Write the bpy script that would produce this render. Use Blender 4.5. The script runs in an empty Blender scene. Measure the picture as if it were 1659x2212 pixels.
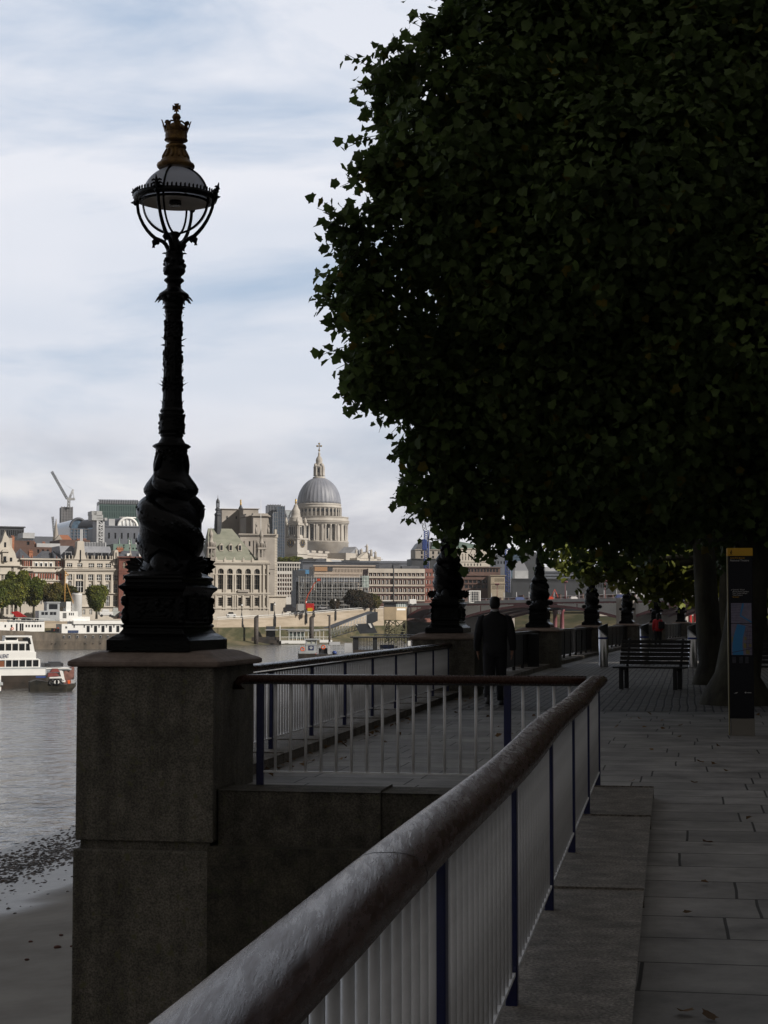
import bpy, bmesh, math, random
import numpy as np
from mathutils import Vector, Matrix, Euler
R = math.radians
C = bpy.context.scene.collection
SC = bpy.context.scene
random.seed(7)
rng = np.random.default_rng(11)

# ------------------------------------------------------------------ camera
EYE = 1.45
FPX = 3750.0                       # focal length in units of a 1659-wide print
PITCH = math.atan(229 / FPX)
cam = bpy.data.cameras.new('camera'); camo = bpy.data.objects.new('camera', cam); C.objects.link(camo)
cam.sensor_fit = 'HORIZONTAL'; cam.sensor_width = 36; cam.lens = 36 * FPX / 1659
cam.clip_start = 0.1; cam.clip_end = 20000
camo.location = (0, 0, EYE); camo.rotation_euler = (math.pi / 2 + PITCH, 0, 0)
SC.camera = camo

# ------------------------------------------------------------------ sky, sun, exposure
SUN_AZ = 119.0      # degrees clockwise from +Y
SUN_EL = 30.0
w = bpy.data.worlds.new('World'); SC.world = w; w.use_nodes = True
nt = w.node_tree; N = nt.nodes; L = nt.links; N.clear()
out = N.new('ShaderNodeOutputWorld'); bg = N.new('ShaderNodeBackground')
sky = N.new('ShaderNodeTexSky'); sky.sky_type = 'NISHITA'; sky.sun_disc = False
sky.sun_elevation = R(SUN_EL); sky.sun_rotation = R(SUN_AZ); sky.air_density = 1.0; sky.dust_density = 1.5; sky.ozone_density = 1.5
bg.inputs['Strength'].default_value = 0.10
tc = N.new('ShaderNodeTexCoord')
def wmap(scale, loc=(0, 0, 0)):
    m = N.new('ShaderNodeMapping'); m.inputs['Scale'].default_value = scale; m.inputs['Location'].default_value = loc
    L.new(tc.outputs['Generated'], m.inputs['Vector']); return m
def wnoise(m, sc, det, rough=0.55, dist=0.0):
    n = N.new('ShaderNodeTexNoise'); n.inputs['Scale'].default_value = sc; n.inputs['Detail'].default_value = det
    n.inputs['Roughness'].default_value = rough; n.inputs['Distortion'].default_value = dist
    L.new(m.outputs[0], n.inputs['Vector']); return n
def wramp(src, stops):
    r = N.new('ShaderNodeValToRGB'); e = r.color_ramp.elements
    while len(e) > 1: e.remove(e[-1])
    e[0].position = stops[0][0]; e[0].color = (*stops[0][1], 1)
    for p, c in stops[1:]:
        x = e.new(p); x.color = (*c, 1)
    L.new(src, r.inputs['Fac']); return r
def wmix(fac, a, b):
    m = N.new('ShaderNodeMix'); m.data_type = 'RGBA'
    if isinstance(fac, float): m.inputs[0].default_value = fac
    else: L.new(fac, m.inputs[0])
    for s, i in ((a, 6), (b, 7)):
        if isinstance(s, tuple): m.inputs[i].default_value = (*s, 1)
        else: L.new(s, m.inputs[i])
    return m.outputs[2]
def wmath(op, a, b):
    m = N.new('ShaderNodeMath'); m.operation = op; m.use_clamp = True
    for s, i in ((a, 0), (b, 1)):
        if isinstance(s, (int, float)): m.inputs[i].default_value = s
        else: L.new(s, m.inputs[i])
    return m.outputs[0]
sep = N.new('ShaderNodeSeparateXYZ'); L.new(tc.outputs['Generated'], sep.inputs[0])
elev = sep.outputs['Z']
g = lambda v: (v, v, v)
# high thin streaks, drawn out along the horizon
veil = wramp(wnoise(wmap((1.7, 1.7, 6.0), (0.3, 0.2, 0.55)), 2.5, 8, 0.55, 0.35).outputs['Fac'], [(0.40, g(0.12)), (0.50, g(0.60)), (0.59, g(1.0))])
veil2 = wramp(wnoise(wmap((1.0, 1.0, 5.0), (4.3, 1.2, 2.0)), 1.8, 4, 0.5, 0.3).outputs['Fac'], [(0.35, g(0.35)), (0.60, g(1.0))])
veil_f = wmath('MULTIPLY', veil.outputs[0], wmath('ADD', veil2.outputs[0], 0.25))
topfade = wramp(elev, [(0.0, g(1.0)), (0.07, g(1.0)), (0.14, g(0.85)), (0.24, g(1.0)), (0.34, g(0.85)), (0.6, g(0.65))])
veil_f = wmath('MULTIPLY', veil_f, topfade.outputs[0])
blue = wmix(0.8, sky.outputs[0], (4.7, 6.0, 7.9))
upper = wmix(veil_f, blue, (8.6, 8.8, 9.5))
# low bank of grey cumulus with bright tops
low_n = wnoise(wmap((4.0, 4.0, 11.0), (0.0, 3.1, 0.0)), 2.4, 8, 0.55, 0.2).outputs['Fac']
low_c = wramp(low_n, [(0.34, (4.9, 4.95, 5.5)), (0.45, (6.2, 6.25, 6.8)), (0.54, (7.8, 7.8, 8.2)), (0.64, (9.2, 9.1, 9.2))])
low_e = wramp(elev, [(0.0, g(1.0)), (0.055, g(1.0)), (0.125, g(0.0))])
low_w = wmath('ADD', low_e.outputs[0], wmath('MULTIPLY', wmath('SUBTRACT', low_n, 0.5), 1.2))
low_w = wmath('MULTIPLY', low_w, wramp(elev, [(0.0, g(1.0)), (0.10, g(0.95)), (0.15, g(0.0))]).outputs[0])
skycol = wmix(low_w, upper, low_c.outputs[0])
# unseen sky behind the viewer and overhead is dimmed to keep nearby surfaces dark
rear = N.new('ShaderNodeMapRange'); rear.inputs[1].default_value = -0.15; rear.inputs[2].default_value = 0.55; rear.inputs[3].default_value = 0.0; rear.inputs[4].default_value = 1.0; L.new(sep.outputs['Y'], rear.inputs[0])
high = wramp(elev, [(0.0, g(1.0)), (0.36, g(1.0)), (0.62, g(0.12)), (1.0, g(0.05))])
skycol = wmix(wmath('MULTIPLY', rear.outputs[0], high.outputs[0]), (1.45, 1.38, 1.32), skycol)
L.new(skycol, bg.inputs['Color']); L.new(bg.outputs[0], out.inputs[0])
w.cycles.sampling_method = 'MANUAL'; w.cycles.sample_map_resolution = 1024

sun = bpy.data.lights.new('sun', 'SUN'); sun.energy = 4.8; sun.angle = R(0.5); sun.color = (1.0, 0.93, 0.83)
suno = bpy.data.objects.new('sun', sun); C.objects.link(suno)
sd = Vector((math.cos(R(SUN_EL)) * math.sin(R(SUN_AZ)), math.cos(R(SUN_EL)) * math.cos(R(SUN_AZ)), math.sin(R(SUN_EL))))
suno.rotation_euler = sd.to_track_quat('Z', 'Y').to_euler(); suno.location = sd * 100
SC.view_settings.view_transform = 'Standard'; SC.view_settings.look = 'None'
SC.view_settings.exposure = 0.0; SC.view_settings.gamma = 1.0; SC.view_settings.use_curve_mapping = False
SC.cycles.max_bounces = 6; SC.cycles.diffuse_bounces = 4; SC.cycles.glossy_bounces = 3; SC.cycles.transmission_bounces = 6
SC.cycles.transparent_max_bounces = 8; SC.cycles.caustics_reflective = False; SC.cycles.caustics_refractive = False

# ------------------------------------------------------------------ measuring helpers
def ray(px, py):
    u = (px - 829.5) / FPX; v = (1106 - py) / FPX
    return u, math.cos(PITCH) - v * math.sin(PITCH), v * math.cos(PITCH) + math.sin(PITCH)
def W(px, py, Y):
    u, b, c = ray(px, py); t = Y / b
    return Vector((u * t, Y, EYE + c * t))
def Zat(py, Y): return W(829.5, py, Y).z
def Xat(px, Y, py=1300): return W(px, py, Y).x
def crop(x0, y0, sx):
    return lambda x, y: ((x / sx + x0) / 1.8517, (y / sx + y0) / 1.8517)
cA = crop(0, 1800, 1.8433); cB = crop(780, 1700, 1.8033); cC = crop(0, 2100, 2.9625); cD = crop(0, 2350, 2.9625)
cE = crop(1050, 2150, 2.37); cF = crop(1100, 1750, 4.0229); cG = crop(800, 1950, 4.0229); cH = crop(1850, 2150, 1.5082)
cI = crop(900, 2300, 1.9518); cJ = crop(1980, 2330, 2.0232); cK = crop(1640, 2100, 2.765); cO = crop(2150, 2200, 2.07375)
cR = crop(350, 2050, 5.5296); cS = crop(1150, 2500, 3.0164); cT = crop(2300, 2450, 2.149)
cP = lambda x, y: (x, y)

# ------------------------------------------------------------------ mesh builder
class MB:
    def __init__(s): s.v = []; s.f = []; s.m = []; s.sm = []
    def add(s, vs, fs, mi=0, smooth=False):
        o = len(s.v); s.v += [tuple(p) for p in vs]
        for f in fs: s.f.append([i + o for i in f]); s.m.append(mi); s.sm.append(smooth)
    def hexa(s, p, mi=0):   # 8 corners: bottom 4 ccw then top 4
        s.add(p, [(3, 2, 1, 0), (4, 5, 6, 7), (0, 1, 5, 4), (1, 2, 6, 5), (2, 3, 7, 6), (3, 0, 4, 7)], mi)
    def box(s, x0, x1, y0, y1, z0, z1, mi=0):
        s.hexa([(x0, y0, z0), (x1, y0, z0), (x1, y1, z0), (x0, y1, z0), (x0, y0, z1), (x1, y0, z1), (x1, y1, z1), (x0, y1, z1)], mi)
    def bbox(s, x0, x1, y0, y1, z0, z1, b=0.01, mi=0):   # box with bevelled edges
        bm = bmesh.new(); bmesh.ops.create_cube(bm, size=1)
        for v in bm.verts: v.co = Vector((x0 + (v.co.x + .5) * (x1 - x0), y0 + (v.co.y + .5) * (y1 - y0), z0 + (v.co.z + .5) * (z1 - z0)))
        bmesh.ops.bevel(bm, geom=list(bm.edges), offset=b, segments=2, affect='EDGES', profile=0.5)
        s.addbm(bm, mi)
    def addbm(s, bm, mi=0, smooth=False, M=None):
        bm.verts.index_update()
        vs = [(M @ v.co if M else v.co) for v in bm.verts]
        s.add(vs, [[v.index for v in f.verts] for f in bm.faces], mi, smooth); bm.free()
    def tube(s, pts, rad, n=8, mi=0, smooth=True, cap=True, ell=None, up=None):
        pts = [Vector(p) for p in pts]; k = len(pts)
        if not hasattr(rad, '__len__'): rad = [rad] * k
        o = len(s.v); prev = None
        for i, p in enumerate(pts):
            t = (pts[min(i + 1, k - 1)] - pts[max(i - 1, 0)])
            t = t.normalized() if t.length > 1e-9 else Vector((0, 0, 1))
            if prev is None:
                a = Vector(up) if up else (Vector((0, 0, 1)) if abs(t.z) < 0.9 else Vector((1, 0, 0)))
                x = a.cross(t).normalized()
            else:
                x = (prev - t * prev.dot(t)); x = x.normalized() if x.length > 1e-6 else prev
            prev = x; y = t.cross(x)
            for j in range(n):
                a = 2 * math.pi * j / n
                e = ell if ell else (1, 1)
                s.v.append(tuple(p + x * (math.cos(a) * rad[i] * e[0]) + y * (math.sin(a) * rad[i] * e[1])))
        for i in range(k - 1):
            for j in range(n):
                s.f.append([o + i * n + j, o + i * n + (j + 1) % n, o + (i + 1) * n + (j + 1) % n, o + (i + 1) * n + j]); s.m.append(mi); s.sm.append(smooth)
        if cap:
            s.f.append([o + j for j in reversed(range(n))]); s.m.append(mi); s.sm.append(False)
            s.f.append([o + (k - 1) * n + j for j in range(n)]); s.m.append(mi); s.sm.append(False)
    def lathe(s, prof, n=32, c=(0, 0, 0), mi=0, smooth=True, mod=None, cap=True, ell=(1, 1), rot=0.0):
        o = len(s.v); k = len(prof)
        for i, (r, z) in enumerate(prof):
            for j in range(n):
                a = 2 * math.pi * j / n + rot
                rr = r * (mod(a, z) if mod else 1)
                s.v.append((c[0] + rr * math.cos(a) * ell[0], c[1] + rr * math.sin(a) * ell[1], c[2] + z))
        for i in range(k - 1):
            for j in range(n):
                s.f.append([o + i * n + j, o + i * n + (j + 1) % n, o + (i + 1) * n + (j + 1) % n, o + (i + 1) * n + j]); s.m.append(mi); s.sm.append(smooth)
        if cap:
            s.f.append([o + j for j in reversed(range(n))]); s.m.append(mi); s.sm.append(False)
            s.f.append([o + (k - 1) * n + j for j in range(n)]); s.m.append(mi); s.sm.append(False)
    def prism(s, poly, a, b, mi=0):    # poly: list of 3D points, extruded by vectors a..b
        n = len(poly); a = Vector(a); b = Vector(b); P = [Vector(p) for p in poly]
        vs = [p + a for p in P] + [p + b for p in P]
        s.add(vs, [list(reversed(range(n))), [n + i for i in range(n)]] + [[i, (i + 1) % n, n + (i + 1) % n, n + i] for i in range(n)], mi)
    def sphere(s, c, r, n=12, mi=0, sc=(1, 1, 1), z0=-1, z1=1):
        m = max(4, n // 2); pr = []
        for i in range(m + 1):
            z = math.sin(math.asin(z0) + (math.asin(z1) - math.asin(z0)) * i / m); pr.append((max(1e-4, math.sqrt(max(0, 1 - z * z))) * r * sc[0], z * r * sc[2]))
        s.lathe(pr, n, c, mi, ell=(1, sc[1] / sc[0]))
    def build(s, name, mats, parent=None, base=None, fix=True):
        me = bpy.data.meshes.new(name); me.from_pydata(s.v, [], s.f)
        if not isinstance(mats, (list, tuple)): mats = [mats]
        for m in mats: me.materials.append(m)
        me.polygons.foreach_set('material_index', s.m); me.polygons.foreach_set('use_smooth', s.sm)
        me.update()
        if fix:
            bm = bmesh.new(); bm.from_mesh(me); bmesh.ops.recalc_face_normals(bm, faces=bm.faces); bm.to_mesh(me); bm.free()
        o = bpy.data.objects.new(name, me); C.objects.link(o)
        if parent:
            o.parent = parent; o.matrix_parent_inverse = parent_inv(parent)
        return o
def parent_inv(p):
    M = Matrix.Identity(4); chain = []
    q = p
    while q: chain.append(q); q = q.parent
    for q in reversed(chain):
        if q.parent: M = M @ q.matrix_parent_inverse
        M = M @ Matrix.LocRotScale(q.location, q.rotation_euler, q.scale)
    return M.inverted()
def tag(o, label=None, cat=None, group=None, kind=None):
    if label: o['label'] = label
    if cat: o['category'] = cat
    if group: o['group'] = group
    if kind: o['kind'] = kind
    return o
def thing(name, label, cat, loc=(0, 0, 0), group=None):
    o = bpy.data.objects.new(name, None); C.objects.link(o); o.location = loc; o.empty_display_size = 0.2
    return tag(o, label, cat, group)
def kids(o): return [x for x in bpy.data.objects if x.parent is o]
def copy_tree(o, parent=None, table=None):
    table = table or KID
    c = o.copy(); C.objects.link(c); c.parent = parent
    for ch in table.get(o.name, []): copy_tree(ch, c, table)
    return c
KID = {}
def index_kids(*roots):
    for x in bpy.data.objects:
        if x.parent: KID.setdefault(x.parent.name, [])
    for k in list(KID): KID[k] = []
    for x in bpy.data.objects:
        if x.parent: KID[x.parent.name].append(x)
def tform(root, M):
    root.matrix_world = M

# ------------------------------------------------------------------ materials
MATS = {}
def mat(name, col, rough=0.6, metal=0.0, var=0.0, vscale=3.0, bump=0.0, bscale=20.0, col2=None, spec=0.5, island=0.0, stretch=(1, 1, 1), coat=0.0, detail=6, vmid=(0.35, 0.65)):
    if name in MATS: return MATS[name]
    m = bpy.data.materials.new(name); m.use_nodes = True; t = m.node_tree; b = t.nodes['Principled BSDF']
    b.inputs['Base Color'].default_value = (*col, 1); b.inputs['Roughness'].default_value = rough; b.inputs['Metallic'].default_value = metal
    b.inputs['Specular IOR Level'].default_value = spec; b.inputs['Coat Weight'].default_value = coat
    geo = t.nodes.new('ShaderNodeNewGeometry'); mp = t.nodes.new('ShaderNodeMapping'); mp.inputs['Scale'].default_value = stretch
    tco = t.nodes.new('ShaderNodeTexCoord'); t.links.new(tco.outputs['Object'], mp.inputs['Vector'])
    last = None
    if var or col2:
        n = t.nodes.new('ShaderNodeTexNoise'); n.inputs['Scale'].default_value = vscale; n.inputs['Detail'].default_value = detail; n.inputs['Roughness'].default_value = 0.62
        t.links.new(mp.outputs[0], n.inputs['Vector'])
        r = t.nodes.new('ShaderNodeMapRange'); r.inputs[1].default_value = vmid[0]; r.inputs[2].default_value = vmid[1]; t.links.new(n.outputs['Fac'], r.inputs[0])
        mx = t.nodes.new('ShaderNodeMix'); mx.data_type = 'RGBA'; t.links.new(r.outputs[0], mx.inputs[0])
        c2 = col2 if col2 else tuple(c * (1 + var) for c in col); c1 = col if col2 else tuple(c * (1 - var) for c in col)
        mx.inputs[6].default_value = (*c1, 1); mx.inputs[7].default_value = (*c2, 1); last = mx.outputs[2]
    if island:
        hs = t.nodes.new('ShaderNodeHueSaturation')
        if last: t.links.new(last, hs.inputs['Color'])
        else: hs.inputs['Color'].default_value = (*col, 1)
        r = t.nodes.new('ShaderNodeMapRange'); r.inputs[3].default_value = 1 - island; r.inputs[4].default_value = 1 + island
        t.links.new(geo.outputs['Random Per Island'], r.inputs[0]); t.links.new(r.outputs[0], hs.inputs['Value']); last = hs.outputs[0]
    if last: t.links.new(last, b.inputs['Base Color'])
    if bump:
        n2 = t.nodes.new('ShaderNodeTexNoise'); n2.inputs['Scale'].default_value = bscale; n2.inputs['Detail'].default_value = 5
        t.links.new(mp.outputs[0], n2.inputs['Vector'])
        bp = t.nodes.new('ShaderNodeBump'); bp.inputs['Strength'].default_value = bump; bp.inputs['Distance'].default_value = 0.02
        t.links.new(n2.outputs['Fac'], bp.inputs['Height']); t.links.new(bp.outputs[0], b.inputs['Normal'])
    MATS[name] = m; return m
# ------------------------------------------------------------------ near ground, river and walls
M_granite = mat('granite', (0.075, 0.070, 0.058), 0.8, col2=(0.17, 0.155, 0.125), vscale=9, bump=0.6, bscale=60, vmid=(0.3, 0.7))
M_capst = mat('cap_stone', (0.20, 0.15, 0.125), 0.7, col2=(0.31, 0.24, 0.20), vscale=8, bump=0.4, bscale=70)
M_pierst = mat('pier_stone', (0.20, 0.165, 0.125), 0.8, col2=(0.33, 0.28, 0.22), vscale=11, bump=0.6, bscale=90)
M_algae = mat('algae_stone', (0.05, 0.055, 0.035), 0.85, col2=(0.13, 0.12, 0.10), vscale=4, bump=0.8, bscale=40)

def stone_mat(name, ca, cb, cc, dark_z=None):
    """weathered stone: two grains of noise plus lichen flecks"""
    m = mat(name, ca, 0.82, col2=cb, vscale=6, bump=0.7, bscale=80)
    t = m.node_tree; b = t.nodes['Principled BSDF']; src = b.inputs['Base Color'].links[0].from_socket
    tco = t.nodes.new('ShaderNodeTexCoord')
    n = t.nodes.new('ShaderNodeTexNoise'); n.inputs['Scale'].default_value = 70; n.inputs['Detail'].default_value = 3; t.links.new(tco.outputs['Object'], n.inputs['Vector'])
    r = t.nodes.new('ShaderNodeMapRange'); r.inputs[1].default_value = 0.35; r.inputs[2].default_value = 0.65; r.inputs[3].default_value = 0.55; r.inputs[4].default_value = 1.4
    t.links.new(n.outputs['Fac'], r.inputs[0])
    mu = t.nodes.new('ShaderNodeVectorMath'); mu.operation = 'SCALE'; t.links.new(src, mu.inputs[0]); t.links.new(r.outputs[0], mu.inputs['Scale'])
    v = t.nodes.new('ShaderNodeTexNoise'); v.inputs['Scale'].default_value = 14; v.inputs['Detail'].default_value = 5; t.links.new(tco.outputs['Object'], v.inputs['Vector'])
    mp = t.nodes.new('ShaderNodeMapping'); mp.inputs['Scale'].default_value = (7, 7, .5); t.links.new(tco.outputs['Object'], mp.inputs['Vector'])
    sn = t.nodes.new('ShaderNodeTexNoise'); sn.inputs['Scale'].default_value = 1; sn.inputs['Detail'].default_value = 6; t.links.new(mp.outputs[0], sn.inputs['Vector'])
    sr = t.nodes.new('ShaderNodeMapRange'); sr.inputs[1].default_value = .3; sr.inputs[2].default_value = .7; sr.inputs[3].default_value = .7; sr.inputs[4].default_value = 1.3; t.links.new(sn.outputs['Fac'], sr.inputs[0])
    m9 = t.nodes.new('ShaderNodeMath'); m9.operation = 'MULTIPLY'; t.links.new(r.outputs[0], m9.inputs[0]); t.links.new(sr.outputs[0], m9.inputs[1]); t.links.new(m9.outputs[0], mu.inputs['Scale'])
    r2 = t.nodes.new('ShaderNodeMapRange'); r2.inputs[1].default_value = 0.6; r2.inputs[2].default_value = 0.72; t.links.new(v.outputs['Fac'], r2.inputs[0])
    mx = t.nodes.new('ShaderNodeMix'); mx.data_type = 'RGBA'; t.links.new(r2.outputs[0], mx.inputs[0]); t.links.new(mu.outputs[0], mx.inputs[6]); mx.inputs[7].default_value = (*cc, 1)
    t.links.new(mx.outputs[2], b.inputs['Base Color']); return m
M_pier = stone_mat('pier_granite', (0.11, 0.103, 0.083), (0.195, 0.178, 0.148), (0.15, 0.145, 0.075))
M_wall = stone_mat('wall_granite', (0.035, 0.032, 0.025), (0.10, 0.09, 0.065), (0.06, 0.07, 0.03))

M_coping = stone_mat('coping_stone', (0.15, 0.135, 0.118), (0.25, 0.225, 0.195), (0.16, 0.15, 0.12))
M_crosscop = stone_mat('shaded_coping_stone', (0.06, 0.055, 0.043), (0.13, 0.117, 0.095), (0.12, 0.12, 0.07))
def brick_ground(name, scale, bw, rh, mortar, c1, c2, cm, rot, bump=0.3, off=0.5, rough=0.75):
    m = bpy.data.materials.new(name); m.use_nodes = True; t = m.node_tree; b = t.nodes['Principled BSDF']
    tco = t.nodes.new('ShaderNodeTexCoord'); mp = t.nodes.new('ShaderNodeMapping'); mp.inputs['Rotation'].default_value = (0, 0, rot)
    t.links.new(tco.outputs['Object'], mp.inputs['Vector'])
    nz = t.nodes.new('ShaderNodeTexNoise'); nz.inputs['Scale'].default_value = 0.7; t.links.new(mp.outputs[0], nz.inputs['Vector'])
    ad = t.nodes.new('ShaderNodeVectorMath'); ad.operation = 'MULTIPLY_ADD'; ad.inputs[1].default_value = (0.05, 0.05, 0); t.links.new(nz.outputs['Color'], ad.inputs[0]); t.links.new(mp.outputs[0], ad.inputs[2])
    se = t.nodes.new('ShaderNodeSeparateXYZ'); t.links.new(ad.outputs[0], se.inputs[0]); dv = t.nodes.new('ShaderNodeMath'); dv.operation = 'DIVIDE'; dv.inputs[1].default_value = rh / scale; t.links.new(se.outputs['Y'], dv.inputs[0])
    fl = t.nodes.new('ShaderNodeMath'); fl.operation = 'FLOOR'; t.links.new(dv.outputs[0], fl.inputs[0]); wn = t.nodes.new('ShaderNodeTexWhiteNoise'); wn.noise_dimensions = '1D'; t.links.new(fl.outputs[0], wn.inputs['W'])
    ma_ = t.nodes.new('ShaderNodeMath'); ma_.operation = 'MULTIPLY_ADD'; ma_.inputs[1].default_value = bw * 1.7 if bw > .5 else bw * .25; t.links.new(wn.outputs['Value'], ma_.inputs[0]); t.links.new(se.outputs['X'], ma_.inputs[2]); cb_ = t.nodes.new('ShaderNodeCombineXYZ'); t.links.new(ma_.outputs[0], cb_.inputs['X']); t.links.new(se.outputs['Y'], cb_.inputs['Y'])
    br = t.nodes.new('ShaderNodeTexBrick'); br.inputs['Scale'].default_value = scale; br.inputs['Brick Width'].default_value = bw; br.inputs['Row Height'].default_value = rh
    br.inputs['Mortar Size'].default_value = mortar; br.inputs['Mortar Smooth'].default_value = 0.3; br.offset = off; br.squash = 1.0; br.offset_frequency = 2
    br.inputs['Color1'].default_value = (*c1, 1); br.inputs['Color2'].default_value = (*c2, 1); br.inputs['Mortar'].default_value = (*cm, 1); t.links.new(cb_.outputs[0], br.inputs['Vector'])
    n2 = t.nodes.new('ShaderNodeTexNoise'); n2.inputs['Scale'].default_value = 1.6; n2.inputs['Detail'].default_value = 8; n2.inputs['Roughness'].default_value = 0.65; t.links.new(tco.outputs['Object'], n2.inputs['Vector'])
    r = t.nodes.new('ShaderNodeMapRange'); r.inputs[1].default_value = 0.3; r.inputs[2].default_value = 0.7; r.inputs[3].default_value = 0.5; r.inputs[4].default_value = 1.45; t.links.new(n2.outputs['Fac'], r.inputs[0])
    sc = t.nodes.new('ShaderNodeVectorMath'); sc.operation = 'SCALE'; t.links.new(br.outputs['Color'], sc.inputs[0]); t.links.new(r.outputs[0], sc.inputs['Scale'])
    t.links.new(sc.outputs[0], b.inputs['Base Color'])
    r3 = t.nodes.new('ShaderNodeMapRange'); r3.inputs[3].default_value = rough - 0.2; r3.inputs[4].default_value = rough + 0.12; t.links.new(n2.outputs['Fac'], r3.inputs[0]); t.links.new(r3.outputs[0], b.inputs['Roughness'])
    n3 = t.nodes.new('ShaderNodeTexNoise'); n3.inputs['Scale'].default_value = 60; n3.inputs['Detail'].default_value = 4; t.links.new(tco.outputs['Object'], n3.inputs['Vector'])
    ma = t.nodes.new('ShaderNodeMath'); ma.operation = 'MULTIPLY_ADD'; ma.inputs[1].default_value = -1.0; t.links.new(br.outputs['Fac'], ma.inputs[0])
    m2 = t.nodes.new('ShaderNodeMath'); m2.operation = 'MULTIPLY'; m2.inputs[1].default_value = 0.25; t.links.new(n3.outputs['Fac'], m2.inputs[0]); t.links.new(m2.outputs[0], ma.inputs[2])
    bp = t.nodes.new('ShaderNodeBump'); bp.inputs['Strength'].default_value = bump; bp.inputs['Distance'].default_value = 0.02; t.links.new(ma.outputs[0], bp.inputs['Height']); t.links.new(bp.outputs[0], b.inputs['Normal'])
    MATS[name] = m; return m
WROT = math.atan(0.175)
M_flags = brick_ground('york_flags', 1.0, 0.98, 0.58, 0.009, (0.20, 0.192, 0.182), (0.29, 0.278, 0.262), (0.04, 0.037, 0.034), WROT, 0.5, 0.0)
M_setts = brick_ground('granite_setts', 1.0, 0.24, 0.13, 0.016, (0.12, 0.11, 0.10), (0.20, 0.185, 0.172), (0.02, 0.018, 0.016), WROT + R(90), 1.0)

LAMP = [(-1.85, 14.96), (1.22, 33), (4.59, 51.3), (8.32, 69.6), (12.3, 88), (16.6, 106), (21.2, 124), (26.05, 142)]
def wall_x(Y):      # centre line of the river wall
    P = [(-4.5, 0.0)] + [LAMP[0]] + LAMP[1:] + [(60, 240)]
    if Y < LAMP[0][1]: return LAMP[0][0] + 0.175 * (Y - LAMP[0][1])
    for (xa, ya), (xb, yb) in zip(P[1:], P[2:]):
        if Y <= yb: return xa + (xb - xa) * (Y - ya) / (yb - ya)
    return 60
# the paved terrace: an L that steps in for the landing beside the first pier
rail_x = lambda Y: 0.175 * Y - 0.518
d = Vector((0.1724, 0.985, 0)); e = Vector((0.985, -0.1724, 0))     # along the wall, across it
P1 = Vector((-1.85, 14.96, 0))
def fr(a, b, z=0.0, o=P1): return Vector((o.x + e.x * a + d.x * b, o.y + e.y * a + d.y * b, z))
ys = [15.25] + list(range(18, 240, 8))
edge = [(wall_x(y) - 0.45, y) for y in ys]
poly = [(rail_x(-40) + .1, -40), (120, -40), (260, 700), (160, 700)] + list(reversed(edge)) + [tuple(fr(0.6, 0.05).xy), tuple(fr(3.68, 0.05).xy)]
mb = MB(); mb.add([(x, y, 0.0) for x, y in poly], [list(range(len(poly)))])
tag(mb.build('pavement', M_flags), kind='structure')
# band of granite setts beyond the flags
mb = MB(); pl = []
for y in [27.6] + list(range(31, 240, 6)): pl.append((wall_x(y) + 0.75, y))
s0 = pl[0]; mb.add([(x, y, 0.006) for x, y in pl] + [(90, 240, 0.006), (60, 24.6, 0.006), (s0[0] + 7.0, s0[1] - 0.175 * 7, 0.006)], [list(range(len(pl) + 3))])
tag(mb.build('cobbled_path', M_setts), kind='structure')

# water
def water_mat():
    m = bpy.data.materials.new('river_water'); m.use_nodes = True; t = m.node_tree; b = t.nodes['Principled BSDF']
    b.inputs['Base Color'].default_value = (0.075, 0.075, 0.075, 1); b.inputs['Roughness'].default_value = 0.12; b.inputs['IOR'].default_value = 1.33
    tco = t.nodes.new('ShaderNodeTexCoord'); mp = t.nodes.new('ShaderNodeMapping'); mp.inputs['Rotation'].default_value = (0, 0, R(-20)); mp.inputs['Scale'].default_value = (1.5, 1.0, 1)
    t.links.new(tco.outputs['Object'], mp.inputs['Vector'])
    hs = []
    for sc, am in ((0.22, 0.42), (0.8, 0.30), (1.7, 0.07), (3.0, 0.03)):
        n = t.nodes.new('ShaderNodeTexNoise'); n.inputs['Scale'].default_value = sc; n.inputs['Detail'].default_value = 4; n.inputs['Distortion'].default_value = 0.4; t.links.new(mp.outputs[0], n.inputs['Vector'])
        q = t.nodes.new('ShaderNodeMath'); q.operation = 'MULTIPLY'; q.inputs[1].default_value = am; t.links.new(n.outputs['Fac'], q.inputs[0]); hs.append(q.outputs[0])
    s1 = t.nodes.new('ShaderNodeMath'); s1.operation = 'ADD'; t.links.new(hs[0], s1.inputs[0]); t.links.new(hs[1], s1.inputs[1])
    s2 = t.nodes.new('ShaderNodeMath'); s2.operation = 'ADD'; t.links.new(s1.outputs[0], s2.inputs[0]); t.links.new(hs[2], s2.inputs[1])
    bp = t.nodes.new('ShaderNodeBump'); bp.inputs['Strength'].default_value = 1.0; bp.inputs['Distance'].default_value = 1.0; t.links.new(s2.outputs[0], bp.inputs['Height']); t.links.new(bp.outputs[0], b.inputs['Normal'])
    return m
M_water = water_mat()
WZ = -5.6
mb = MB(); mb.add([(-6000, -800, WZ), (900, -800, WZ), (900, 9000, WZ), (-6000, 9000, WZ)], [(0, 1, 2, 3)])
tag(mb.build('river', M_water), kind='structure')

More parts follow.
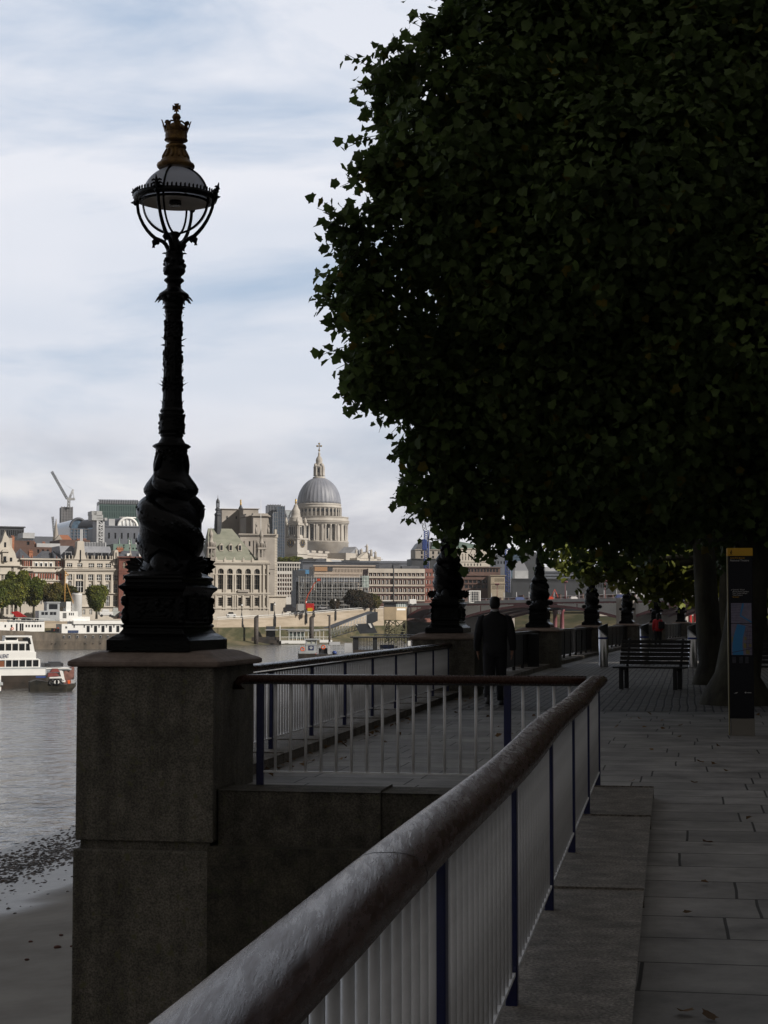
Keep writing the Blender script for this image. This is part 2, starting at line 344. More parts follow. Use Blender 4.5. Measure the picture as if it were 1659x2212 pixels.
# foreshore: wet mud, a band of stones, sand
def shore_mat():
    m = mat('foreshore_mud', (0.24, 0.22, 0.195), 0.55, col2=(0.34, 0.315, 0.28), vscale=0.5, bump=0.7, bscale=2.2)
    t = m.node_tree; b = t.nodes['Principled BSDF']
    n = t.nodes.new('ShaderNodeTexNoise'); n.inputs['Scale'].default_value = 0.35; n.inputs['Detail'].default_value = 5
    tco = t.nodes.new('ShaderNodeTexCoord'); t.links.new(tco.outputs['Object'], n.inputs['Vector'])
    dt = t.nodes.new('ShaderNodeVectorMath'); dt.operation = 'DOT_PRODUCT'; dt.inputs[1].default_value = (1, -0.2, 0); t.links.new(tco.outputs['Object'], dt.inputs[0])
    ad = t.nodes.new('ShaderNodeMath'); ad.operation = 'MULTIPLY_ADD'; ad.inputs[1].default_value = 2.5; t.links.new(n.outputs['Fac'], ad.inputs[0]); t.links.new(dt.outputs['Value'], ad.inputs[2])
    r = t.nodes.new('ShaderNodeMapRange'); r.inputs[1].default_value = -22.3 + 6.0 + 1.1; r.inputs[2].default_value = -22.3 + 6.8 + 1.3; r.inputs[3].default_value = 0.42; r.inputs[4].default_value = 0.9; t.links.new(ad.outputs[0], r.inputs[0]); t.links.new(r.outputs[0], b.inputs['Roughness'])
    r2 = t.nodes.new('ShaderNodeMapRange'); r2.inputs[1].default_value = .42; r2.inputs[2].default_value = .9; r2.inputs[3].default_value = .6; r2.inputs[4].default_value = .15; t.links.new(r.outputs[0], r2.inputs[0]); t.links.new(r2.outputs[0], b.inputs['Specular IOR Level'])
    return m
M_mud = shore_mat()
def shore_x(Y): return -12.3 + 0.2 * (Y - 50)      # waterline
def shore_z(x, Y):
    xs = shore_x(Y); t = (x - xs)
    return WZ + (0.085 * t if t > 0 else 0.06 * t) + 0.012 * math.sin(x * 1.3 + Y * 0.21) * max(0, min(1, t / 2))
vs = []; fs = []; nx = 60; ny = 200
for j in range(ny + 1):
    Y = -30 + 330 * (j / ny) ** 1.4
    xa, xb = shore_x(Y) - 10, wall_x(Y) + 1.0
    for i in range(nx + 1):
        x = xa + (xb - xa) * i / nx
        vs.append((x, Y, shore_z(x, Y) + rng.normal() * 0.006))
for j in range(ny):
    for i in range(nx):
        a = j * (nx + 1) + i; fs.append([a, a + 1, a + nx + 2, a + nx + 1])
mb = MB(); mb.add(vs, fs, 0, True); tag(mb.build('foreshore', M_mud, fix=False), kind='structure')
# stones of the foreshore, too many to count
M_stone = mat('shore_stones', (0.11, 0.09, 0.078), 0.6, var=0.3, vscale=2, island=0.55)
mb = MB()
for k in range(9000):
    Y = random.uniform(30, 72); t = random.gauss(2.4, 1.05) if random.random() < 0.92 else random.uniform(0.2, 6.5)
    if t < -0.6: continue
    x = shore_x(Y) + t
    if Y < 66 and not (x < -0.02 * Y): continue
    r = abs(random.gauss(0.028, 0.022)) + 0.012
    if t > 4.6: r *= 0.7
    z = shore_z(x, Y); vsn = []
    for (a, b_, c) in ((1, 0, 0), (0, 1, 0), (-1, 0, 0), (0, -1, 0), (0, 0, 1), (.6, .6, .55), (-.6, .5, .5), (-.5, -.6, .6), (.6, -.55, .5)):
        vsn.append((x + a * r * random.uniform(.7, 1.5), Y + b_ * r * random.uniform(.8, 1.7), z + c * r * random.uniform(.4, .8) - 0.004))
    mb.add(vsn, [(0, 1, 5), (1, 2, 6), (2, 3, 7), (3, 0, 8), (5, 1, 6), (6, 2, 7), (7, 3, 8), (8, 0, 5), (5, 6, 4), (6, 7, 4), (7, 8, 4), (8, 5, 4)], 0, True)
tag(mb.build('pebbles', M_stone, fix=False), 'dark stones strewn along the waterline of the foreshore', 'stones', kind='stuff')
# a few bits of brick and litter on the sand
M_brickbit = mat('brick_bit', (0.15, 0.07, 0.055), 0.8, var=0.3)
for i, (px, py) in enumerate(((124 / 1.0, 2048), (132, 2022), (66, 2036), (155, 2046), (58, 2075))):
    Y = 36.5; 
    for _ in range(6):
        p = W(px, py, Y); zz = shore_z(p.x, Y); Y *= (EYE - zz) / (EYE - p.z) if p.z < EYE - 1 else 1
    p = W(px, py, Y); mb = MB(); s = [0.08, 0.05, 0.05, 0.04, 0.05][i]
    mb.sphere((p.x, p.y, shore_z(p.x, p.y) + 0.02), s, 7, 0, (1, 0.7, 0.45))
    tag(mb.build('brick_fragment', M_brickbit), ['largest reddish brick lump on the dark sand', 'small red brick piece just below the wet mud edge on the sand', 'flat red brick fragment low on the dark sand', 'red brick fragment on the sand close to the stone pier', 'red brick fragment nearest the bottom of the sand'][i], 'brick', 'brick fragments on the sand')

# ---------------- river wall below the terrace
def seg_box(mb, A, B, w0, w1, z0, z1, mi=0):
    A = Vector((A[0], A[1], 0)); B = Vector((B[0], B[1], 0)); t = (B - A).normalized(); n = Vector((t.y, -t.x, 0))
    p = [A + n * w0, B + n * w0, B + n * w1, A + n * w1]
    p = [p[0], p[3], p[2], p[1]]
    mb.hexa([(q.x, q.y, z0) for q in p] + [(q.x, q.y, z1) for q in p], mi)
# wall under near railing (runs towards the camera), cross wall, and wall on to the east
rw = thing('river_wall', 'dark granite river wall and coping under the white railings and piers', 'wall', (0, 14, -5))
mb = MB()
ra = Vector((rail_x(-20), -20, 0)); rb = fr(3.68, -0.12)
seg_box(mb, ra, rb, -0.16, 0.36, -6.2, -0.12)
seg_box(mb, fr(0.55, -0.10), fr(3.9, -0.10), -0.22, 0.6, -6.2, -0.40)
for (a, b_) in zip([P1 + d * 0.6] + [Vector((x, y, 0)) for x, y in LAMP[1:]], [Vector((x, y, 0)) for x, y in LAMP[1:]] + [Vector((60, 240, 0))]):
    seg_box(mb, a, b_, -0.42, 0.42, -6.6, -0.06)
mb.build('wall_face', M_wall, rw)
def coping_run(parent, A, B, w0, w1, z0, z1, ln, m, gap=0.005, bev=0.012, name='coping'):
    A = Vector((A[0], A[1], 0)); B = Vector((B[0], B[1], 0)); T = (B - A); Ln = T.length; T.normalize(); n = Vector((T.y, -T.x, 0))
    s = 0
    while s < Ln - 0.05:
        e1 = min(Ln, s + ln * random.uniform(0.9, 1.1))
        if Ln - e1 < 0.4: e1 = Ln
        bm = bmesh.new(); bmesh.ops.create_cube(bm, size=1)
        for v in bm.verts:
            q = A + T * (s + (v.co.x + .5) * (e1 - s - gap)) + n * (w0 + (v.co.y + .5) * (w1 - w0)); q.z = z0 + (v.co.z + .5) * (z1 - z0); v.co = q
        bmesh.ops.bevel(bm, geom=list(bm.edges), offset=bev, segments=3, affect='EDGES', profile=0.6)
        mb = MB(); mb.addbm(bm, 0, False); mb.build(name, m, parent); s = e1
random.seed(3)
coping_run(rw, (rail_x(-3.6), -3.6), fr(3.70, -0.15), -0.20, 0.40, -0.10, 0.085, 3.2, M_coping)
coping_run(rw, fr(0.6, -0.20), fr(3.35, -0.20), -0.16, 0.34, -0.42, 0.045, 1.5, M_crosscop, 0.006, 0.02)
a0 = P1 + d * 0.7 + e * 0.12; b0 = Vector((LAMP[1][0], LAMP[1][1], 0)) - d * 0.6
coping_run(rw, a0, b0, -0.35, 0.30, -0.05, 0.10, 2.0, M_coping)
for (xa, ya), (xb, yb) in zip(LAMP[1:], LAMP[2:] + [(60, 240)]):
    A = Vector((xa, ya, 0)); B = Vector((xb, yb, 0)); t = (B - A).normalized()
    coping_run(rw, A + t * 0.62, B - t * 0.62, -0.35, 0.35, -0.05, 0.12, 3.0, M_coping)

# ---------------- railings
M_hand = mat('worn_hardwood', (0.045, 0.022, 0.016), 0.30, col2=(0.10, 0.058, 0.045), vscale=3.0, bump=0.35, bscale=26, stretch=(4, 4, 10), coat=0.15)
def hand_mat():
    t = M_hand.node_tree; b = t.nodes['Principled BSDF']
    tco = t.nodes.new('ShaderNodeTexCoord'); mp = t.nodes.new('ShaderNodeMapping'); mp.inputs['Rotation'].default_value = (0, 0, WROT); mp.inputs['Scale'].default_value = (13, 0.9, 13)
    t.links.new(tco.outputs['Object'], mp.inputs['Vector'])
    n = t.nodes.new('ShaderNodeTexNoise'); n.inputs['Scale'].default_value = 4.5; n.inputs['Detail'].default_value = 9; n.inputs['Roughness'].default_value = 0.72; n.inputs['Distortion'].default_value = 0.25; t.links.new(mp.outputs[0], n.inputs['Vector'])
    r = t.nodes.new('ShaderNodeMapRange'); r.inputs[1].default_value = 0.35; r.inputs[2].default_value = 0.68; b.inputs['Specular IOR Level'].default_value = .24; r.inputs[3].default_value = 0.16; r.inputs[4].default_value = 0.40; t.links.new(n.outputs['Fac'], r.inputs[0]); t.links.new(r.outputs[0], b.inputs['Roughness'])
    cr_ = t.nodes.new('ShaderNodeValToRGB'); e = cr_.color_ramp.elements; e[0].position = .36; e[0].color = (.036, .014, .009, 1); e[1].position = .7; e[1].color = (.080, .040, .028, 1); t.links.new(n.outputs['Fac'], cr_.inputs['Fac'])
    for lk in list(b.inputs['Base Color'].links): t.links.remove(lk)
    t.links.new(cr_.outputs[0], b.inputs['Base Color']); b.inputs['Coat Weight'].default_value = 0
    for lk in list(b.inputs['Normal'].links): t.links.remove(lk)
    bp = t.nodes.new('ShaderNodeBump'); bp.inputs['Strength'].default_value = 0.38; bp.inputs['Distance'].default_value = 0.005
    t.links.new(n.outputs['Fac'], bp.inputs['Height']); t.links.new(bp.outputs[0], b.inputs['Normal'])
hand_mat()
M_post = mat('navy_paint', (0.008, 0.012, 0.075), 0.35, var=0.25, vscale=8, bump=0.1, bscale=40)
M_bar = mat('white_rail_paint', (0.84, 0.84, 0.85), 0.42, var=0.12, vscale=5, bump=0.12, bscale=60)
M_blackrail = mat('black_rail_paint', (0.012, 0.012, 0.014), 0.35, var=0.2)
def rail_section(wd, ht):
    pts = []
    for k in range(20):
        a = 2 * math.pi * k / 20; c, s = math.cos(a), math.sin(a)
        pts.append((math.copysign(abs(c) ** 0.75, c) * wd / 2, math.copysign(abs(s) ** (0.9 if s > 0 else 0.55), s) * ht / 2))
    return pts
def sweep(mb, path, sec, mi=0, cap=True):
    P = [Vector(p) for p in path]; n = len(sec); o = len(mb.v)
    for i, p in enumerate(P):
        ta = (P[i] - P[i - 1]).normalized() if i else (P[1] - P[0]).normalized(); tb = (P[i + 1] - P[i]).normalized() if i < len(P) - 1 else ta
        t = (ta + tb).normalized(); side = Vector((t.y, -t.x, 0)).normalized() if abs(t.z) < 0.95 else Vector((d.y, -d.x, 0)); up = side.cross(t)
        k = 1 / max(0.5, ta.dot(t))
        for (a, b_) in sec: mb.v.append(tuple(p + side * a * k + up * b_))
    for i in range(len(P) - 1):
        for j in range(n):
            mb.f.append([o + i * n + j, o + i * n + (j + 1) % n, o + (i + 1) * n + (j + 1) % n, o + (i + 1) * n + j]); mb.m.append(mi); mb.sm.append(True)
    if cap:
        mb.f.append([o + j for j in range(n)]); mb.m.append(mi); mb.sm.append(False)
        mb.f.append([o + (len(P) - 1) * n + j for j in range(n)]); mb.m.append(mi); mb.sm.append(False)
def unit_bar(name, r, h, m, sq=None):
    mb = MB()
    if sq: mb.bbox(-sq[0] / 2, sq[0] / 2, -sq[1] / 2, sq[1] / 2, 0, h, 0.004)
    else: mb.lathe([(r, 0), (r, h)], 12)
    o = mb.build(name, m); me = o.data; bpy.data.objects.remove(o); return me
BAR = unit_bar('baluster', 0.0125, 0.745, M_bar); POST = unit_bar('post', 0, 0.90, M_post, (0.042, 0.060))
def put(me, name, loc, rz, parent):
    o = bpy.data.objects.new(name, me); C.objects.link(o); o.location = loc; o.rotation_euler = (0, 0, rz)
    if parent: o.parent = parent; o.matrix_parent_inverse = parent_inv(parent)
    return o
RZ = 0.975      # top of the handrails
def railing(label, A, B, posts, hand_path, z_foot=0.085, n_per=15, cut=None, sec=(0.155, 0.078), kinks=None):
    A = Vector(A); B = Vector(B); T = (B - A).normalized(); rz = math.atan2(T.y, T.x) - math.pi / 2
    root = thing('railing', label, 'railing', (A + B) / 2 * Vector((1, 1, 0)), 'white and blue railings of the terrace')
    mb = MB(); sweep(mb, hand_path, rail_section(*sec)); mb.build('handrail', M_hand, root)
    mb = MB(); seg_box(mb, A, B, -0.022, 0.022, RZ - sec[1] - 0.012, RZ - sec[1] + 0.004); mb.build('top_bar', M_blackrail, root)
    for s in posts:
        p = A + T * s; o = put(POST, 'post', (p.x, p.y, z_foot - 0.02), rz, root); o.scale = (1, 1, (RZ - sec[1] - z_foot + 0.01) / 0.90)
    L_ = (B - A).length
    for s0, s1 in zip(posts, posts[1:]):
        k = max(2, round((s1 - s0) / 0.1313)); mb = MB()
        a = A + T * (s0 + 0.032); b_ = A + T * (s1 - 0.032); seg_box(mb, a, b_, -0.016, 0.016, z_foot + 0.105, z_foot + 0.117); mb.build('bottom_bar', M_bar, root)
        for i in range(1, k):
            p = A + T * (s0 + (s1 - s0) * i / k); put(BAR, 'baluster', (p.x, p.y, z_foot + 0.112), 0, root).scale = (1, 1, (RZ - sec[1] - 0.012 - z_foot - 0.112) / 0.745)
    return root
cor = fr(3.66, -0.03)         # the corner of the L
nearA = Vector((rail_x(-2.3), -2.3, 0)); T1 = (cor - nearA).normalized(); Lr = (cor - nearA).length
posts = [Lr - 0.04 - 2.0 * 0.985 ** -1 * k for k in range(8)][::-1]
zc = RZ - 0.039
path = []
for k in range(0, 41):
    s = Lr * k / 40; q = nearA + T1 * s; wv = 0.005 * math.sin(s * 1.55 + 0.6) - .03 * max(0, 1 - s / 7); path.append((q.x + wv, q.y, zc + 0.006 * math.sin(s * 1.1 + 2)))
q = cor + T1 * 0.09; path.append((q.x, q.y, zc))
nr = railing('near white railing with wide worn wooden handrail running away from the viewer', nearA, cor, posts, path)
for s_ in (5.9, 9.4, 12.6):
    k_ = s_ / Lr * 40; i_ = int(k_); a_ = Vector(path[i_]).lerp(Vector(path[i_ + 1]), k_ - i_); mb = MB(); sweep(mb, [a_, a_ + T1 * .004], rail_section(.1562, .0792)); mb.build('rail_joint', M_blackrail, nr)
eA = fr(0.62, -0.03); 
path = [fr(0.62, -0.03, zc - 0.09), fr(0.625, -0.03, zc - 0.04), fr(0.65, -0.03, zc - 0.008), fr(0.70, -0.03, zc + 0.004)] + [fr(0.8 + 2.77 * k / 10, -0.03, zc + 0.003) for k in range(11)]
railing('short white railing crossing from the near lamp pier to the railing corner', eA, fr(3.60, -0.03), [0.20, 2.30, 2.94], path, 0.045, sec=(0.13, 0.072))
fa = P1 + d * 0.70 + e * 0.15; fb = Vector((LAMP[1][0], LAMP[1][1], 0)) - d * 0.66 + e * 0.1
Lf = (fb - fa).length; Tf = (fb - fa).normalized(); n_p = 9
path = [tuple((fa + Tf * (Lf * k / 10)) + Vector((0, 0, zc + 0.02))) for k in range(11)]
railing('long white railing on the river edge between the first and second lamp piers', fa, fb, [0.45 + (Lf - 0.6) * k / 8 for k in range(9)], path, 0.10, sec=(0.14, 0.075))

# black railings between the further piers
for i in range(1, 8):
    A = Vector((*LAMP[i], 0)); B = Vector((*(LAMP[i + 1] if i < 7 else (31.2, 160)), 0)); T = (B - A).normalized(); A = A + T * 0.62; B = B - T * 0.62
    root = thing('railing', ['black iron railing between the second and third lamp piers', 'black iron railing between the third and fourth lamp piers', 'black iron railing between the fourth and fifth lamp piers', 'black iron railing between the fifth and sixth lamp piers', 'black iron railing between the sixth and seventh lamp piers', 'black iron railing between the seventh and eighth lamp piers', 'black iron railing beyond the eighth and farthest lamp pier'][i - 1], 'railing', (A + B) / 2, 'black railings between the lamp piers')
    mb = MB(); seg_box(mb, A, B, -0.06, 0.06, 1.02, 1.09); mb.build('handrail', M_blackrail, root)
    mb = MB(); seg_box(mb, A, B, -0.02, 0.02, 0.22, 0.25); mb.build('bottom_bar', M_blackrail, root)
    Ln = (B - A).length; nb = 96
    BB = MB(); BB.box(-0.02, 0.02, -0.055, 0.055, 0, 0.79); me = BB.build('baluster', M_blackrail); md = me.data; bpy.data.objects.remove(me)
    for k in range(1, nb):
        p = A + T * (Ln * k / nb); put(md, 'baluster', (p.x, p.y, 0.24), math.atan2(T.y, T.x) - math.pi / 2, root)
    for k in range(0, 9):
        p = A + T * (0.05 + (Ln - 0.1) * k / 8); mb = MB(); seg_box(mb, p, p + T * 0.06, -0.04, 0.04, 0.11, 1.03); mb.build('post', M_blackrail, root)

# ---------------- stone piers under the lamps
def pier(i, x, y, T):
    o = Vector((x, y, 0)); n = Vector((T.y, -T.x, 0)); root = thing('stone_pier', ['broad granite pier in front, carrying the nearest lamp', 'granite pier beside the man in the suit, carrying the second lamp', 'granite pier carrying the third lamp', 'granite pier carrying the fourth lamp', 'granite pier carrying the fifth lamp', 'granite pier carrying the sixth lamp', 'granite pier carrying the seventh lamp', 'granite pier carrying the eighth and farthest lamp'][i], 'pier', (x, y, -5.5), 'granite lamp piers along the promenade')
    def blk(a, b_, z0, z1, bev, m, nm, jit=0):
        bm = bmesh.new(); bmesh.ops.create_cube(bm, size=1)
        for v in bm.verts:
            q = o + n * (v.co.x * 2 * a) + T * (v.co.y * 2 * b_); q.z = z0 + (v.co.z + .5) * (z1 - z0); v.co = q
        bmesh.ops.bevel(bm, geom=list(bm.edges), offset=bev, segments=3, affect='EDGES', profile=0.5)
        m_ = MB(); m_.addbm(bm); return m_.build(nm, m, root)
    blk(0.585, 0.665, -0.37, 1.048, 0.012, M_pier, 'upper_block')
    blk(0.55, 0.63, -0.45, -0.371, 0.004, M_pier, 'joint_course')
    blk(0.60, 0.68, -2.6, -0.44, 0.02, M_pier, 'lower_block')
    blk(0.61, 0.69, -6.4, -2.62, 0.02, M_pier, 'footing')
    # moulded cap
    m_ = MB(); prof = [(0.0, 1.046), (0.035, 1.048), (0.06, 1.056), (0.064, 1.072), (0.062, 1.092), (0.040, 1.106), (-0.01, 1.125), (-0.05, 1.148), (-0.085, 1.166), (-0.125, 1.177)]
    rings = []
    for (g_, z) in prof:
        a, b_ = 0.585 + g_, 0.665 + g_; c = max(0.012, -g_ * 0.9 + 0.02) if g_ < 0 else 0.015
        ring = []
        for (sx, sy) in ((1, -1), (1, 1), (-1, 1), (-1, -1)):
            pts = [(sx * (a - c), sy * b_), (sx * a, sy * (b_ - c))]
            if sx * sy > 0: pts = pts[::-1]
            ring += pts
        rings.append([tuple(o + n * p[0] + T * p[1] + Vector((0, 0, z))) for p in ring])
    vs = [p for r_ in rings for p in r_]; k = 8
    fs = [[i_ * k + j, i_ * k + (j + 1) % k, (i_ + 1) * k + (j + 1) % k, (i_ + 1) * k + j] for i_ in range(len(rings) - 1) for j in range(k)] + [list(range(k)), [(len(rings) - 1) * k + j for j in range(k)]]
    m_.add(vs, fs); m_.build('cap', M_capst, root)
LT = []
for i, (x, y) in enumerate(LAMP):
    A = Vector((*LAMP[max(0, i - 1)], 0)); B = Vector((*LAMP[min(7, i + 1)], 0)); T = (B - A).normalized() if i else d.copy()
    LT.append(T); pier(i, x, y, T)
# ------------------------------------------------------------------ buildings to the right that shade the promenade (concrete, terraced)
M_conc = mat('board_concrete', (0.20, 0.19, 0.17), 0.85, col2=(0.30, 0.285, 0.26), vscale=0.6, bump=0.3, bscale=8, stretch=(1, 1, 3))
M_cglass = mat('dark_glazing', (0.02, 0.022, 0.025), 0.12)
def concrete_block(label, x0, x1, y0, y1, h):
    root = thing('concrete_building', label, 'building', ((x0 + x1) / 2, (y0 + y1) / 2, 0), 'concrete buildings behind the promenade trees')
    mb = MB(); n = int(h // 4.6); fh = h / n
    mb.box(x0 + 1.2, x1, y0 + .5, y1 - .5, 0, h)
    for k in range(n):
        mb.box(x0 - 0.8, x1 + .2, y0, y1, (k + 1) * fh - 1.5, (k + 1) * fh + (0.002 if k < n - 1 else 1.0))
    for yy in np.arange(y0 + 3, y1, 9.0): mb.box(x0, x0 + 1.25, yy, yy + 0.8, 0, h - 1.4)
    mb.build('wall', M_conc, root)
    for k in range(n):
        yy0 = y0 + 3.9
        while yy0 + 8 < y1:
            m2 = MB(); m2.box(x0 + 1.1, x0 + 1.25, yy0 + .02, yy0 + 8.1, k * fh + 0.9, (k + 1) * fh - 1.55); m2.build('window', M_cglass, root); yy0 += 9
concrete_block('tall grey concrete building standing closest behind the viewer beside the promenade', 30, 70, -60, 13.0, 30)
concrete_block('low grey concrete building behind the nearest promenade trees', 32, 75, 13.6, 37, 21.4)
concrete_block('longer low grey concrete building farther along behind the trees', 32, 75, 47, 120, 21.4)  # gap before this block added to let sun reach the third tree

concrete_block('far concrete building added as dark fill at the end of the promenade', 50, 140, 236, 262, 18)  # block added to darken the open end of the view
# ------------------------------------------------------------------ ornate lamp standard
M_iron = mat('black_iron', (0.0025, 0.0025, 0.003), 0.26, spec=0.16, var=0.3, vscale=9, bump=0.35, bscale=45)
def scale_mat():
    m = mat('scaled_iron', (0.0025, 0.0025, 0.003), 0.24, var=0.2, vscale=9, spec=0.22)
    t = m.node_tree; b = t.nodes['Principled BSDF']
    tco = t.nodes.new('ShaderNodeTexCoord'); v = t.nodes.new('ShaderNodeTexVoronoi'); v.inputs['Scale'].default_value = 34
    t.links.new(tco.outputs['Object'], v.inputs['Vector'])
    bp = t.nodes.new('ShaderNodeBump'); bp.inputs['Strength'].default_value = 0.5; bp.inputs['Distance'].default_value = 0.006; bp.invert = True
    t.links.new(v.outputs['Distance'], bp.inputs['Height']); t.links.new(bp.outputs[0], b.inputs['Normal']); return m
M_scale = scale_mat()
M_gilt = mat('gilt_paint', (0.22, 0.125, 0.035), 0.38, metal=0.6, col2=(0.08, 0.042, 0.018), vscale=14, bump=0.4, bscale=60)
M_opal = mat('opal_glass', (0.80, 0.84, 0.94), 0.10, var=0.04, vscale=2, coat=.4)
M_tray = mat('lamp_tray', (0.62, 0.55, 0.48), 0.5, var=0.15)
def glass_mat(name, col, rough, alpha=0.14):
    m = bpy.data.materials.new(name); m.use_nodes = True; t = m.node_tree; b = t.nodes['Principled BSDF']; o = t.nodes['Material Output']; b.inputs['Specular IOR Level'].default_value = 0.2
    b.inputs['Base Color'].default_value = (*col, 1); b.inputs['Roughness'].default_value = rough
    tr = t.nodes.new('ShaderNodeBsdfTransparent'); tr.inputs['Color'].default_value = (0.93, 0.94, 0.95, 1); mx = t.nodes.new('ShaderNodeMixShader')
    fz = t.nodes.new('ShaderNodeFresnel'); fz.inputs['IOR'].default_value = 1.03; ad = t.nodes.new('ShaderNodeMath'); ad.inputs[1].default_value = alpha; t.links.new(fz.outputs[0], ad.inputs[0])
    t.links.new(ad.outputs[0], mx.inputs[0]); t.links.new(tr.outputs[0], mx.inputs[1]); t.links.new(b.outputs[0], mx.inputs[2]); t.links.new(mx.outputs[0], o.inputs['Surface'])
    return m
M_globe = glass_mat('globe_glass', (0.75, 0.75, 0.78), 0.08, 0.02)

KN = 0.000974 * 1.012; KM = 0.000779 * 1.012; KL = 0.000876 * 1.012
zN = lambda y: (1880 - y) * KN
zM = lambda y: 1.731 * 1.012 + (1784 - y) * KM
zL = lambda y: 3.04 * 1.012 + (2055 - y) * KL
def build_lamp():
    root = thing('lamp_standard', 'x', 'lamp post', (0, 0, 0), 'ornate black lamp standards on the piers')
    # pedestal: rectangular, 0.71 across and 1.05 along
    mb = MB()
    hx, hy = 0.358, 0.595
    prof = [(0.0, 1880, 1.0), (0.0, 1790, 1.0), (-0.010, 1782, 1.0), (-0.035, 1760, 1), (-0.075, 1735, 1), (-0.095, 1705, 1), (-0.100, 1690, 1), (-0.09, 1680, 1), (-0.09, 1665, 1), (-0.115, 1645, 1), (-0.112, 1630, 1),
            (-0.112, 1420, 1), (-0.105, 1400, 1), (-0.098, 1380, 1), (-0.070, 1352, 1), (-0.066, 1332, 1), (-0.085, 1318, 1), (-0.105, 1300, 1), (-0.108, 1275, 1), (-0.095, 1262, 1), (-0.098, 1245, 1), (-0.125, 1230, 1), (-0.15, 1205, 1)]
    rings = []
    for (g_, y, _) in prof:
        a, b_ = hx + g_, hy + g_ * 1.3; z = zN(y); ring = []
        c = 0.006
        for (sx, sy) in ((1, -1), (1, 1), (-1, 1), (-1, -1)):
            pts = [(sx * (a - c), sy * b_, z), (sx * a, sy * (b_ - c), z)]
            ring += pts[::-1] if sx * sy > 0 else pts
        rings.append(ring)
    vs = [p for r_ in rings for p in r_]; k = 8
    mb.add(vs, [[i * k + j, i * k + (j + 1) % k, (i + 1) * k + (j + 1) % k, (i + 1) * k + j] for i in range(len(rings) - 1) for j in range(k)] + [list(range(k)), [(len(rings) - 1) * k + j for j in range(k)]])
    # raised panels and their frames
    for sx in (-1, 1):
        x = sx * (hx - 0.112)
        for (y0, y1, z0, z1) in ((-0.30, 0.30, zN(1590), zN(1440)),):
            mb.bbox(min(x, x + sx * .012), max(x, x + sx * .012), y0, y1, z0, z1, 0.004)
            mb.bbox(min(x, x + sx * .02), max(x, x + sx * .02), y0 - .02, y1 + .02, z1, z1 + .02, 0.004); mb.bbox(min(x, x + sx * .02), max(x, x + sx * .02), y0 - .02, y1 + .02, z0 - .02, z0, 0.004)
    for sy in (-1, 1):
        y = sy * (hy - 0.146)
        mb.bbox(-0.17, 0.17, min(y, y + sy * .012), max(y, y + sy * .012), zN(1590), zN(1440), 0.004)
        mb.bbox(-0.19, 0.19, min(y, y + sy * .022), max(y, y + sy * .022), zN(1440), zN(1422), 0.004); mb.bbox(-0.19, 0.19, min(y, y + sy * .022), max(y, y + sy * .022), zN(1610), zN(1592), 0.004)
    mb.build('pedestal', M_iron, root)
    # relief garlands on the four sides
    rs = random.Random(5); mb = MB()
    for side in range(4):
        for k in range(46):
            u = rs.uniform(-1, 1); v = rs.uniform(-1, 1)
            if side < 2: hw = 0.155; base = (hy - 0.146 + .004)
            else: hw = 0.27; base = (hx - 0.112 + .004)
            if abs(u) < 0.25 and rs.random() < .3: continue
            z = (zN(1590) + zN(1440)) / 2 + v * 0.085 * (1.25 if side > 1 else 0.9); r = rs.uniform(0.012, 0.032)
            c = {0: (u * hw, -base, z), 1: (u * hw, base, z), 2: (-base, u * hw, z), 3: (base, u * hw, z)}[side]
            mb.sphere(c, r, 8, 0, (1, 1, rs.uniform(.6, 1.2)))
        # lion-like boss and swags at the corner pilasters
    for sx in (-1, 1):
        for sy in (-1, 1):
            for q in range(9):
                mb.sphere((sx * (hx - 0.122 + rs.uniform(0, .02)), sy * (hy - 0.158 + rs.uniform(0, .025)), zN(1635) + 0.023 * q), rs.uniform(.020, .036), 8)
    mb.build('relief_pattern', M_iron, root)
    # core of the lower column
    mb = MB()
    prof = [(0.28, zN(1240)), (0.27, zN(1190)), (0.235, zN(1130)), (0.205, zN(1050)), (0.25, zN(950)), (0.268, zN(850)), (0.268, zN(760)), (0.24, zN(660)), (0.195, zN(600)), (0.178, zN(570)), (0.20, zN(540)), (0.218, zN(505)), (0.218, zN(475)), (0.195, zN(430)), (0.162, zN(380)), (0.135, zN(330)), (0.122, zN(290)), (0.118, zN(180)), (0.128, zN(150)), (0.14, zN(135)), (0.135, zN(125)), (0.165, zN(104)), (0.165, zN(96)), (0.15, zN(85))]
    prof += [(0.148, zM(1765)), (0.118, zM(1745)), (0.104, zM(1715)), (0.092, zM(1690)), (0.094, zM(1675)), (0.102, zM(1664)), (0.100, zM(1650)), (0.096, zM(1643)), (0.110, zM(1628)), (0.113, zM(1600)), (0.108, zM(1580)), (0.111, zM(1540)), (0.108, zM(1500)), (0.110, zM(1470)), (0.116, zM(1445)), (0.117, zM(1432)), (0.092, zM(1425)),
             (0.104, zM(1400)), (0.106, zM(1390)), (0.098, zM(1372)), (0.088, zM(1355)), (0.092, zM(1340)), (0.088, zM(1325)), (0.092, zM(1300)), (0.086, zM(1280)), (0.083, zM(1240)), (0.080, zM(1000)), (0.074, zM(600)), (0.070, zM(330)), (0.074, zM(305)), (0.080, zM(292)), (0.076, zM(280)), (0.078, zM(262)), (0.086, zM(245)), (0.080, zM(225)), (0.085, zM(190)), (0.102, zM(160)), (0.128, zM(125)), (0.132, zM(105)), (0.125, zM(92)), (0.11, zM(78)), (0.085, zM(55)), (0.064, zM(30)), (0.060, zM(8))]
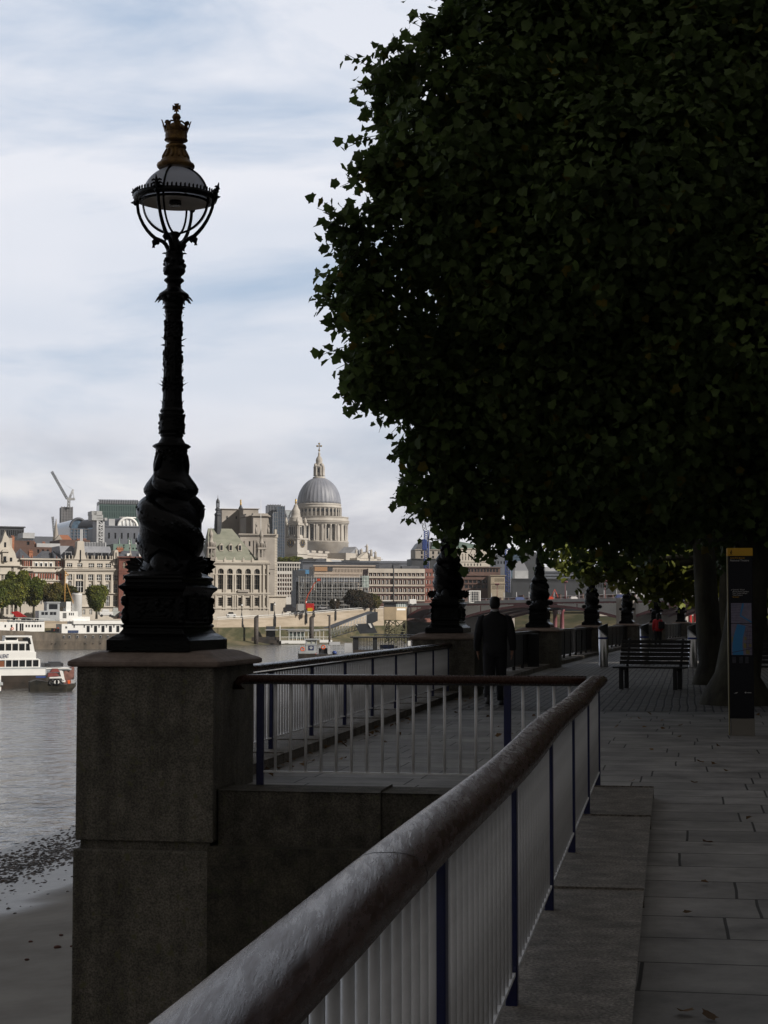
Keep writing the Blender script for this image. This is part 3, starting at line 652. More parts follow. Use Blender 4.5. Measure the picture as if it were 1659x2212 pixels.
    prof += [(0.062, zL(1965)), (0.058, zL(1950)), (0.068, zL(1935)), (0.088, zL(1915)), (0.084, zL(1900)), (0.064, zL(1885)), (0.060, zL(1870)), (0.085, zL(1845)), (0.098, zL(1820)), (0.095, zL(1795)), (0.078, zL(1770)), (0.085, zL(1740)), (0.078, zL(1710)), (0.074, zL(1690)), (0.076, zL(1660)), (0.082, zL(1640)), (0.07, zL(1625)), (0.050, zL(1600)), (0.048, zL(1560)), (0.045, zL(1520)), (0.03, zL(1490)), (0.05, zL(1460)), (0.03, zL(1452))]
    prof = sorted(prof, key=lambda q: q[1])
    fl0, fl1 = zM(1270), zM(340)
    mb.lathe([(r, z) for r, z in prof], 72, mod=lambda a, z: (1 - 0.055 * abs(math.sin(a * 9))) if fl0 < z < fl1 else (1 + .10 * math.cos(2 * (a - (z - zN(480)) * 5))) if zN(620) < z < zN(320) else 1.0)
    mb.build('column', M_iron, root)
    # leaf wreaths, spikes and curls on the shaft
    mb = MB(); rs = random.Random(9)
    def leaf(a, z, r0, ln, wd, up, curl=0.0):
        er = Vector((math.cos(a), math.sin(a), 0)); et = Vector((-math.sin(a), math.cos(a), 0)); p = er * r0 + Vector((0, 0, z)); pts = []
        for k in range(5):
            s = k / 4; pts.append(p + er * (ln * s) + Vector((0, 0, up * s + curl * s * s)))
        wv = [0.7, 1.0, 0.85, 0.5, 0.06]; vs = []
        for q, ww in zip(pts, wv): vs += [q - et * wd * ww, q + er * 0.006 + Vector((0, 0, .008 * ww)), q + et * wd * ww, q - er * .004 - Vector((0, 0, .010 * ww))]
        fs = []
        for k in range(4):
            for j in range(4): fs.append([k * 4 + j, k * 4 + (j + 1) % 4, (k + 1) * 4 + (j + 1) % 4, (k + 1) * 4 + j])
        fs += [(0, 1, 2, 3), (16, 17, 18, 19)]; mb.add(vs, fs)
    for (y, n, r0, ln, up, wd, c) in ((360, 6, .070, .022, .03, .014, 0), (400, 7, .07, .02, -.01, .012, 0), (610, 5, .072, .055, .022, .016, 0), (655, 5, .072, .042, -.004, .014, 0), (890, 7, .078, .022, .014, .012, 0), (915, 6, .078, .026, .01, .012, 0), (975, 6, .078, .016, .04, .014, 0),
                                       (1050, 6, .078, .030, .03, .016, 0), (1085, 6, .08, .035, .03, .016, 0), (1120, 6, .08, .062, .035, .018, 0), (1170, 6, .08, .02, .01, .012, 0), (1290, 8, .09, .02, .012, .012, 0), (245, 8, .078, .028, .006, .014, -.01), (1435, 10, .108, .014, .010, .02, 0)):
        for k in range(n): leaf(2 * math.pi * (k + (y % 7) / 7) / n, zM(y), r0 - .006, ln, wd, up, c)
    for k in range(8): leaf(2 * math.pi * k / 8, zM(125), .118, .050, .026, -.012, -.03)
    for k in range(8): leaf(2 * math.pi * k / 8 + .3, zM(150), .10, .034, .022, .012, -.045)
    for k in range(6): leaf(2 * math.pi * k / 6 + .2, zL(1640), .07, .035, .018, .006, -.012)
    # crinkled wreath masses hugging the shaft
    for (ya, yb, r0) in ((400, 580, .080), (720, 880, .086), (1020, 1160, .088)):
        for k in range(90):
            a = rs.uniform(0, 2 * math.pi); y = rs.uniform(ya, yb); mb.sphere((math.cos(a) * (r0 - .008), math.sin(a) * (r0 - .008), zM(y)), rs.uniform(.008, .017), 6, 0, (1, 1, rs.uniform(.8, 1.9)))
    for k in range(70):
        a = rs.uniform(0, 2 * math.pi); z = rs.uniform(zM(1640), zM(1470)); mb.sphere((math.cos(a) * .106, math.sin(a) * .106, z), rs.uniform(.008, .016), 6)
    for k in range(60):
        a = rs.uniform(0, 2 * math.pi); z = rs.uniform(zN(240), zN(110)); mb.sphere((math.cos(a) * .122, math.sin(a) * .122, z), rs.uniform(.012, .024), 6, 0, (1, 1, 1.4))
    for k in range(26):
        a = rs.uniform(0, 2 * math.pi); z = rs.uniform(zL(1860), zL(1700)); mb.sphere((math.cos(a) * .084, math.sin(a) * .084, z), rs.uniform(.012, .028), 7)
    mb.build('shaft_pattern', M_iron, root)
    # two entwined sturgeons
    for f in range(2):
        ph = f * math.pi - 1.85
        pts = []; rad = []
        K = 64
        for k in range(K + 1):
            s = k / K
            # head at the bottom, tail flaring up against the column
            z = zN(np.interp(s, [0, .12, .35, .52, .62, .70, .92, 1], [1080, 980, 830, 690, 610, 530, 440, 320]))
            turns = 1.12 * s
            a = ph - turns * 2 * math.pi
            zz = (1880 - z / KN)
            env = np.interp(zz, [300, 400, 480, 560, 640, 720, 800, 900, 1000, 1100], [.140, .180, .242, .195, .275, .318, .318, .300, .255, .245])
            r = np.interp(s, [0, .08, .3, .5, .62, .75, .9, 1], [.12, .14, .135, .120, .092, .088, .065, .03])
            pts.append((math.cos(a) * (env - r * .88), math.sin(a) * (env - r * .88), z)); rad.append(r)
        mb = MB(); mb.tube(pts, rad, 18)
        # dorsal scutes along the outside of the body
        for k in range(3, K - 3, 2):
            p = Vector(pts[k]); er = Vector((p.x, p.y, 0)).normalized(); q = p + er * rad[k] * .94 + Vector((0, 0, rad[k] * .2))
            t = (Vector(pts[k + 1]) - Vector(pts[k - 1])).normalized(); sz = rad[k] * .22
            mb.add([q - t * sz, q + t * sz, q + Vector((0, 0, sz * .8)), q - Vector((0, 0, sz * .8)), q + er * sz * .7 + t * sz * .3], [(0, 2, 4), (2, 1, 4), (1, 3, 4), (3, 0, 4)])
        fish = mb.build('sturgeon', M_scale, root)
        # head: long snout resting on the pedestal, mouth, eye
        mb = MB(); p0 = Vector(pts[0]); a0 = ph; er = Vector((math.cos(a0), math.sin(a0), 0)); et = Vector((-math.sin(a0), math.cos(a0), 0))
        hp = [p0, p0 + et * .05 + er * .03 - Vector((0, 0, .05)), p0 + et * .10 + er * .055 - Vector((0, 0, .11)), p0 + et * .13 + er * .085 - Vector((0, 0, .165)), p0 + et * .15 + er * .12 - Vector((0, 0, .19)), p0 + et * .16 + er * .15 - Vector((0, 0, .20))]
        mb.tube(hp, [.108, .122, .115, .082, .055, .03], 16)
        for sd_ in (-1, 1):
            c = hp[2] + Vector((0, 0, .05)) + et.cross(Vector((0, 0, 1))) * 0.0 + er * .075 + et * (.045 * sd_); mb.sphere(c, .026, 10)
        jp = [hp[2] - Vector((0, 0, .055)) + er * .03, hp[3] - Vector((0, 0, .055)) + er * .04, hp[4] - Vector((0, 0, .045)) + er * .035]
        mb.tube(jp, [.07, .05, .02], 12)
        mb.build('head', M_iron, fish)
        # fins fanned out as on a heraldic fish
        for (side, zc_, rr, sz) in ((1, zN(1165), .24, .20), (-1, zN(1170), .24, .20)):
            mb = MB(); af = a0 + side * 1.3; er2 = Vector((math.cos(af), math.sin(af), 0)); et2 = Vector((-math.sin(af), math.cos(af), 0)); base = er2 * rr * .8 + Vector((0, 0, zc_))
            n_r = 5; vs = [base + Vector((0, 0, .02)), base - Vector((0, 0, .02))]
            rim = []
            for q in range(n_r * 2 + 1):
                t = q / (n_r * 2); an = R(-22 + 62 * t); ln = sz * (1.0 if q % 2 == 0 else .86) * (0.8 + .4 * math.sin(math.pi * t))
                rim.append(base + er2 * math.cos(an) * ln + Vector((0, 0, math.sin(an) * ln)) + et2 * .05 * side * math.sin(t * 3))
            for q in range(len(rim) - 1):
                mb.add([base + et2 * .016, base - et2 * .016, rim[q] + et2 * .004, rim[q] - et2 * .004, rim[q + 1] + et2 * .004, rim[q + 1] - et2 * .004], [(0, 2, 4), (1, 5, 3), (2, 3, 5, 4), (0, 1, 3, 2), (0, 4, 5, 1)])
            mb.build('fin', M_iron, fish)
        # back fins standing off the coil
        for (y, az) in ((655, 0.0),):
            mb = MB(); az = 0.12 + f * math.pi; er2 = Vector((math.cos(az), math.sin(az), 0)); b0 = er2 * .235 + Vector((0, 0, zN(720)))
            et2 = Vector((-math.sin(az), math.cos(az), 0))
            vs = [b0, b0 + Vector((0, 0, .07)), b0 + er2 * .03 + Vector((0, 0, .105)), b0 + er2 * .06 + Vector((0, 0, .06)), b0 + er2 * .055 + Vector((0, 0, .0))]
            mb.prism(vs, et2 * -.012, et2 * .012); mb.build('fin', M_iron, fish)
        # tail lobes pressed against the column
        mb = MB(); p1 = Vector(pts[-1]); a1 = math.atan2(p1.y, p1.x); er2 = Vector((math.cos(a1), math.sin(a1), 0)); et2 = Vector((-math.sin(a1), math.cos(a1), 0))
        for sd_ in (-1, 1):
            mb.tube([p1 - Vector((0, 0, .03)), p1 + et2 * .03 * sd_ + Vector((0, 0, .06)), p1 + et2 * .06 * sd_ + Vector((0, 0, .13)) - er2 * .01, p1 + et2 * .045 * sd_ + Vector((0, 0, .19)) - er2 * .02], [.035, .034, .024, .005], 8)
        mb.build('tail', M_iron, fish)
    # fish heads and foliage around the foot of the bulge
    mb = MB(); rs = random.Random(21)
    for k in range(8):
        a = 2 * math.pi * k / 8 + .25; leaf(a, zN(1225), .20, .13 + .03 * (k % 2), .05, .02, .035)
        leaf(a + .4, zN(1190), .19, .10, .04, .055, .0)
    for k in range(60):
        a = rs.uniform(0, 2 * math.pi); mb.sphere((math.cos(a) * .22, math.sin(a) * .24, rs.uniform(zN(1240), zN(1150))), rs.uniform(.02, .045), 8)
    mb.build('acanthus', M_iron, root)
    # arms, ring and crest
    rg = zL(1092); RR = .355
    A0 = R(-97)
    for k in range(4):
        a = A0 + k * math.pi / 2; er = Vector((math.cos(a), math.sin(a), 0)); mb = MB()
        path = [(.055, 1620), (.062, 1590), (.085, 1545), (.115, 1515), (.150, 1497), (.185, 1480), (.225, 1440), (.262, 1395), (.300, 1335), (.330, 1270), (.350, 1210), (.358, 1150), (.362, 1102)]
        mb.tube([er * r + Vector((0, 0, zL(y))) for r, y in path], [.020, .020, .019, .018, .018, .018, .017, .016, .015, .014, .014, .014, .016], 10)
        # curled bud under the arm
        mb.tube([er * r + Vector((0, 0, zL(y))) for r, y in ((.165, 1492), (.178, 1505), (.190, 1522), (.198, 1548))], [.012, .026, .030, .012], 9)
        for q in (-1, 0, 1):
            mb.tube([er * .198 + Vector((0, 0, zL(1545))), er * (.200 + .012 * q) + Vector((0, 0, zL(1575)))], [.010, .003], 6)
        mb.tube([er * .160 + Vector((0, 0, zL(1500))), er * .150 + Vector((0, 0, zL(1530))), er * .163 + Vector((0, 0, zL(1545)))], [.010, .009, .006], 7)
        # finial on the ring
        mb.sphere(tuple(er * .372 + Vector((0, 0, zL(1110)))), .030, 10); mb.tube([er * .385 + Vector((0, 0, zL(1110))), er * .425 + Vector((0, 0, zL(1108)))], [.020, .003], 6)
        mb.tube([er * .372 + Vector((0, 0, zL(1087))), er * .385 + Vector((0, 0, zL(1052))), er * .398 + Vector((0, 0, zL(1015))), er * .408 + Vector((0, 0, zL(965)))], [.018, .020, .014, .003], 7)
        for q in range(3):
            for sd_ in (-1, 1):
                et = Vector((-math.sin(a), math.cos(a), 0)); b0 = er * (.378 + .008 * q) + Vector((0, 0, zL(1077 - 28 * q)))
                mb.tube([b0, b0 + et * .028 * sd_ + Vector((0, 0, .010)), b0 + et * .046 * sd_ + Vector((0, 0, .002))], [.008, .010, .007], 6)
        mb.build('arm', M_iron, root)
    mb = MB()
    mb.lathe([(RR - .045, rg - .012), (RR - .01, rg - .028), (RR + .004, rg - .022), (RR + .012, rg), (RR + .006, rg + .020), (RR - .006, rg + .028), (RR - .04, rg + .020), (RR - .045, rg - .012)], 64, cap=False)
    mb.lathe([(.285, rg - .008), (RR - .04, rg - .010), (RR - .04, rg + .004), (.285, rg + .006), (.285, rg - .008)], 64, cap=False)
    for k in range(60):
        a = 2 * math.pi * k / 60; c = Vector((math.cos(a) * (RR + .002), math.sin(a) * (RR + .002), rg + .022)); et = Vector((-math.sin(a), math.cos(a), 0))
        mb.tube([c, c + Vector((0, 0, .022)), c + Vector((0, 0, .034)) + et * .004], [.008, .009, .004], 6)
    ring = mb.build('ring', M_iron, root)
    gz = zL(1112); GR = .292
    # lower clear bowl, upper opal dome, tray
    bowl = [(max(.004, GR * math.sin(t)), gz - GR * math.cos(t)) for t in np.linspace(0.02, math.pi / 2 + .12, 22)]
    mb = MB(); mb.lathe(bowl, 48, cap=False); mb.build('glass_bowl', M_globe, root)
    t0 = math.acos(-(rg - gz) / GR) if abs(rg - gz) < GR else 1.6
    up = [(GR * math.sin(t), gz - GR * math.cos(t)) for t in np.linspace(math.pi / 2 + .0, math.pi - .35, 18)]
    t_ = M_opal.node_tree; tr_ = t_.nodes.new('ShaderNodeBsdfTranslucent'); tr_.inputs['Color'].default_value = (.85, .88, .95, 1); mx_ = t_.nodes.new('ShaderNodeMixShader'); mx_.inputs[0].default_value = .65; t_.links.new(t_.nodes['Principled BSDF'].outputs[0], mx_.inputs[1]); t_.links.new(tr_.outputs[0], mx_.inputs[2]); t_.links.new(mx_.outputs[0], t_.nodes['Material Output'].inputs['Surface'])
    mb = MB(); mb.lathe(up, 48, cap=False); mb.build('opal_dome', M_opal, root)
    mb = MB(); mb.lathe([(.04, gz - .004), (.20, gz - .010), (.262, gz - .016), (.281, gz - .028), (.285, gz - .022), (.278, gz - .004), (.2, gz + .02), (.04, gz + .03)], 48); tr = mb.build('reflector_tray', M_tray, root)
    mb = MB(); mb.lathe([(.05, gz - .05), (.055, gz - .03), (.05, gz + .0)], 16); mb.build('bulb_holder', M_iron, tr)
    mb = MB()
    mb.lathe([(.284, gz - .026), (.293, gz - .026), (.296, gz - .006), (.284, gz - .006), (.284, gz - .026)], 48, cap=False)
    for k in range(4):
        a = A0 + k * math.pi / 2 + R(4); er = Vector((math.cos(a), math.sin(a), 0)); pts = []
        for t in np.linspace(0.08, math.pi - .33, 30): pts.append(er * (GR + .006) * math.sin(t) + Vector((0, 0, gz - (GR + .006) * math.cos(t))))
        mb.tube(pts, [.010] * 30, 8)
    mb.lathe([(.02, gz - GR - .035), (.045, gz - GR - .02), (.055, gz - GR - .004), (.03, gz - GR + .012)], 20)
    mb.build('globe_straps', M_iron, root)
    # gilded cap, crown and cross
    mb = MB()
    mb.lathe([(.150, zL(800)), (.163, zL(785)), (.166, zL(768)), (.160, zL(752)), (.140, zL(738)), (.128, zL(715)), (.108, zL(690)), (.092, zL(655)), (.082, zL(615)), (.079, zL(600)), (.090, zL(592)), (.092, zL(578)), (.086, zL(565)), (.066, zL(556)), (.060, zL(540)), (.066, zL(534)), (.092, zL(524)), (.098, zL(510)), (.094, zL(500)), (.097, zL(470)), (.094, zL(445)), (.097, zL(432)), (.09, zL(428)), (.03, zL(420))], 40)
    for k in range(26):
        a = 2 * math.pi * k / 26; mb.sphere((math.cos(a) * .094, math.sin(a) * .094, zL(512)), .009, 6)
    for k in range(12):
        a = 2 * math.pi * k / 12
        for (y0, y1, r0, r1) in ((610, 690, .082, .110),):
            mb.tube([(math.cos(a) * r0, math.sin(a) * r0, zL(y0)), (math.cos(a) * (r0 * .5 + r1 * .5 - .003), math.sin(a) * (r0 * .5 + r1 * .5 - .003), zL((y0 + y1) / 2)), (math.cos(a) * r1, math.sin(a) * r1, zL(y1)), (math.cos(a) * (r1 + .012), math.sin(a) * (r1 + .012), zL(y1 + 14))], [.008, .016, .016, .006], 6)
    mb.build('gilt_cap', M_gilt, root)
    mb = MB()
    for k in range(8):
        a = 2 * math.pi * (k + .5) / 8; er = Vector((math.cos(a), math.sin(a), 0)); et = Vector((-math.sin(a), math.cos(a), 0)); tall = k % 2 == 0
        h = 315 if tall else 345; r1 = .128
        lo = er * .094 + Vector((0, 0, zL(432))); mid = er * .108 + Vector((0, 0, zL(385))); top = er * r1 + Vector((0, 0, zL(h)))
        if tall: poly = [lo - et * .030, lo + et * .030, mid + et * .016, er * .112 + et * .030 + Vector((0, 0, zL(372))), er * .116 + et * .012 + Vector((0, 0, zL(352))), top, er * .116 - et * .012 + Vector((0, 0, zL(352))), er * .112 - et * .030 + Vector((0, 0, zL(372))), mid - et * .016]
        else: poly = [lo - et * .030, lo + et * .030, mid + et * .014, er * .116 + et * .034 + Vector((0, 0, zL(365))), top + et * .012, top - et * .012, er * .116 - et * .034 + Vector((0, 0, zL(365))), mid - et * .014]
        mb.prism(poly, er * -.005, er * .005)
    mb.lathe([(.086, zL(428)), (.088, zL(400)), (.075, zL(370)), (.05, zL(350)), (.024, zL(335)), (.020, zL(326)), (.025, zL(320))], 24)
    for k in range(4):
        a = 2 * math.pi * k / 4 + .4; mb.tube([(math.cos(a) * .10, math.sin(a) * .10, zL(400)), (math.cos(a) * .085, math.sin(a) * .085, zL(350)), (math.cos(a) * .045, math.sin(a) * .045, zL(318)), (0, 0, zL(322))], .008, 7)
    mb.sphere((0, 0, zL(284)), .037, 18); mb.lathe([(.0385, zL(287)), (.040, zL(284)), (.0385, zL(281))], 18, cap=False)
    mb.build('crown', M_gilt, root)
    mb = MB(); zc_ = zL(186); a_, b_ = .036, .009
    for k in range(4):
        ca, sa = math.cos(k * math.pi / 2), math.sin(k * math.pi / 2)
        pts = [(-b_, 0), (-a_ * .62, a_), (a_ * .62, a_), (b_, 0)]
        mb.prism([(x * ca - z * sa, 0, zc_ + x * sa + z * ca) for x, z in pts], (0, -.006, 0), (0, .006, 0))
    mb.lathe([(.007, zL(250)), (.006, zL(222))], 8)
    mb.build('cross', M_gilt, root)
    return root
lamp0 = build_lamp(); index_kids()
LLAB = ['nearest ornate black lamp standard with entwined fish, glass globe and gilt crown', 'second black fish lamp standard, its globe half hidden in the leaves beside the suited man', 'third black fish lamp standard, just right of the man in the suit',
        'fourth black fish lamp standard, left of the steel bollards', 'fifth black fish lamp standard in the receding row', 'sixth black fish lamp standard, behind the person in red', 'seventh black fish lamp standard in the receding row', 'eighth and farthest black fish lamp standard near the tree trunk']
for i, (x, y) in enumerate(LAMP):
    o = lamp0 if i == 0 else copy_tree(lamp0)
    T = LT[i]; o.location = (x, y, 1.177); o.rotation_euler = (0, R(0.42) if i == 0 else 0, math.atan2(T.y, T.x) - math.pi / 2)
    o['label'] = LLAB[i]
# ------------------------------------------------------------------ the north bank
class Fac:
    """a facade plane between two ground points; s runs left to right, n points outwards"""
    def __init__(s, xl, Dl, xr, Dr=None, py=1300, rot=12):
        a = W(xl, py, Dl); u, b_, c_ = ray(xr, py); k = u / b_; th = -math.atan2(a.x, a.y) + R(rot)
        Ln = (k * Dl - a.x) / (math.cos(th) - k * math.sin(th)); Dr = Dl + Ln * math.sin(th); b = W(xr, py, Dr)
        s.A = Vector((a.x, a.y, 0)); s.B = Vector((b.x, b.y, 0)); s.L = (s.B - s.A).length
        s.T = (s.B - s.A).normalized(); s.N = Vector((s.T.y, -s.T.x, 0)); s.D = (Dl + Dr) / 2
    def S(s, px, py=1300):
        u, b, c = ray(px, py); k = u / b
        return (k * s.A.y - s.A.x) / (s.T.x - k * s.T.y)
    def Z(s, py, px=None):
        if px is None: return Zat(py, s.D)
        q = s.A + s.T * s.S(px, py); return Zat(py, q.y)
    def p(s, a, z, n=0.0):
        q = s.A + s.T * a + s.N * n; return (q.x, q.y, z)
    def box(s, mb, s0, s1, z0, z1, n0, n1, mi=0):
        mb.hexa([s.p(s0, z0, n1), s.p(s1, z0, n1), s.p(s1, z0, n0), s.p(s0, z0, n0), s.p(s0, z1, n1), s.p(s1, z1, n1), s.p(s1, z1, n0), s.p(s0, z1, n0)], mi)
def glassm(n, c, r=0.15, v=0.5): return mat(n, c, r, var=v, vscale=0.4, spec=0.5)
G_dark = glassm('window_glass', (0.018, 0.020, 0.024)); 
M_cream = mat('portland_stone', (0.46, 0.42, 0.365), 0.8, col2=(0.56, 0.515, 0.455), vscale=0.25, bump=0.2, bscale=3)
M_stone2 = mat('weathered_stone', (0.27, 0.245, 0.22), 0.85, col2=(0.40, 0.365, 0.33), vscale=0.18)
M_stone3 = mat('pale_stone', (0.42, 0.38, 0.33), 0.8, col2=(0.54, 0.50, 0.44), vscale=0.2)
M_redb = mat('red_brick', (0.13, 0.048, 0.036), 0.85, col2=(0.18, 0.068, 0.05), vscale=0.3)
M_brownb = mat('brown_brick', (0.085, 0.05, 0.04), 0.85, col2=(0.13, 0.075, 0.06), vscale=0.3)
M_terra = mat('orange_brick', (0.32, 0.13, 0.07), 0.8, var=0.2)
M_slate = mat('slate_roof', (0.065, 0.070, 0.085), 0.45, col2=(0.11, 0.115, 0.13), vscale=0.6, stretch=(1, 1, 4))
M_lead = mat('lead_roof', (0.20, 0.21, 0.24), 0.5, col2=(0.29, 0.30, 0.33), vscale=0.35)
M_green = mat('green_slate', (0.17, 0.18, 0.14), 0.7, col2=(0.245, 0.25, 0.20), vscale=0.3, stretch=(1, 1, 3))
M_copper = mat('copper_green', (0.13, 0.19, 0.165), 0.6, var=0.25, vscale=0.4)
M_darkcl = mat('dark_cladding', (0.035, 0.038, 0.045), 0.5, var=0.25, vscale=0.15)
M_greycl = mat('grey_cladding', (0.10, 0.11, 0.135), 0.5, var=0.2, vscale=0.1)
M_palecl = mat('pale_cladding', (0.42, 0.43, 0.45), 0.5, var=0.15, vscale=0.2)
M_white = mat('white_paint', (0.78, 0.78, 0.77), 0.5, var=0.06, vscale=0.3)
M_gblue = glassm('blue_curtain_glass', (0.07, 0.11, 0.16), 0.12, 0.4)
M_ggreen = glassm('green_curtain_glass', (0.035, 0.078, 0.078), 0.14, 0.4)
M_steelg = mat('grey_steel', (0.16, 0.17, 0.19), 0.45, var=0.2)
M_dsteel = mat('dark_steel', (0.02, 0.021, 0.024), 0.5, var=0.2)
M_gold = mat('gold_leaf', (0.75, 0.48, 0.12), 0.3, metal=0.9)
M_cbox = mat('beige_board', (0.42, 0.33, 0.22), 0.7, var=0.12, vscale=0.3)
M_redp = mat('red_paint', (0.45, 0.02, 0.02), 0.4, var=0.15)
M_bluep = mat('blue_paint', (0.03, 0.06, 0.22), 0.45, var=0.2)
M_yellow = mat('yellow_paint', (0.60, 0.38, 0.02), 0.45, var=0.1)
M_conc2 = mat('road_concrete', (0.24, 0.225, 0.20), 0.85, var=0.15, vscale=0.3)

def building(name, label, c, x0, yt, x1, D, m, rows=(), yb=None, depth=8, bands=(), cat='building', group=None, glass=None, base=0.0, rec=0.35, frame=None, root=None, piers=(), topw=0.0, nowin=False, parapet=None, rot=12):
    """c: print-measuring function; rows: (y_top, y_bottom, x_first, x_last, n, fill, kind)"""
    a = c(x0, yt); b = c(x1, yt)
    F = Fac(a[0], D[0], b[0], rot=rot); zt = F.Z(a[1]); zb = base if yb is None else F.Z(c(0, yb)[1])
    own = root is None
    if own:
        mid = (F.A + F.B) / 2; root = thing(name, label, cat, (mid.x, mid.y, zb), group)
    gl = glass or G_dark; wall = MB(); Lw = F.L
    R_ = []
    for r in rows:
        y0, y1, xa, xb, n, fill = r[:6]; kind = r[6] if len(r) > 6 else 'r'
        z1, z0 = F.Z(c(0, y0)[1]), F.Z(c(0, y1)[1]); sa, sb = F.S(c(xa, 0)[0]), F.S(c(xb, 0)[0]); pw = (sb - sa) / n
        R_.append((z0, z1, [(sa + pw * (i + .5 - fill / 2), sa + pw * (i + .5 + fill / 2)) for i in range(n)], kind))
    R_.sort(key=lambda q: q[0])
    if R_:
        F.box(wall, 0, Lw, zb, zt, -depth, -rec); z = zb; k = 0
        while k < len(R_):
            z0, z1 = R_[k][0], R_[k][1]; ops = list(R_[k][2]); kinds = [R_[k][3]] * len(ops)
            while k + 1 < len(R_) and R_[k + 1][0] < z1 - 0.05:
                k += 1; ops += R_[k][2]; kinds += [R_[k][3]] * len(R_[k][2]); z0 = min(z0, R_[k][0])
            k += 1
            if z0 > z: F.box(wall, 0, Lw, z, z0, -rec - .01, 0)
            o2 = sorted(zip(ops, kinds)); s = 0
            for (s0, s1), kd in o2:
                if s0 > s: F.box(wall, s, s0, z0, z1, -rec - .01, 0)
                if kd == 'a':
                    r = (s1 - s0) / 2; n = 8; pts = [(s0 + r - r * math.cos(math.pi * i / n), z1 - r + r * math.sin(math.pi * i / n) * 0.999) for i in range(n + 1)]
                    for (pa, pb) in zip(pts, pts[1:]):
                        wall.hexa([F.p(pa[0], pa[1], 0), F.p(pb[0], pb[1], 0), F.p(pb[0], pb[1], -rec), F.p(pa[0], pa[1], -rec), F.p(pa[0], z1 + .001, 0), F.p(pb[0], z1 + .001, 0), F.p(pb[0], z1 + .001, -rec), F.p(pa[0], z1 + .001, -rec)])
                s = s1
            if s < Lw: F.box(wall, s, Lw, z0, z1, -rec - .01, 0)
            z = z1
        if zt > z: F.box(wall, 0, Lw, z, zt, -rec - .01, 0)
    else: F.box(wall, 0, Lw, zb, zt, -depth, 0)
    for (y0, y1, pr) in bands: F.box(wall, -pr * .8, Lw + pr * .8, F.Z(c(0, y1)[1]), F.Z(c(0, y0)[1]), -.3, pr)
    for (xx, ww, y0, y1, pr) in piers:
        s = F.S(c(xx, 0)[0]); F.box(wall, s - ww / 2, s + ww / 2, F.Z(c(0, y1)[1]), F.Z(c(0, y0)[1]), -.2, pr)
    wall.build('wall', m, root)
    if not nowin:
        for (z0, z1, ops, kd) in R_:
            for (s0, s1) in ops:
                w_ = MB(); F.box(w_, s0 + .01, s1 - .01, z0 + .01, z1 - .01, -rec + .002, -rec + .06); 
                mats = [gl]
                if frame:
                    mats.append(frame[0]); t = frame[1]
                    for q in range(1, frame[2]): sq = s0 + (s1 - s0) * q / frame[2]; F.box(w_, sq - t / 2, sq + t / 2, z0 + .02, z1 - .02, -rec + .05, -rec + .16, 1)
                    for q in range(1, frame[3]): zq = z0 + (z1 - z0) * q / frame[3]; F.box(w_, s0 + .02, s1 - .02, zq - t / 2, zq + t / 2, -rec + .05, -rec + .14, 1)
                w_.build('window', mats, root)
    return root, F
def part(name, mb, m, root): return mb.build(name, m, root)

# the ground of the north bank
mb = MB()
BK = [(-260, 300), (-95, 408), (-46, 462), (-20, 540), (0, 600), (40, 640), (400, 760), (900, 900)]
top = [(-6000, 300)] + BK + [(3000, 9000), (-6000, 9000)]
mb.add([(x, y, -0.02) for x, y in top], [list(range(len(top)))])
tag(mb.build('north_bank_ground', M_conc2), kind='structure')

# ---------------- cathedral
M_cath = mat('cathedral_stone', (0.34, 0.31, 0.28), 0.8, col2=(0.47, 0.44, 0.40), vscale=0.12)
M_dome = mat('dome_lead', (0.17, 0.18, 0.22), 0.5, col2=(0.24, 0.25, 0.29), vscale=0.25, stretch=(1, 1, .3))
DC = 1298.0
cx, cy = Xat(cF(705, 0)[0], DC), DC
kf = DC / FPX * 0.13424
cathedral = thing('cathedral', 'great domed stone cathedral with clock tower rising above the rooftops', 'cathedral', (cx, cy, 0))
zf = lambda y, D=DC: Zat(cF(0, y)[1], D)
mb = MB(); n = 32
ribf = lambda a, z: 1 + 0.018 * abs(math.cos(a * 16)) ** 6 - 0.006
R0 = 350 * kf
dz0, dz1 = zf(1075), zf(700)
pr = [(R0 * math.cos(t) if t < 1.45 else R0 * .1, dz0 + (zf(640) - dz0) * math.sin(t)) for t in np.linspace(0, 1.36, 18)]
mb.lathe(pr, 192, (cx, cy, 0), mod=ribf); part('dome', mb, M_dome, cathedral)
mb = MB()
mb.lathe([(R0 * .98, zf(1270)), (R0 * 1.0, zf(1150)), (R0 * 1.02, zf(1148)), (R0 * 1.045, zf(1140)), (R0 * 1.05, zf(1125)), (R0 * 1.02, zf(1118)), (R0 * 1.01, zf(1100)), (R0 * 1.03, zf(1095)), (R0 * 1.03, zf(1085)), (R0 * 1.0, zf(1072))], 96, (cx, cy, 0))
for k in range(32):
    a = 2 * math.pi * (k + .5) / 32; c_, s_ = math.cos(a), math.sin(a); t = Vector((-s_, c_, 0)); q = Vector((cx + c_ * R0, cy + s_ * R0, 0)); er = Vector((c_, s_, 0))
    for (h0, h1) in ((1275, 1150),):
        A = q - t * .5; B = q + t * .5
        mb.hexa([tuple(v + Vector((0, 0, zz))) for zz in (zf(h0), zf(h1)) for v in (A - er * .5, A + er * .8, B + er * .8, B - er * .5)])
part('attic', mb, M_cath, cathedral)
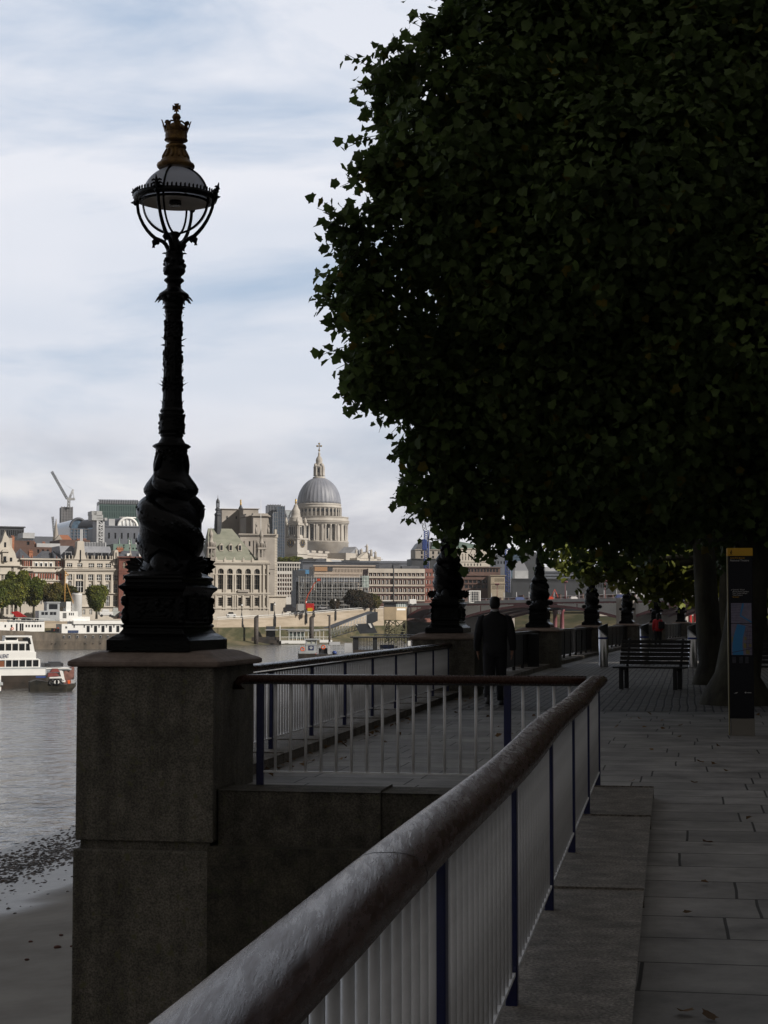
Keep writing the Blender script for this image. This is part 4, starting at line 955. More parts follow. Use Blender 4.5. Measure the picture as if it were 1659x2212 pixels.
for k in range(32):
    a = 2 * math.pi * (k + .0) / 32
    if math.sin(a) > 0.25: continue
    c_, s_ = math.cos(a), math.sin(a); er = Vector((c_, s_, 0)); t = Vector((-s_, c_, 0)); q = Vector((cx, cy, 0)) + er * (R0 * .985)
    m2 = MB(); A = q - t * 1.0; B = q + t * 1.0
    m2.hexa([tuple(v + Vector((0, 0, zz))) for zz in (zf(1210), zf(1170)) for v in (A - er * .5, A + er * .45, B + er * .45, B - er * .5)]); part('window', m2, G_dark, cathedral)
RP = 480 * kf
mb = MB()
mb.lathe([(RP * .97, zf(1370)), (RP * 1.0, zf(1365)), (RP * 1.02, zf(1350)), (RP * 1.0, zf(1340)), (RP * .985, zf(1335)), (RP * .985, zf(1300)), (RP * 1.0, zf(1298)), (RP * 1.0, zf(1288)), (RP * .95, zf(1286)), (RP * .95, zf(1335)), (R0 * .9, zf(1330))], 128, (cx, cy, 0), cap=False)
mb.lathe([(RP * .94, zf(1415)), (RP * .985, zf(1412)), (RP * .985, zf(1390)), (RP * 1.01, zf(1385)), (RP * 1.03, zf(1372)), (RP * .95, zf(1368)), (RP * .6, zf(1368))], 96, (cx, cy, 0), cap=False)
part('balustrade', mb, M_cath, cathedral)
mb = MB(); mb.lathe([(RP * .80, zf(1700)), (RP * .80, zf(1400))], 64, (cx, cy, 0)); part('drum', mb, M_cath, cathedral)
mb = MB(); mb.lathe([(RP * .99, zf(1900)), (RP * .99, zf(1700)), (RP * 1.01, zf(1695)), (RP * 1.01, zf(1682)), (RP * .98, zf(1680)), (RP * .7, zf(1680))], 96, (cx, cy, 0)); part('drum_base', mb, M_cath, cathedral)
for k in range(32):
    a = 2 * math.pi * (k + .35) / 32; c_, s_ = math.cos(a), math.sin(a); er = Vector((c_, s_, 0)); t = Vector((-s_, c_, 0)); q = Vector((cx, cy, 0)) + er * (RP * .94)
    if s_ > .35: continue
    m2 = MB(); z0, z1 = zf(1680), zf(1412)
    if k % 4 == 0:      # niche bay
        for dd in (-2.1, 2.1): m2.hexa([tuple(v + Vector((0, 0, zz))) for zz in (z0, z1) for v in (q + t * (dd - .75) - er * 4.2, q + t * (dd - .75) + er * .6, q + t * (dd + .75) + er * .6, q + t * (dd + .75) - er * 4.2)])
        m2.hexa([tuple(v + Vector((0, 0, zz))) for zz in (z0, z1) for v in (q - t * 1.5 - er * 4, q - t * 1.5 - er * .6, q + t * 1.5 - er * .6, q + t * 1.5 - er * 4)]); part('niche', m2, M_cath, cathedral)
        continue
    m2.lathe([(1.05, z0), (1.05, z0 + .8), (.75, z0 + 1.1), (.68, z1 - 1.3), (.95, z1 - .8), (1.0, z1)], 12, (q.x, q.y, 0)); part('column', m2, M_cath, cathedral)
    m2 = MB(); q2 = Vector((cx, cy, 0)) + Vector((math.cos(a + math.pi / 32), math.sin(a + math.pi / 32), 0)) * (RP * .80)
    m2.hexa([tuple(v + Vector((0, 0, zz))) for zz in (z0 + 2, z1 - 2.5) for v in (q2 - t * 1.1 - er, q2 - t * 1.1 + er * .25, q2 + t * 1.1 + er * .25, q2 + t * 1.1 - er)]); part('window', m2, G_dark, cathedral)
# lantern
mb = MB(); k_ = kf
mb.lathe([(105 * k_, zf(705)), (105 * k_, zf(690)), (100 * k_, zf(672)), (102 * k_, zf(668)), (102 * k_, zf(640)), (98 * k_, zf(636)), (74 * k_, zf(630)), (66 * k_, zf(618)), (60 * k_, zf(610)), (60 * k_, zf(490)), (82 * k_, zf(478)), (84 * k_, zf(462)), (70 * k_, zf(456)), (56 * k_, zf(445)), (52 * k_, zf(430)), (52 * k_, zf(385)), (56 * k_, zf(375)), (50 * k_, zf(345)), (36 * k_, zf(318)), (20 * k_, zf(300)), (16 * k_, zf(280)), (20 * k_, zf(262)), (10 * k_, zf(240)), (9 * k_, zf(222))], 32, (cx, cy, 0))
for q in range(4):
    for dd in (-.32, .32):
        a = q * math.pi / 2 + .65 + dd; x, y = cx + math.cos(a) * 78 * k_, cy + math.sin(a) * 78 * k_; mb.lathe([(1.0, zf(620)), (.8, zf(600)), (.75, zf(490)), (1.0, zf(476))], 10, (x, y, 0))
    a = q * math.pi / 2 + .65; mb.lathe([(1.2, zf(470)), (1.0, zf(440)), (.3, zf(415))], 8, (cx + math.cos(a) * 74 * k_, cy + math.sin(a) * 74 * k_, 0))
part('lantern', mb, M_cath, cathedral)
for q in range(4):
    a = q * math.pi / 2 + .65 - math.pi / 4 - math.pi / 2; m2 = MB(); er = Vector((math.cos(a), math.sin(a), 0)); t = Vector((-er.y, er.x, 0)); p = Vector((cx, cy, 0)) + er * 60 * k_
    m2.hexa([tuple(v + Vector((0, 0, zz))) for zz in (zf(565), zf(500)) for v in (p - t * .9 - er * .5, p - t * .9 + er * .3, p + t * .9 + er * .3, p + t * .9 - er * .5)]); part('window', m2, G_dark, cathedral)
mb = MB(); mb.sphere((cx, cy, zf(205)), 17 * k_, 14)
zz = zf(137); mb.box(cx - .28, cx + .28, cy - .3, cy + .3, zf(196), zf(100)); mb.box(cx - 31 * k_, cx + 31 * k_, cy - .28, cy + .28, zz - .35, zz + .35)
for (dx, dz) in ((-31 * k_, 0), (31 * k_, 0), (0, (zf(100) - zz))): mb.sphere((cx + dx, cy, zz + dz), .8, 8)
part('cross', mb, mat('dull_gold', (0.25, 0.18, 0.08), 0.4, metal=0.7), cathedral)
# axes of the church: west front faces left-forward, south flank right-forward
wv = Vector((math.sin(R(211)), math.cos(R(211)), 0)); sv = Vector((math.sin(R(121)), math.cos(R(121)), 0))
DT = 1215.0
def obox(mb, o, a0, a1, b0, b1, z0, z1, mi=0, A=None, B=None):
    A = A or wv; B = B or sv
    p = [o + A * a0 + B * b0, o + A * a1 + B * b0, o + A * a1 + B * b1, o + A * a0 + B * b1]
    mb.hexa([(q.x, q.y, z0) for q in p] + [(q.x, q.y, z1) for q in p], mi)
to = Vector((Xat(cF(330, 0)[0], DT), DT, 0)); zt_ = lambda y: Zat(cF(0, y)[1], DT)
tow = MB(); kt = DT / FPX * .13424
obox(tow, to, -6.3, 6.3, -5.6, 5.6, 0, zt_(1620)); obox(tow, to, -7.0, 7.0, -6.3, 6.3, zt_(1880), zt_(1845)); obox(tow, to, -6.8, 6.8, -6.1, 6.1, zt_(1645), zt_(1620))
for ang in (0,):
    tow.lathe([(5.4, zt_(1620)), (5.2, zt_(1590)), (4.5, zt_(1570)), (4.4, zt_(1420))], 8, (to.x, to.y, 0), smooth=False, rot=R(30))
for sa in (-1, 1):
    for sb in (-1, 1):
        for (oa, ob) in ((0, 0), (-.0, -1.7), (-1.7, 0)):
            q = to + wv * sa * (4.9 + oa) + sv * sb * (4.9 + ob); tow.lathe([(.75, zt_(1620)), (.6, zt_(1590)), (.55, zt_(1430)), (.8, zt_(1415))], 8, (q.x, q.y, 0))
        q = to + wv * sa * 4.8 + sv * sb * 4.8; obox(tow, q, -1.4, 1.4, -1.4, 1.4, zt_(1415), zt_(1380)); tow.lathe([(1.1, zt_(1380)), (1.2, zt_(1340)), (.6, zt_(1310)), (.15, zt_(1285))], 8, (q.x, q.y, 0))
obox(tow, to, -4.9, 4.9, -4.9, 4.9, zt_(1415), zt_(1385))
tow.lathe([(5.1, zt_(1385)), (4.9, zt_(1370)), (4.4, zt_(1300)), (4.5, zt_(1290)), (3.4, zt_(1280)), (3.1, zt_(1230)), (3.2, zt_(1222)), (2.9, zt_(1205)), (3.0, zt_(1180)), (2.6, zt_(1160)), (2.0, zt_(1140)), (1.5, zt_(1110)), (1.4, zt_(1095)), (.9, zt_(1080)), (.3, zt_(1070))], 16, (to.x, to.y, 0))
tower = part('clock_tower', tow, M_cath, cathedral)
mb = MB(); mb.lathe([(.3, zt_(1072)), (.9, zt_(1050)), (.5, zt_(1030)), (.75, zt_(1010)), (.2, zt_(985))], 10, (to.x, to.y, 0)); part('pineapple_finial', mb, M_gold, tower)
for (nv, tv, off) in ((wv, sv, 6.35), (sv, wv, 5.65)):
    m2 = MB(); c0 = to + nv * off; zc = zt_(1705); rr = 3.05; n = 28
    pts = [c0 + tv * (rr * math.cos(2 * math.pi * q / n)) + Vector((0, 0, zc + rr * math.sin(2 * math.pi * q / n))) for q in range(n)]
    m2.prism(pts, nv * -.2, nv * .12)
    for q in range(12):
        a = 2 * math.pi * q / 12; p = c0 + tv * math.cos(a) * 2.5 + Vector((0, 0, zc + math.sin(a) * 2.5)) + nv * .12; u = tv * math.cos(a) + Vector((0, 0, math.sin(a))); v_ = tv * -math.sin(a) + Vector((0, 0, math.cos(a)))
        m2.prism([p - u * .42 - v_ * .14, p + u * .42 - v_ * .14, p + u * .42 + v_ * .14, p - u * .42 + v_ * .14], nv * 0, nv * .06, 1)
    for (a, ln, wd) in ((R(100), 2.0, .22), (R(84), 1.4, .28)):
        u = tv * math.cos(a) + Vector((0, 0, math.sin(a))); v_ = tv * -math.sin(a) + Vector((0, 0, math.cos(a))); p = c0 + Vector((0, 0, zc)) + nv * .2
        m2.prism([p - u * .4 - v_ * wd, p + u * ln - v_ * .06, p + u * ln + v_ * .06, p - u * .4 + v_ * wd], nv * 0, nv * .05, 1)
    m2.build('clock_face', [mat('clock_black', (0.02, 0.02, 0.025), 0.5), M_gold], tower)
    m2 = MB(); m2.tube([c0 + tv * math.cos(a) * 3.45 + Vector((0, 0, zc + math.sin(a) * 3.45)) for a in np.linspace(R(-8), R(188), 18)], .38, 6); m2.build('clock_hood', M_cath, tower)
    for dd in (-1.2, 1.2):
        pass
    for dd in (-2.0, 0, 2.0):
        m3 = MB(); q = to + nv * 4.25 + tv * dd
        m3.hexa([tuple(v + Vector((0, 0, z9))) for z9 in (zt_(1565), zt_(1440)) for v in (q - tv * .5 - nv * .6, q - tv * .5 + nv * .25, q + tv * .5 + nv * .25, q + tv * .5 - nv * .6)]); m3.build('louvre', G_dark, tower)
# body of the church behind the roofs
mb = MB(); bo = Vector((cx, cy, 0)) - wv * 0; zb_ = lambda y: Zat(cF(0, y)[1], 1260)
obox(mb, bo, -60, 84, -18, 18, 0, zb_(1860)); obox(mb, bo, -62, 86, -18.6, 18.6, zb_(1905), zb_(1895)); 
obox(mb, bo, -16, 16, -34, 34, 0, zb_(1850))
for k in range(14): obox(mb, bo, -40 + k * 9, -40 + k * 9 + 5.8, 17.2, 18.4, zb_(1855), zb_(1820))
part('nave_wall', mb, M_cath, cathedral)
mb = MB(); Z0 = zb_(1850)
for (A, B, l0, l1, hw) in ((wv, sv, -60, 60, 10), (sv, wv, -34, 33, 9)):
    q = [bo + A * l0 - B * hw, bo + A * l0 + B * hw, bo + A * l0]; mb.prism([(q[0].x, q[0].y, Z0 - 1), (q[1].x, q[1].y, Z0 - 1), (q[2].x, q[2].y, Z0 + 5)], (0, 0, 0), A * (l1 - l0))
part('roof', mb, M_lead, cathedral)
# south transept pediment with statues
mb = MB(); pe = bo + sv * 35; 
zp0 = Zat(cE(0, 195)[1], 1270); zp1 = Zat(cE(0, 130)[1], 1270)
ap = Vector((Xat(cE(990, 0)[0], 1280), 1280, 0))
mb.prism([tuple(ap - wv * -0 + wv * 11 + Vector((0, 0, zp0))), tuple(ap - wv * 11 + Vector((0, 0, zp0))), tuple(ap + Vector((0, 0, zp1)))], sv * -3, sv * .6)
obox(mb, ap, -14, 14, -20, .2, 0, zp0)
obox(mb, ap, -16, 60, -26, -8, 0, zp0 - 1)
part('transept_gable', mb, M_stone3, cathedral)
for (xx, y0, y1) in ((990, 125, 62), (887, 150, 112), (938, 140, 104), (1030, 150, 110), (1070, 175, 128)):
    q = Vector((Xat(cE(xx, 0)[0], 1280), 1280, 0)); z0, z1 = Zat(cE(0, y0)[1], 1280), Zat(cE(0, y1)[1], 1280); m2 = MB(); h = z1 - z0
    m2.lathe([(1.1, z0 - 2), (1.1, z0 + .2), (.9, z0 + h * .3), (1.0, z0 + h * .6), (.9, z0 + h * .75), (.35, z0 + h * .82), (.5, z0 + h * .9), (.3, z1)], 9, (q.x, q.y, 0)); m2.tube([q + Vector((-.9, 0, z0 + h * .7)), q + Vector((-1.7, -.5, z0 + h * .55))], [.35, .2], 6); part('statue', m2, M_cath, cathedral)

# ---------------- stone college with the tall green roof
BR = 'historic buildings along the north embankment'
school, F = building('college_building', 'pale stone college with five tall arched windows and steep green slate roof', cG, 205, 1215, 1105, (484, 462), M_stone3,
    rows=[(1305, 1640, 262, 990, 5, .62, 'a'), (1770, 1905, 262, 990, 5, .55), (1310, 1345, 228, 258, 1, .5), (1510, 1560, 228, 258, 1, .4), (1335, 1362, 1030, 1072, 1, .4), (1530, 1580, 1030, 1072, 1, .35), (1825, 1880, 1030, 1072, 1, .4)],
    bands=[(1205, 1222, .6), (1222, 1240, .3), (1390, 1405, .2), (1690, 1712, .5), (1712, 1735, .25), (1930, 1950, .3)], depth=12, glass=G_dark, frame=(M_stone3, .07, 3, 4), rec=.8,
    piers=[(xx, .36, 1405, 1690, .4) for xx in (252, 380, 412, 528, 562, 676, 708, 824, 856, 965)] + [(xx, .36, 1735, 1960, .35) for xx in (252, 380, 412, 528, 562, 600, 690, 824, 856, 965)] + [(1018, .4, 1240, 1960, .4), (1088, .4, 1240, 1960, .4)], base=-1)
mb = MB(); z0, z1 = F.Z(cG(0, 1200)[1]), F.Z(cG(0, 1165)[1])
for k in range(5):
    s = F.S(cG(398 + 148 * (k - 1) if k else 255, 0)[0]); F.box(mb, s - .3, s + .3, z0, z1 + .35, -.4, .3); q = F.p(s, z1 + .5, -.05); mb.sphere(q, .2, 8)
F.box(mb, 0, F.L, z0, z1 - .1, -.3, .06); part('parapet', mb, M_stone3, school)
mb = MB(); zr, ze = F.Z(cG(0, 648)[1]), F.Z(cG(0, 1190)[1]); sl, sr = F.S(cG(128, 0)[0]) , F.S(cG(520, 0)[0])
e0, e1, e2, e3 = F.p(-1.2, ze, -.8), F.p(F.S(cG(955, 0)[0]), ze, -.8), F.p(F.S(cG(955, 0)[0]), ze, -12), F.p(-1.2, ze, -12); r0_, r1_ = F.p(sl + 1.1, zr, -6), F.p(sr + 1.1, zr, -6)
mb.add([e0, e1, e2, e3, r0_, r1_], [(0, 1, 5, 4), (1, 2, 5), (2, 3, 4, 5), (3, 0, 4)]); part('roof', mb, M_green, school)
for xx in (340, 490, 640):      # dormers
    s = F.S(cG(xx, 0)[0]); za, zb2 = F.Z(cG(0, 1020)[1]), F.Z(cG(0, 925)[1]); nn = -.8 - 5.2 * (za - ze) / (zr - ze); m2 = MB(); s += .5
    F.box(m2, s - .5, s + .5, za, zb2, nn - 2.5, nn + .2); m2.prism([F.p(s - .62, zb2, nn + .3), F.p(s + .62, zb2, nn + .3), F.p(s, zb2 + .55, nn + .3)], (0, 0, 0), F.N * -2.6); dm = part('dormer', m2, M_stone3, school)
    m2 = MB(); F.box(m2, s - .32, s + .32, za + .25, zb2 - .12, nn + .2, nn + .25); part('window', m2, G_dark, dm)
for (xx, n_) in ((185, -.6), (1000, -.8)):     # corner turrets
    s = F.S(cG(xx, 0)[0]); m2 = MB(); zz = lambda y: F.Z(cG(0, y)[1]); q = F.p(s, 0, n_ - .6)
    F.box(m2, s - 1.15, s + 1.15, zz(1240), zz(1120), n_ - 1.8, n_ + .7)
    for sa in (-1.0, 0, 1.0):
        for nb in (-1.5, -.5, .5): F.box(m2, s + sa - .14, s + sa + .14, zz(1125), zz(985), n_ + nb - .14, n_ + nb + .14)
    F.box(m2, s - 1.25, s + 1.25, zz(990), zz(960), n_ - 1.9, n_ + .8)
    for sa in (-1.0, 1.0):
        for nb in (-1.5, .5): p = F.p(s + sa, 0, n_ + nb); m2.lathe([(.2, zz(960)), (.2, zz(900)), (.05, zz(870))], 6, (p[0], p[1], 0))
    m2.lathe([(.75, zz(960)), (.75, zz(890)), (.85, zz(882)), (.5, zz(870)), (.45, zz(790)), (.62, zz(780)), (.55, zz(750)), (.3, zz(705)), (.08, zz(680)), (.05, zz(640))], 10, (q[0], q[1], 0))
    part('turret', m2, M_stone2, school)
m2 = MB(); s = F.S(cG(305, 0)[0]); q = F.p(s + .8, 0, -6); zz = lambda y: F.Z(cG(0, y)[1], cG(305, 0)[0])
m2.lathe([(1.0, zz(760)), (1.0, zz(600)), (.85, zz(440)), (1.0, zz(415)), (.9, zz(400)), (.55, zz(380)), (.5, zz(355)), (.75, zz(345)), (.75, zz(325)), (.5, zz(310)), (.42, zz(295))], 8, (q[0], q[1], 0), smooth=False)
for k in range(8): a = k * math.pi / 4; m2.lathe([(.09, zz(296)), (.09, zz(225))], 5, (q[0] + .42 * math.cos(a), q[1] + .42 * math.sin(a), 0))
m2.lathe([(.52, zz(228)), (.54, zz(215)), (.48, zz(190)), (.28, zz(168)), (.1, zz(150)), (.05, zz(130)), (.03, zz(95))], 12, (q[0], q[1], 0)); part('fleche', m2, M_darkcl, school)
m2 = MB(); s0, s1 = F.S(cG(600, 0)[0]), F.S(cG(778, 0)[0]); F.box(m2, s0, s1, F.Z(cG(0, 1685)[1]), F.Z(cG(0, 1650)[1]), 0, .9); part('balcony', m2, M_stone2, school)
# wing left of it, mostly behind the lamp
building('office_wing', 'pale stone wing left of the arched college, seen around the lamp', cG, -260, 1215, 200, (474, 446), M_stone2, rows=[(1300, 1400, 0, 190, 2, .4), (1500, 1640, 0, 190, 2, .4), (1770, 1900, 0, 190, 2, .4)], bands=[(1205, 1235, .5)], base=-1, group=BR, frame=(M_white, .07, 2, 2))
mbr = MB(); FF = Fac(cG(-260, 0)[0], 474, cG(120, 0)[0]); za, zb2 = FF.Z(cG(0, 1215)[1]), FF.Z(cG(0, 800)[1])
mbr.add([FF.p(0, za, 0), FF.p(FF.L, za, 0), FF.p(FF.L, za, -14), FF.p(0, za, -14), FF.p(2, zb2, -7), FF.p(FF.L - 1, zb2, -7)], [(0, 1, 5, 4), (1, 2, 5), (2, 3, 4, 5), (3, 0, 4)])
wing = [o for o in bpy.data.objects if o.name.startswith('office_wing')][-1]; mbr.build('roof', M_slate, wing)

# ---------------- massive stone office with curved front
big, F = building('office_building', 'massive pale stone office block rising behind the arched college', cG, 640, 745, 1200, (520, 510), M_stone2, rows=[(865, 945, 770, 816, 1, .6), (865, 920, 690, 722, 2, .5), (1365, 1410, 1095, 1130, 1, .8), (850, 930, 1028, 1048, 1, .8)], bands=[(745, 765, .7), (765, 785, .35), (1300, 1312, .2), (1750, 1765, .3)], depth=9, base=-1, piers=[(876, .5, 850, 1120, .3), (912, .5, 850, 1120, .3)])
mb = MB(); s0 = F.L; zz = lambda y: F.Z(cG(0, y)[1])
F.box(mb, s0, s0 + .75, 0, zz(760), -7, -.5); F.box(mb, s0, s0 + 1.1, zz(800), zz(745), -7, -.3); F.box(mb, s0 + .1, s0 + .7, zz(745), zz(668), -2, -.5)
for y in range(820, 1700, 44): F.box(mb, s0 + .0, s0 + .85, zz(y + 30), zz(y), -7.1, -.42)
part('corner_pier', mb, M_stone3, big)
for (x0, x1, y0, D, dp, nm) in ((735, 1100, 425, 532, 9, 'stepped_block'), (850, 1085, 415, 529, 2.5, 'centre_bay'), (345, 690, 345, 545, 9, 'attic_block'), (690, 935, 340, 540, 9, 'attic_block')):
    FA = Fac(cG(x0, 0)[0], D, cG(x1, 0)[0]); m2 = MB(); FA.box(m2, 0, FA.L, FA.Z(cG(0, 800)[1]), FA.Z(cG(0, y0)[1]), -dp, 0)
    if nm != 'attic_block': FA.box(m2, -.5, FA.L + .5, FA.Z(cG(0, y0 + 45)[1]), FA.Z(cG(0, y0 + 30)[1]), -dp, .7)
    else: FA.box(m2, -.3, FA.L + .3, FA.Z(cG(0, y0 + 6)[1]), FA.Z(cG(0, y0 - 3)[1]), -dp, .4)
    q = part(nm, m2, M_stone2, big)
    if x0 == 345:
        for xx in (428, 576): m2 = MB(); s = FA.S(cG(xx, 0)[0]); FA.box(m2, s - .2, s + .2, FA.Z(cG(0, 505)[1]), FA.Z(cG(0, 462)[1]), -.2, .08); part('window', m2, G_dark, q)
m2 = MB(); q = W(*cG(655, 340), 537); zz = lambda y: Zat(cG(0, y)[1], 537)
m2.lathe([(.75, zz(345)), (.6, zz(325)), (.36, zz(300)), (.2, zz(285))], 16, (q.x, q.y, 0)); cup = part('cupola', m2, M_darkcl, big)
m2 = MB(); m2.lathe([(.24, zz(288)), (.34, zz(272)), (.2, zz(258)), (.28, zz(240)), (.17, zz(225)), (.26, zz(210)), (.2, zz(200)), (.05, zz(193))], 10, (q.x, q.y, 0)); part('gilt_finial', m2, M_gold, cup)
for (xx, D) in ((908, 509), (1102, 511)):
    m2 = MB(); q = W(*cG(xx, 640), D); zz = lambda y: Zat(cG(0, y)[1], D); m2.lathe([(.35, zz(745)), (.35, zz(665)), (.24, zz(660)), (.22, zz(620)), (.3, zz(600)), (.13, zz(578)), (.15, zz(565)), (.05, zz(552))], 8, (q.x, q.y - .4, 0)); m2.tube([q + Vector((.1, -.5, (zz(600) - q.z))), q + Vector((.4, -.8, zz(625) - q.z))], [.12, .06], 6); part('statue', m2, M_stone2, big)
fp = thing('flagpole', 'tall bare white flagpole on the stone office roof', 'flagpole', tuple(W(*cG(978, 650), 508))); m2 = MB(); q = W(*cG(978, 650), 508); m2.lathe([(.10, q.z - 2), (.09, q.z), (.05, Zat(cG(0, 195)[1], 508))], 6, (q.x, q.y, 0)); m2.build('pole', M_white, fp)
building('stone_annex', 'low pale stone annex at the foot of the big stone office', cG, 1110, 1745, 1385, (498, 474), M_stone3, rows=[(1860, 1990, 1125, 1195, 1, .8)], bands=[(1740, 1756, .5)], base=-1, group=BR)

# ---------------- glass towers far behind
def tower(label, c, x0, yt, x1, D, m, depth=14, nv=0, nh=0, group='far towers of the city', fm=None, name='office_tower', yb=None, rot=6):
    a = c(x0, yt); b = c(x1, yt); F = Fac(a[0], D, b[0], rot=rot); root = thing(name, label, 'tower block', ((F.A + F.B) / 2), group); mb = MB(); zt = F.Z(a[1]); F.box(mb, 0, F.L, 0, zt, -depth, 0); mb.build('wall', m, root)
    if nv or nh:
        mb = MB(); 
        for k in range(nv + 1): s = F.L * k / max(nv, 1); F.box(mb, s - .25, s + .25, 0, zt + .3, -.1, .35)
        for k in range(nh): z = zt * (k + 1) / nh; F.box(mb, 0, F.L, z - .5, z - .02, -.1, .25)
        mb.build('facade_grid', fm or M_steelg, root)
    return root, F
tower('tall grey tower slab left of the slimmer blue glass tower', cG, 1085, 278, 1292, 1120, M_greycl, nv=5, nh=30)
tower('slim blue glass tower beside the grey slab', cG, 1180, 398, 1245, 1100, M_gblue, nv=2, nh=24, depth=10)
tower('bright blue glass tower with stepped top next to the lattice-sided tower', cG, 1242, 298, 1357, 1105, M_gblue, nv=3, nh=40, fm=M_greycl)
t_, F = tower('pale unfinished tower with diagonal steel bracing behind the clock tower', cF, 150, 1168, 270, 1500, mat('haze_tinted_glass', (0.42, 0.46, 0.48), 0.3, var=0.1), nh=24, fm=M_palecl)  # distance haze is put into the pale glass colour
mb = MB(); zt = F.Z(cF(0, 1168)[1])
for k in range(3):
    z0, z1 = zt * (.45 + .18 * k), zt * (.45 + .18 * (k + 1)); 
    for (a, b) in ((0, F.L), (F.L, 0)): mb.tube([F.p(a, z0, .6), F.p(b, z1, .6)], .8, 5)
mb.build('bracing', M_steelg, t_)
tower('dark concrete tower core under the leaning crane', cA, 447, 420, 528, 1200, mat('tower_core', (0.12, 0.12, 0.13), 0.8, var=0.3, vscale=0.15), nv=4, nh=40, fm=mat('core_form', (0.17, 0.17, 0.18), 0.8, var=.3))
g_, F = tower('broad green glass office with curved rooftop behind the lamp', cA, 728, 405, 1012, 900, M_ggreen, nv=22, nh=18, depth=16, fm=mat('green_mullion', (0.07, 0.12, 0.115), .5))
mb = MB(); 
for k in range(8):
    t0, t1 = k / 8, (k + 1) / 8; zz0, zz1 = F.Z(cA(0, 405)[1]) + 2.6 * math.sin(t0 * 1.5), F.Z(cA(0, 405)[1]) + 2.6 * math.sin(t1 * 1.5)
    mb.add([F.p(0, zz0, -5 * (1 - math.cos(t0 * 1.5))), F.p(F.L, zz0, -5 * (1 - math.cos(t0 * 1.5))), F.p(F.L, zz1, -5 * (1 - math.cos(t1 * 1.5))), F.p(0, zz1, -5 * (1 - math.cos(t1 * 1.5)))], [(0, 1, 2, 3)])
for k in range(23): 
    s = F.L * k / 22; mb.tube([F.p(s, F.Z(cA(0, 405)[1]) + 2.6 * math.sin(t * 1.5) + .3, -5 * (1 - math.cos(t * 1.5)) + .3) for t in (0, .25, .5, .75, 1)], .35, 4)
F.box(mb, 0, F.L, F.Z(cA(0, 405)[1]), F.Z(cA(0, 378)[1]), -15, -5); mb.build('roof', M_steelg, g_)
mb = MB(); F2 = Fac(cA(1005, 0)[0], 922, cA(1095, 0)[0], 935); F2.box(mb, 0, F2.L, 0, F2.Z(cA(0, 415)[1]), -30, -5); mb.build('side_wing', M_ggreen, g_); mb = MB()
for k in range(5): s = F2.L * k / 4; mb.tube([F2.p(s, F2.Z(cA(0, 560)[1]), -4), F2.p(min(F2.L, s + 3), F2.Z(cA(0, 375)[1]), -4.5)], .4, 4); mb.tube([F2.p(s, F2.Z(cA(0, 375)[1]), -4), F2.p(min(F2.L, s + 6), F2.Z(cA(0, 450)[1]), -4)], .4, 4)
mb.build('bracing', M_palecl, g_)
building('office_building', 'dark grey block with small windows in front of the green glass office', cA, 755, 563, 1080, (560, 575), M_greycl, rows=[(612, 655, 775, 1010, 5, .28)], depth=25, group=BR, bands=[(560, 568, .3)])
va = thing('arched_roof', 'vaulted white glazed roof on top of the dark grey block', 'roof', tuple(W(*cA(900, 560), 585)))
FV = Fac(cA(865, 0)[0], 585, cA(1005, 0)[0], 590); zb2, zt2 = FV.Z(cA(0, 568)[1]), FV.Z(cA(0, 502)[1])
mb = MB(); pts = [(FV.L / 2 - FV.L / 2 * math.cos(t), zb2 + (zt2 - zb2) * math.sin(t)) for t in np.linspace(0, math.pi, 16)]
mb.tube([FV.p(s, z, .2) for s, z in pts], .45, 6)
for k in (3, 5, 7, 9, 11): mb.tube([FV.p(pts[k + 0][0], zb2, .15), FV.p(pts[k][0], pts[k][1], .15)], .22, 4)
mb.tube([FV.p(FV.L * .06, zb2 + 3.2, .15), FV.p(FV.L * .94, zb2 + 3.2, .15)], .22, 4); mb.build('frame', M_white, va)
mb = MB(); mb.prism([FV.p(s, z, 0) for s, z in pts], (0, 0, 0), -FV.N * .2 ); mb.build('glazing', mat('bright_glazing', (0.62, 0.64, 0.66), 0.3), va)
mb = MB(); 
for (pa, pb) in zip(pts, pts[1:]): mb.add([FV.p(pa[0], pa[1], 0), FV.p(pb[0], pb[1], 0), FV.p(pb[0] - 11, pb[1], -14), FV.p(pa[0] - 11, pa[1], -14)], [(0, 1, 2, 3)])
mb.build('vault', M_greycl, va)
# blue arched glass office and service tower
ba, F = building('glass_building', 'blue glass office with a barrel-arched top near the service tower', cA, 512, 575, 720, (640, 655), M_gblue, depth=30, group=BR)
mb = MB(); pts = [(F.L * .29 - F.L * .29 * math.cos(t), F.Z(cA(0, 575)[1]) + (F.Z(cA(0, 507)[1]) - F.Z(cA(0, 575)[1])) * math.sin(t)) for t in np.linspace(0, math.pi, 14)]
mb.prism([F.p(s, z, 0) for s, z in pts], (0, 0, 0), F.N * -30); mb.build('barrel_roof', M_gblue, ba)
mb = MB(); mb.tube([F.p(s, z, .2) for s, z in pts], .5, 5)
for k in range(9): F.box(mb, F.L * k / 8 - .2, F.L * k / 8 + .2, 0, F.Z(cA(0, 578)[1]), 0, .3)
for k in range(8): z = F.Z(cA(0, 585 + 22 * k)[1]); F.box(mb, 0, F.L, z - .2, z + .2, 0, .24)
mb.build('mullions', M_greycl, ba)
mb = MB(); F.box(mb, F.L * .56, F.L, F.Z(cA(0, 575)[1]), F.Z(cA(0, 530)[1]), -20, -.5); mb.build('upper_block', M_gblue, ba)
st, F = building('service_tower', 'slim steel service tower topped with pale plant boxes', cA, 712, 520, 756, (545, 548), mat('tower_panel', (0.22, 0.23, 0.25), .5, var=.2), depth=7, cat='tower')
mb = MB(); 
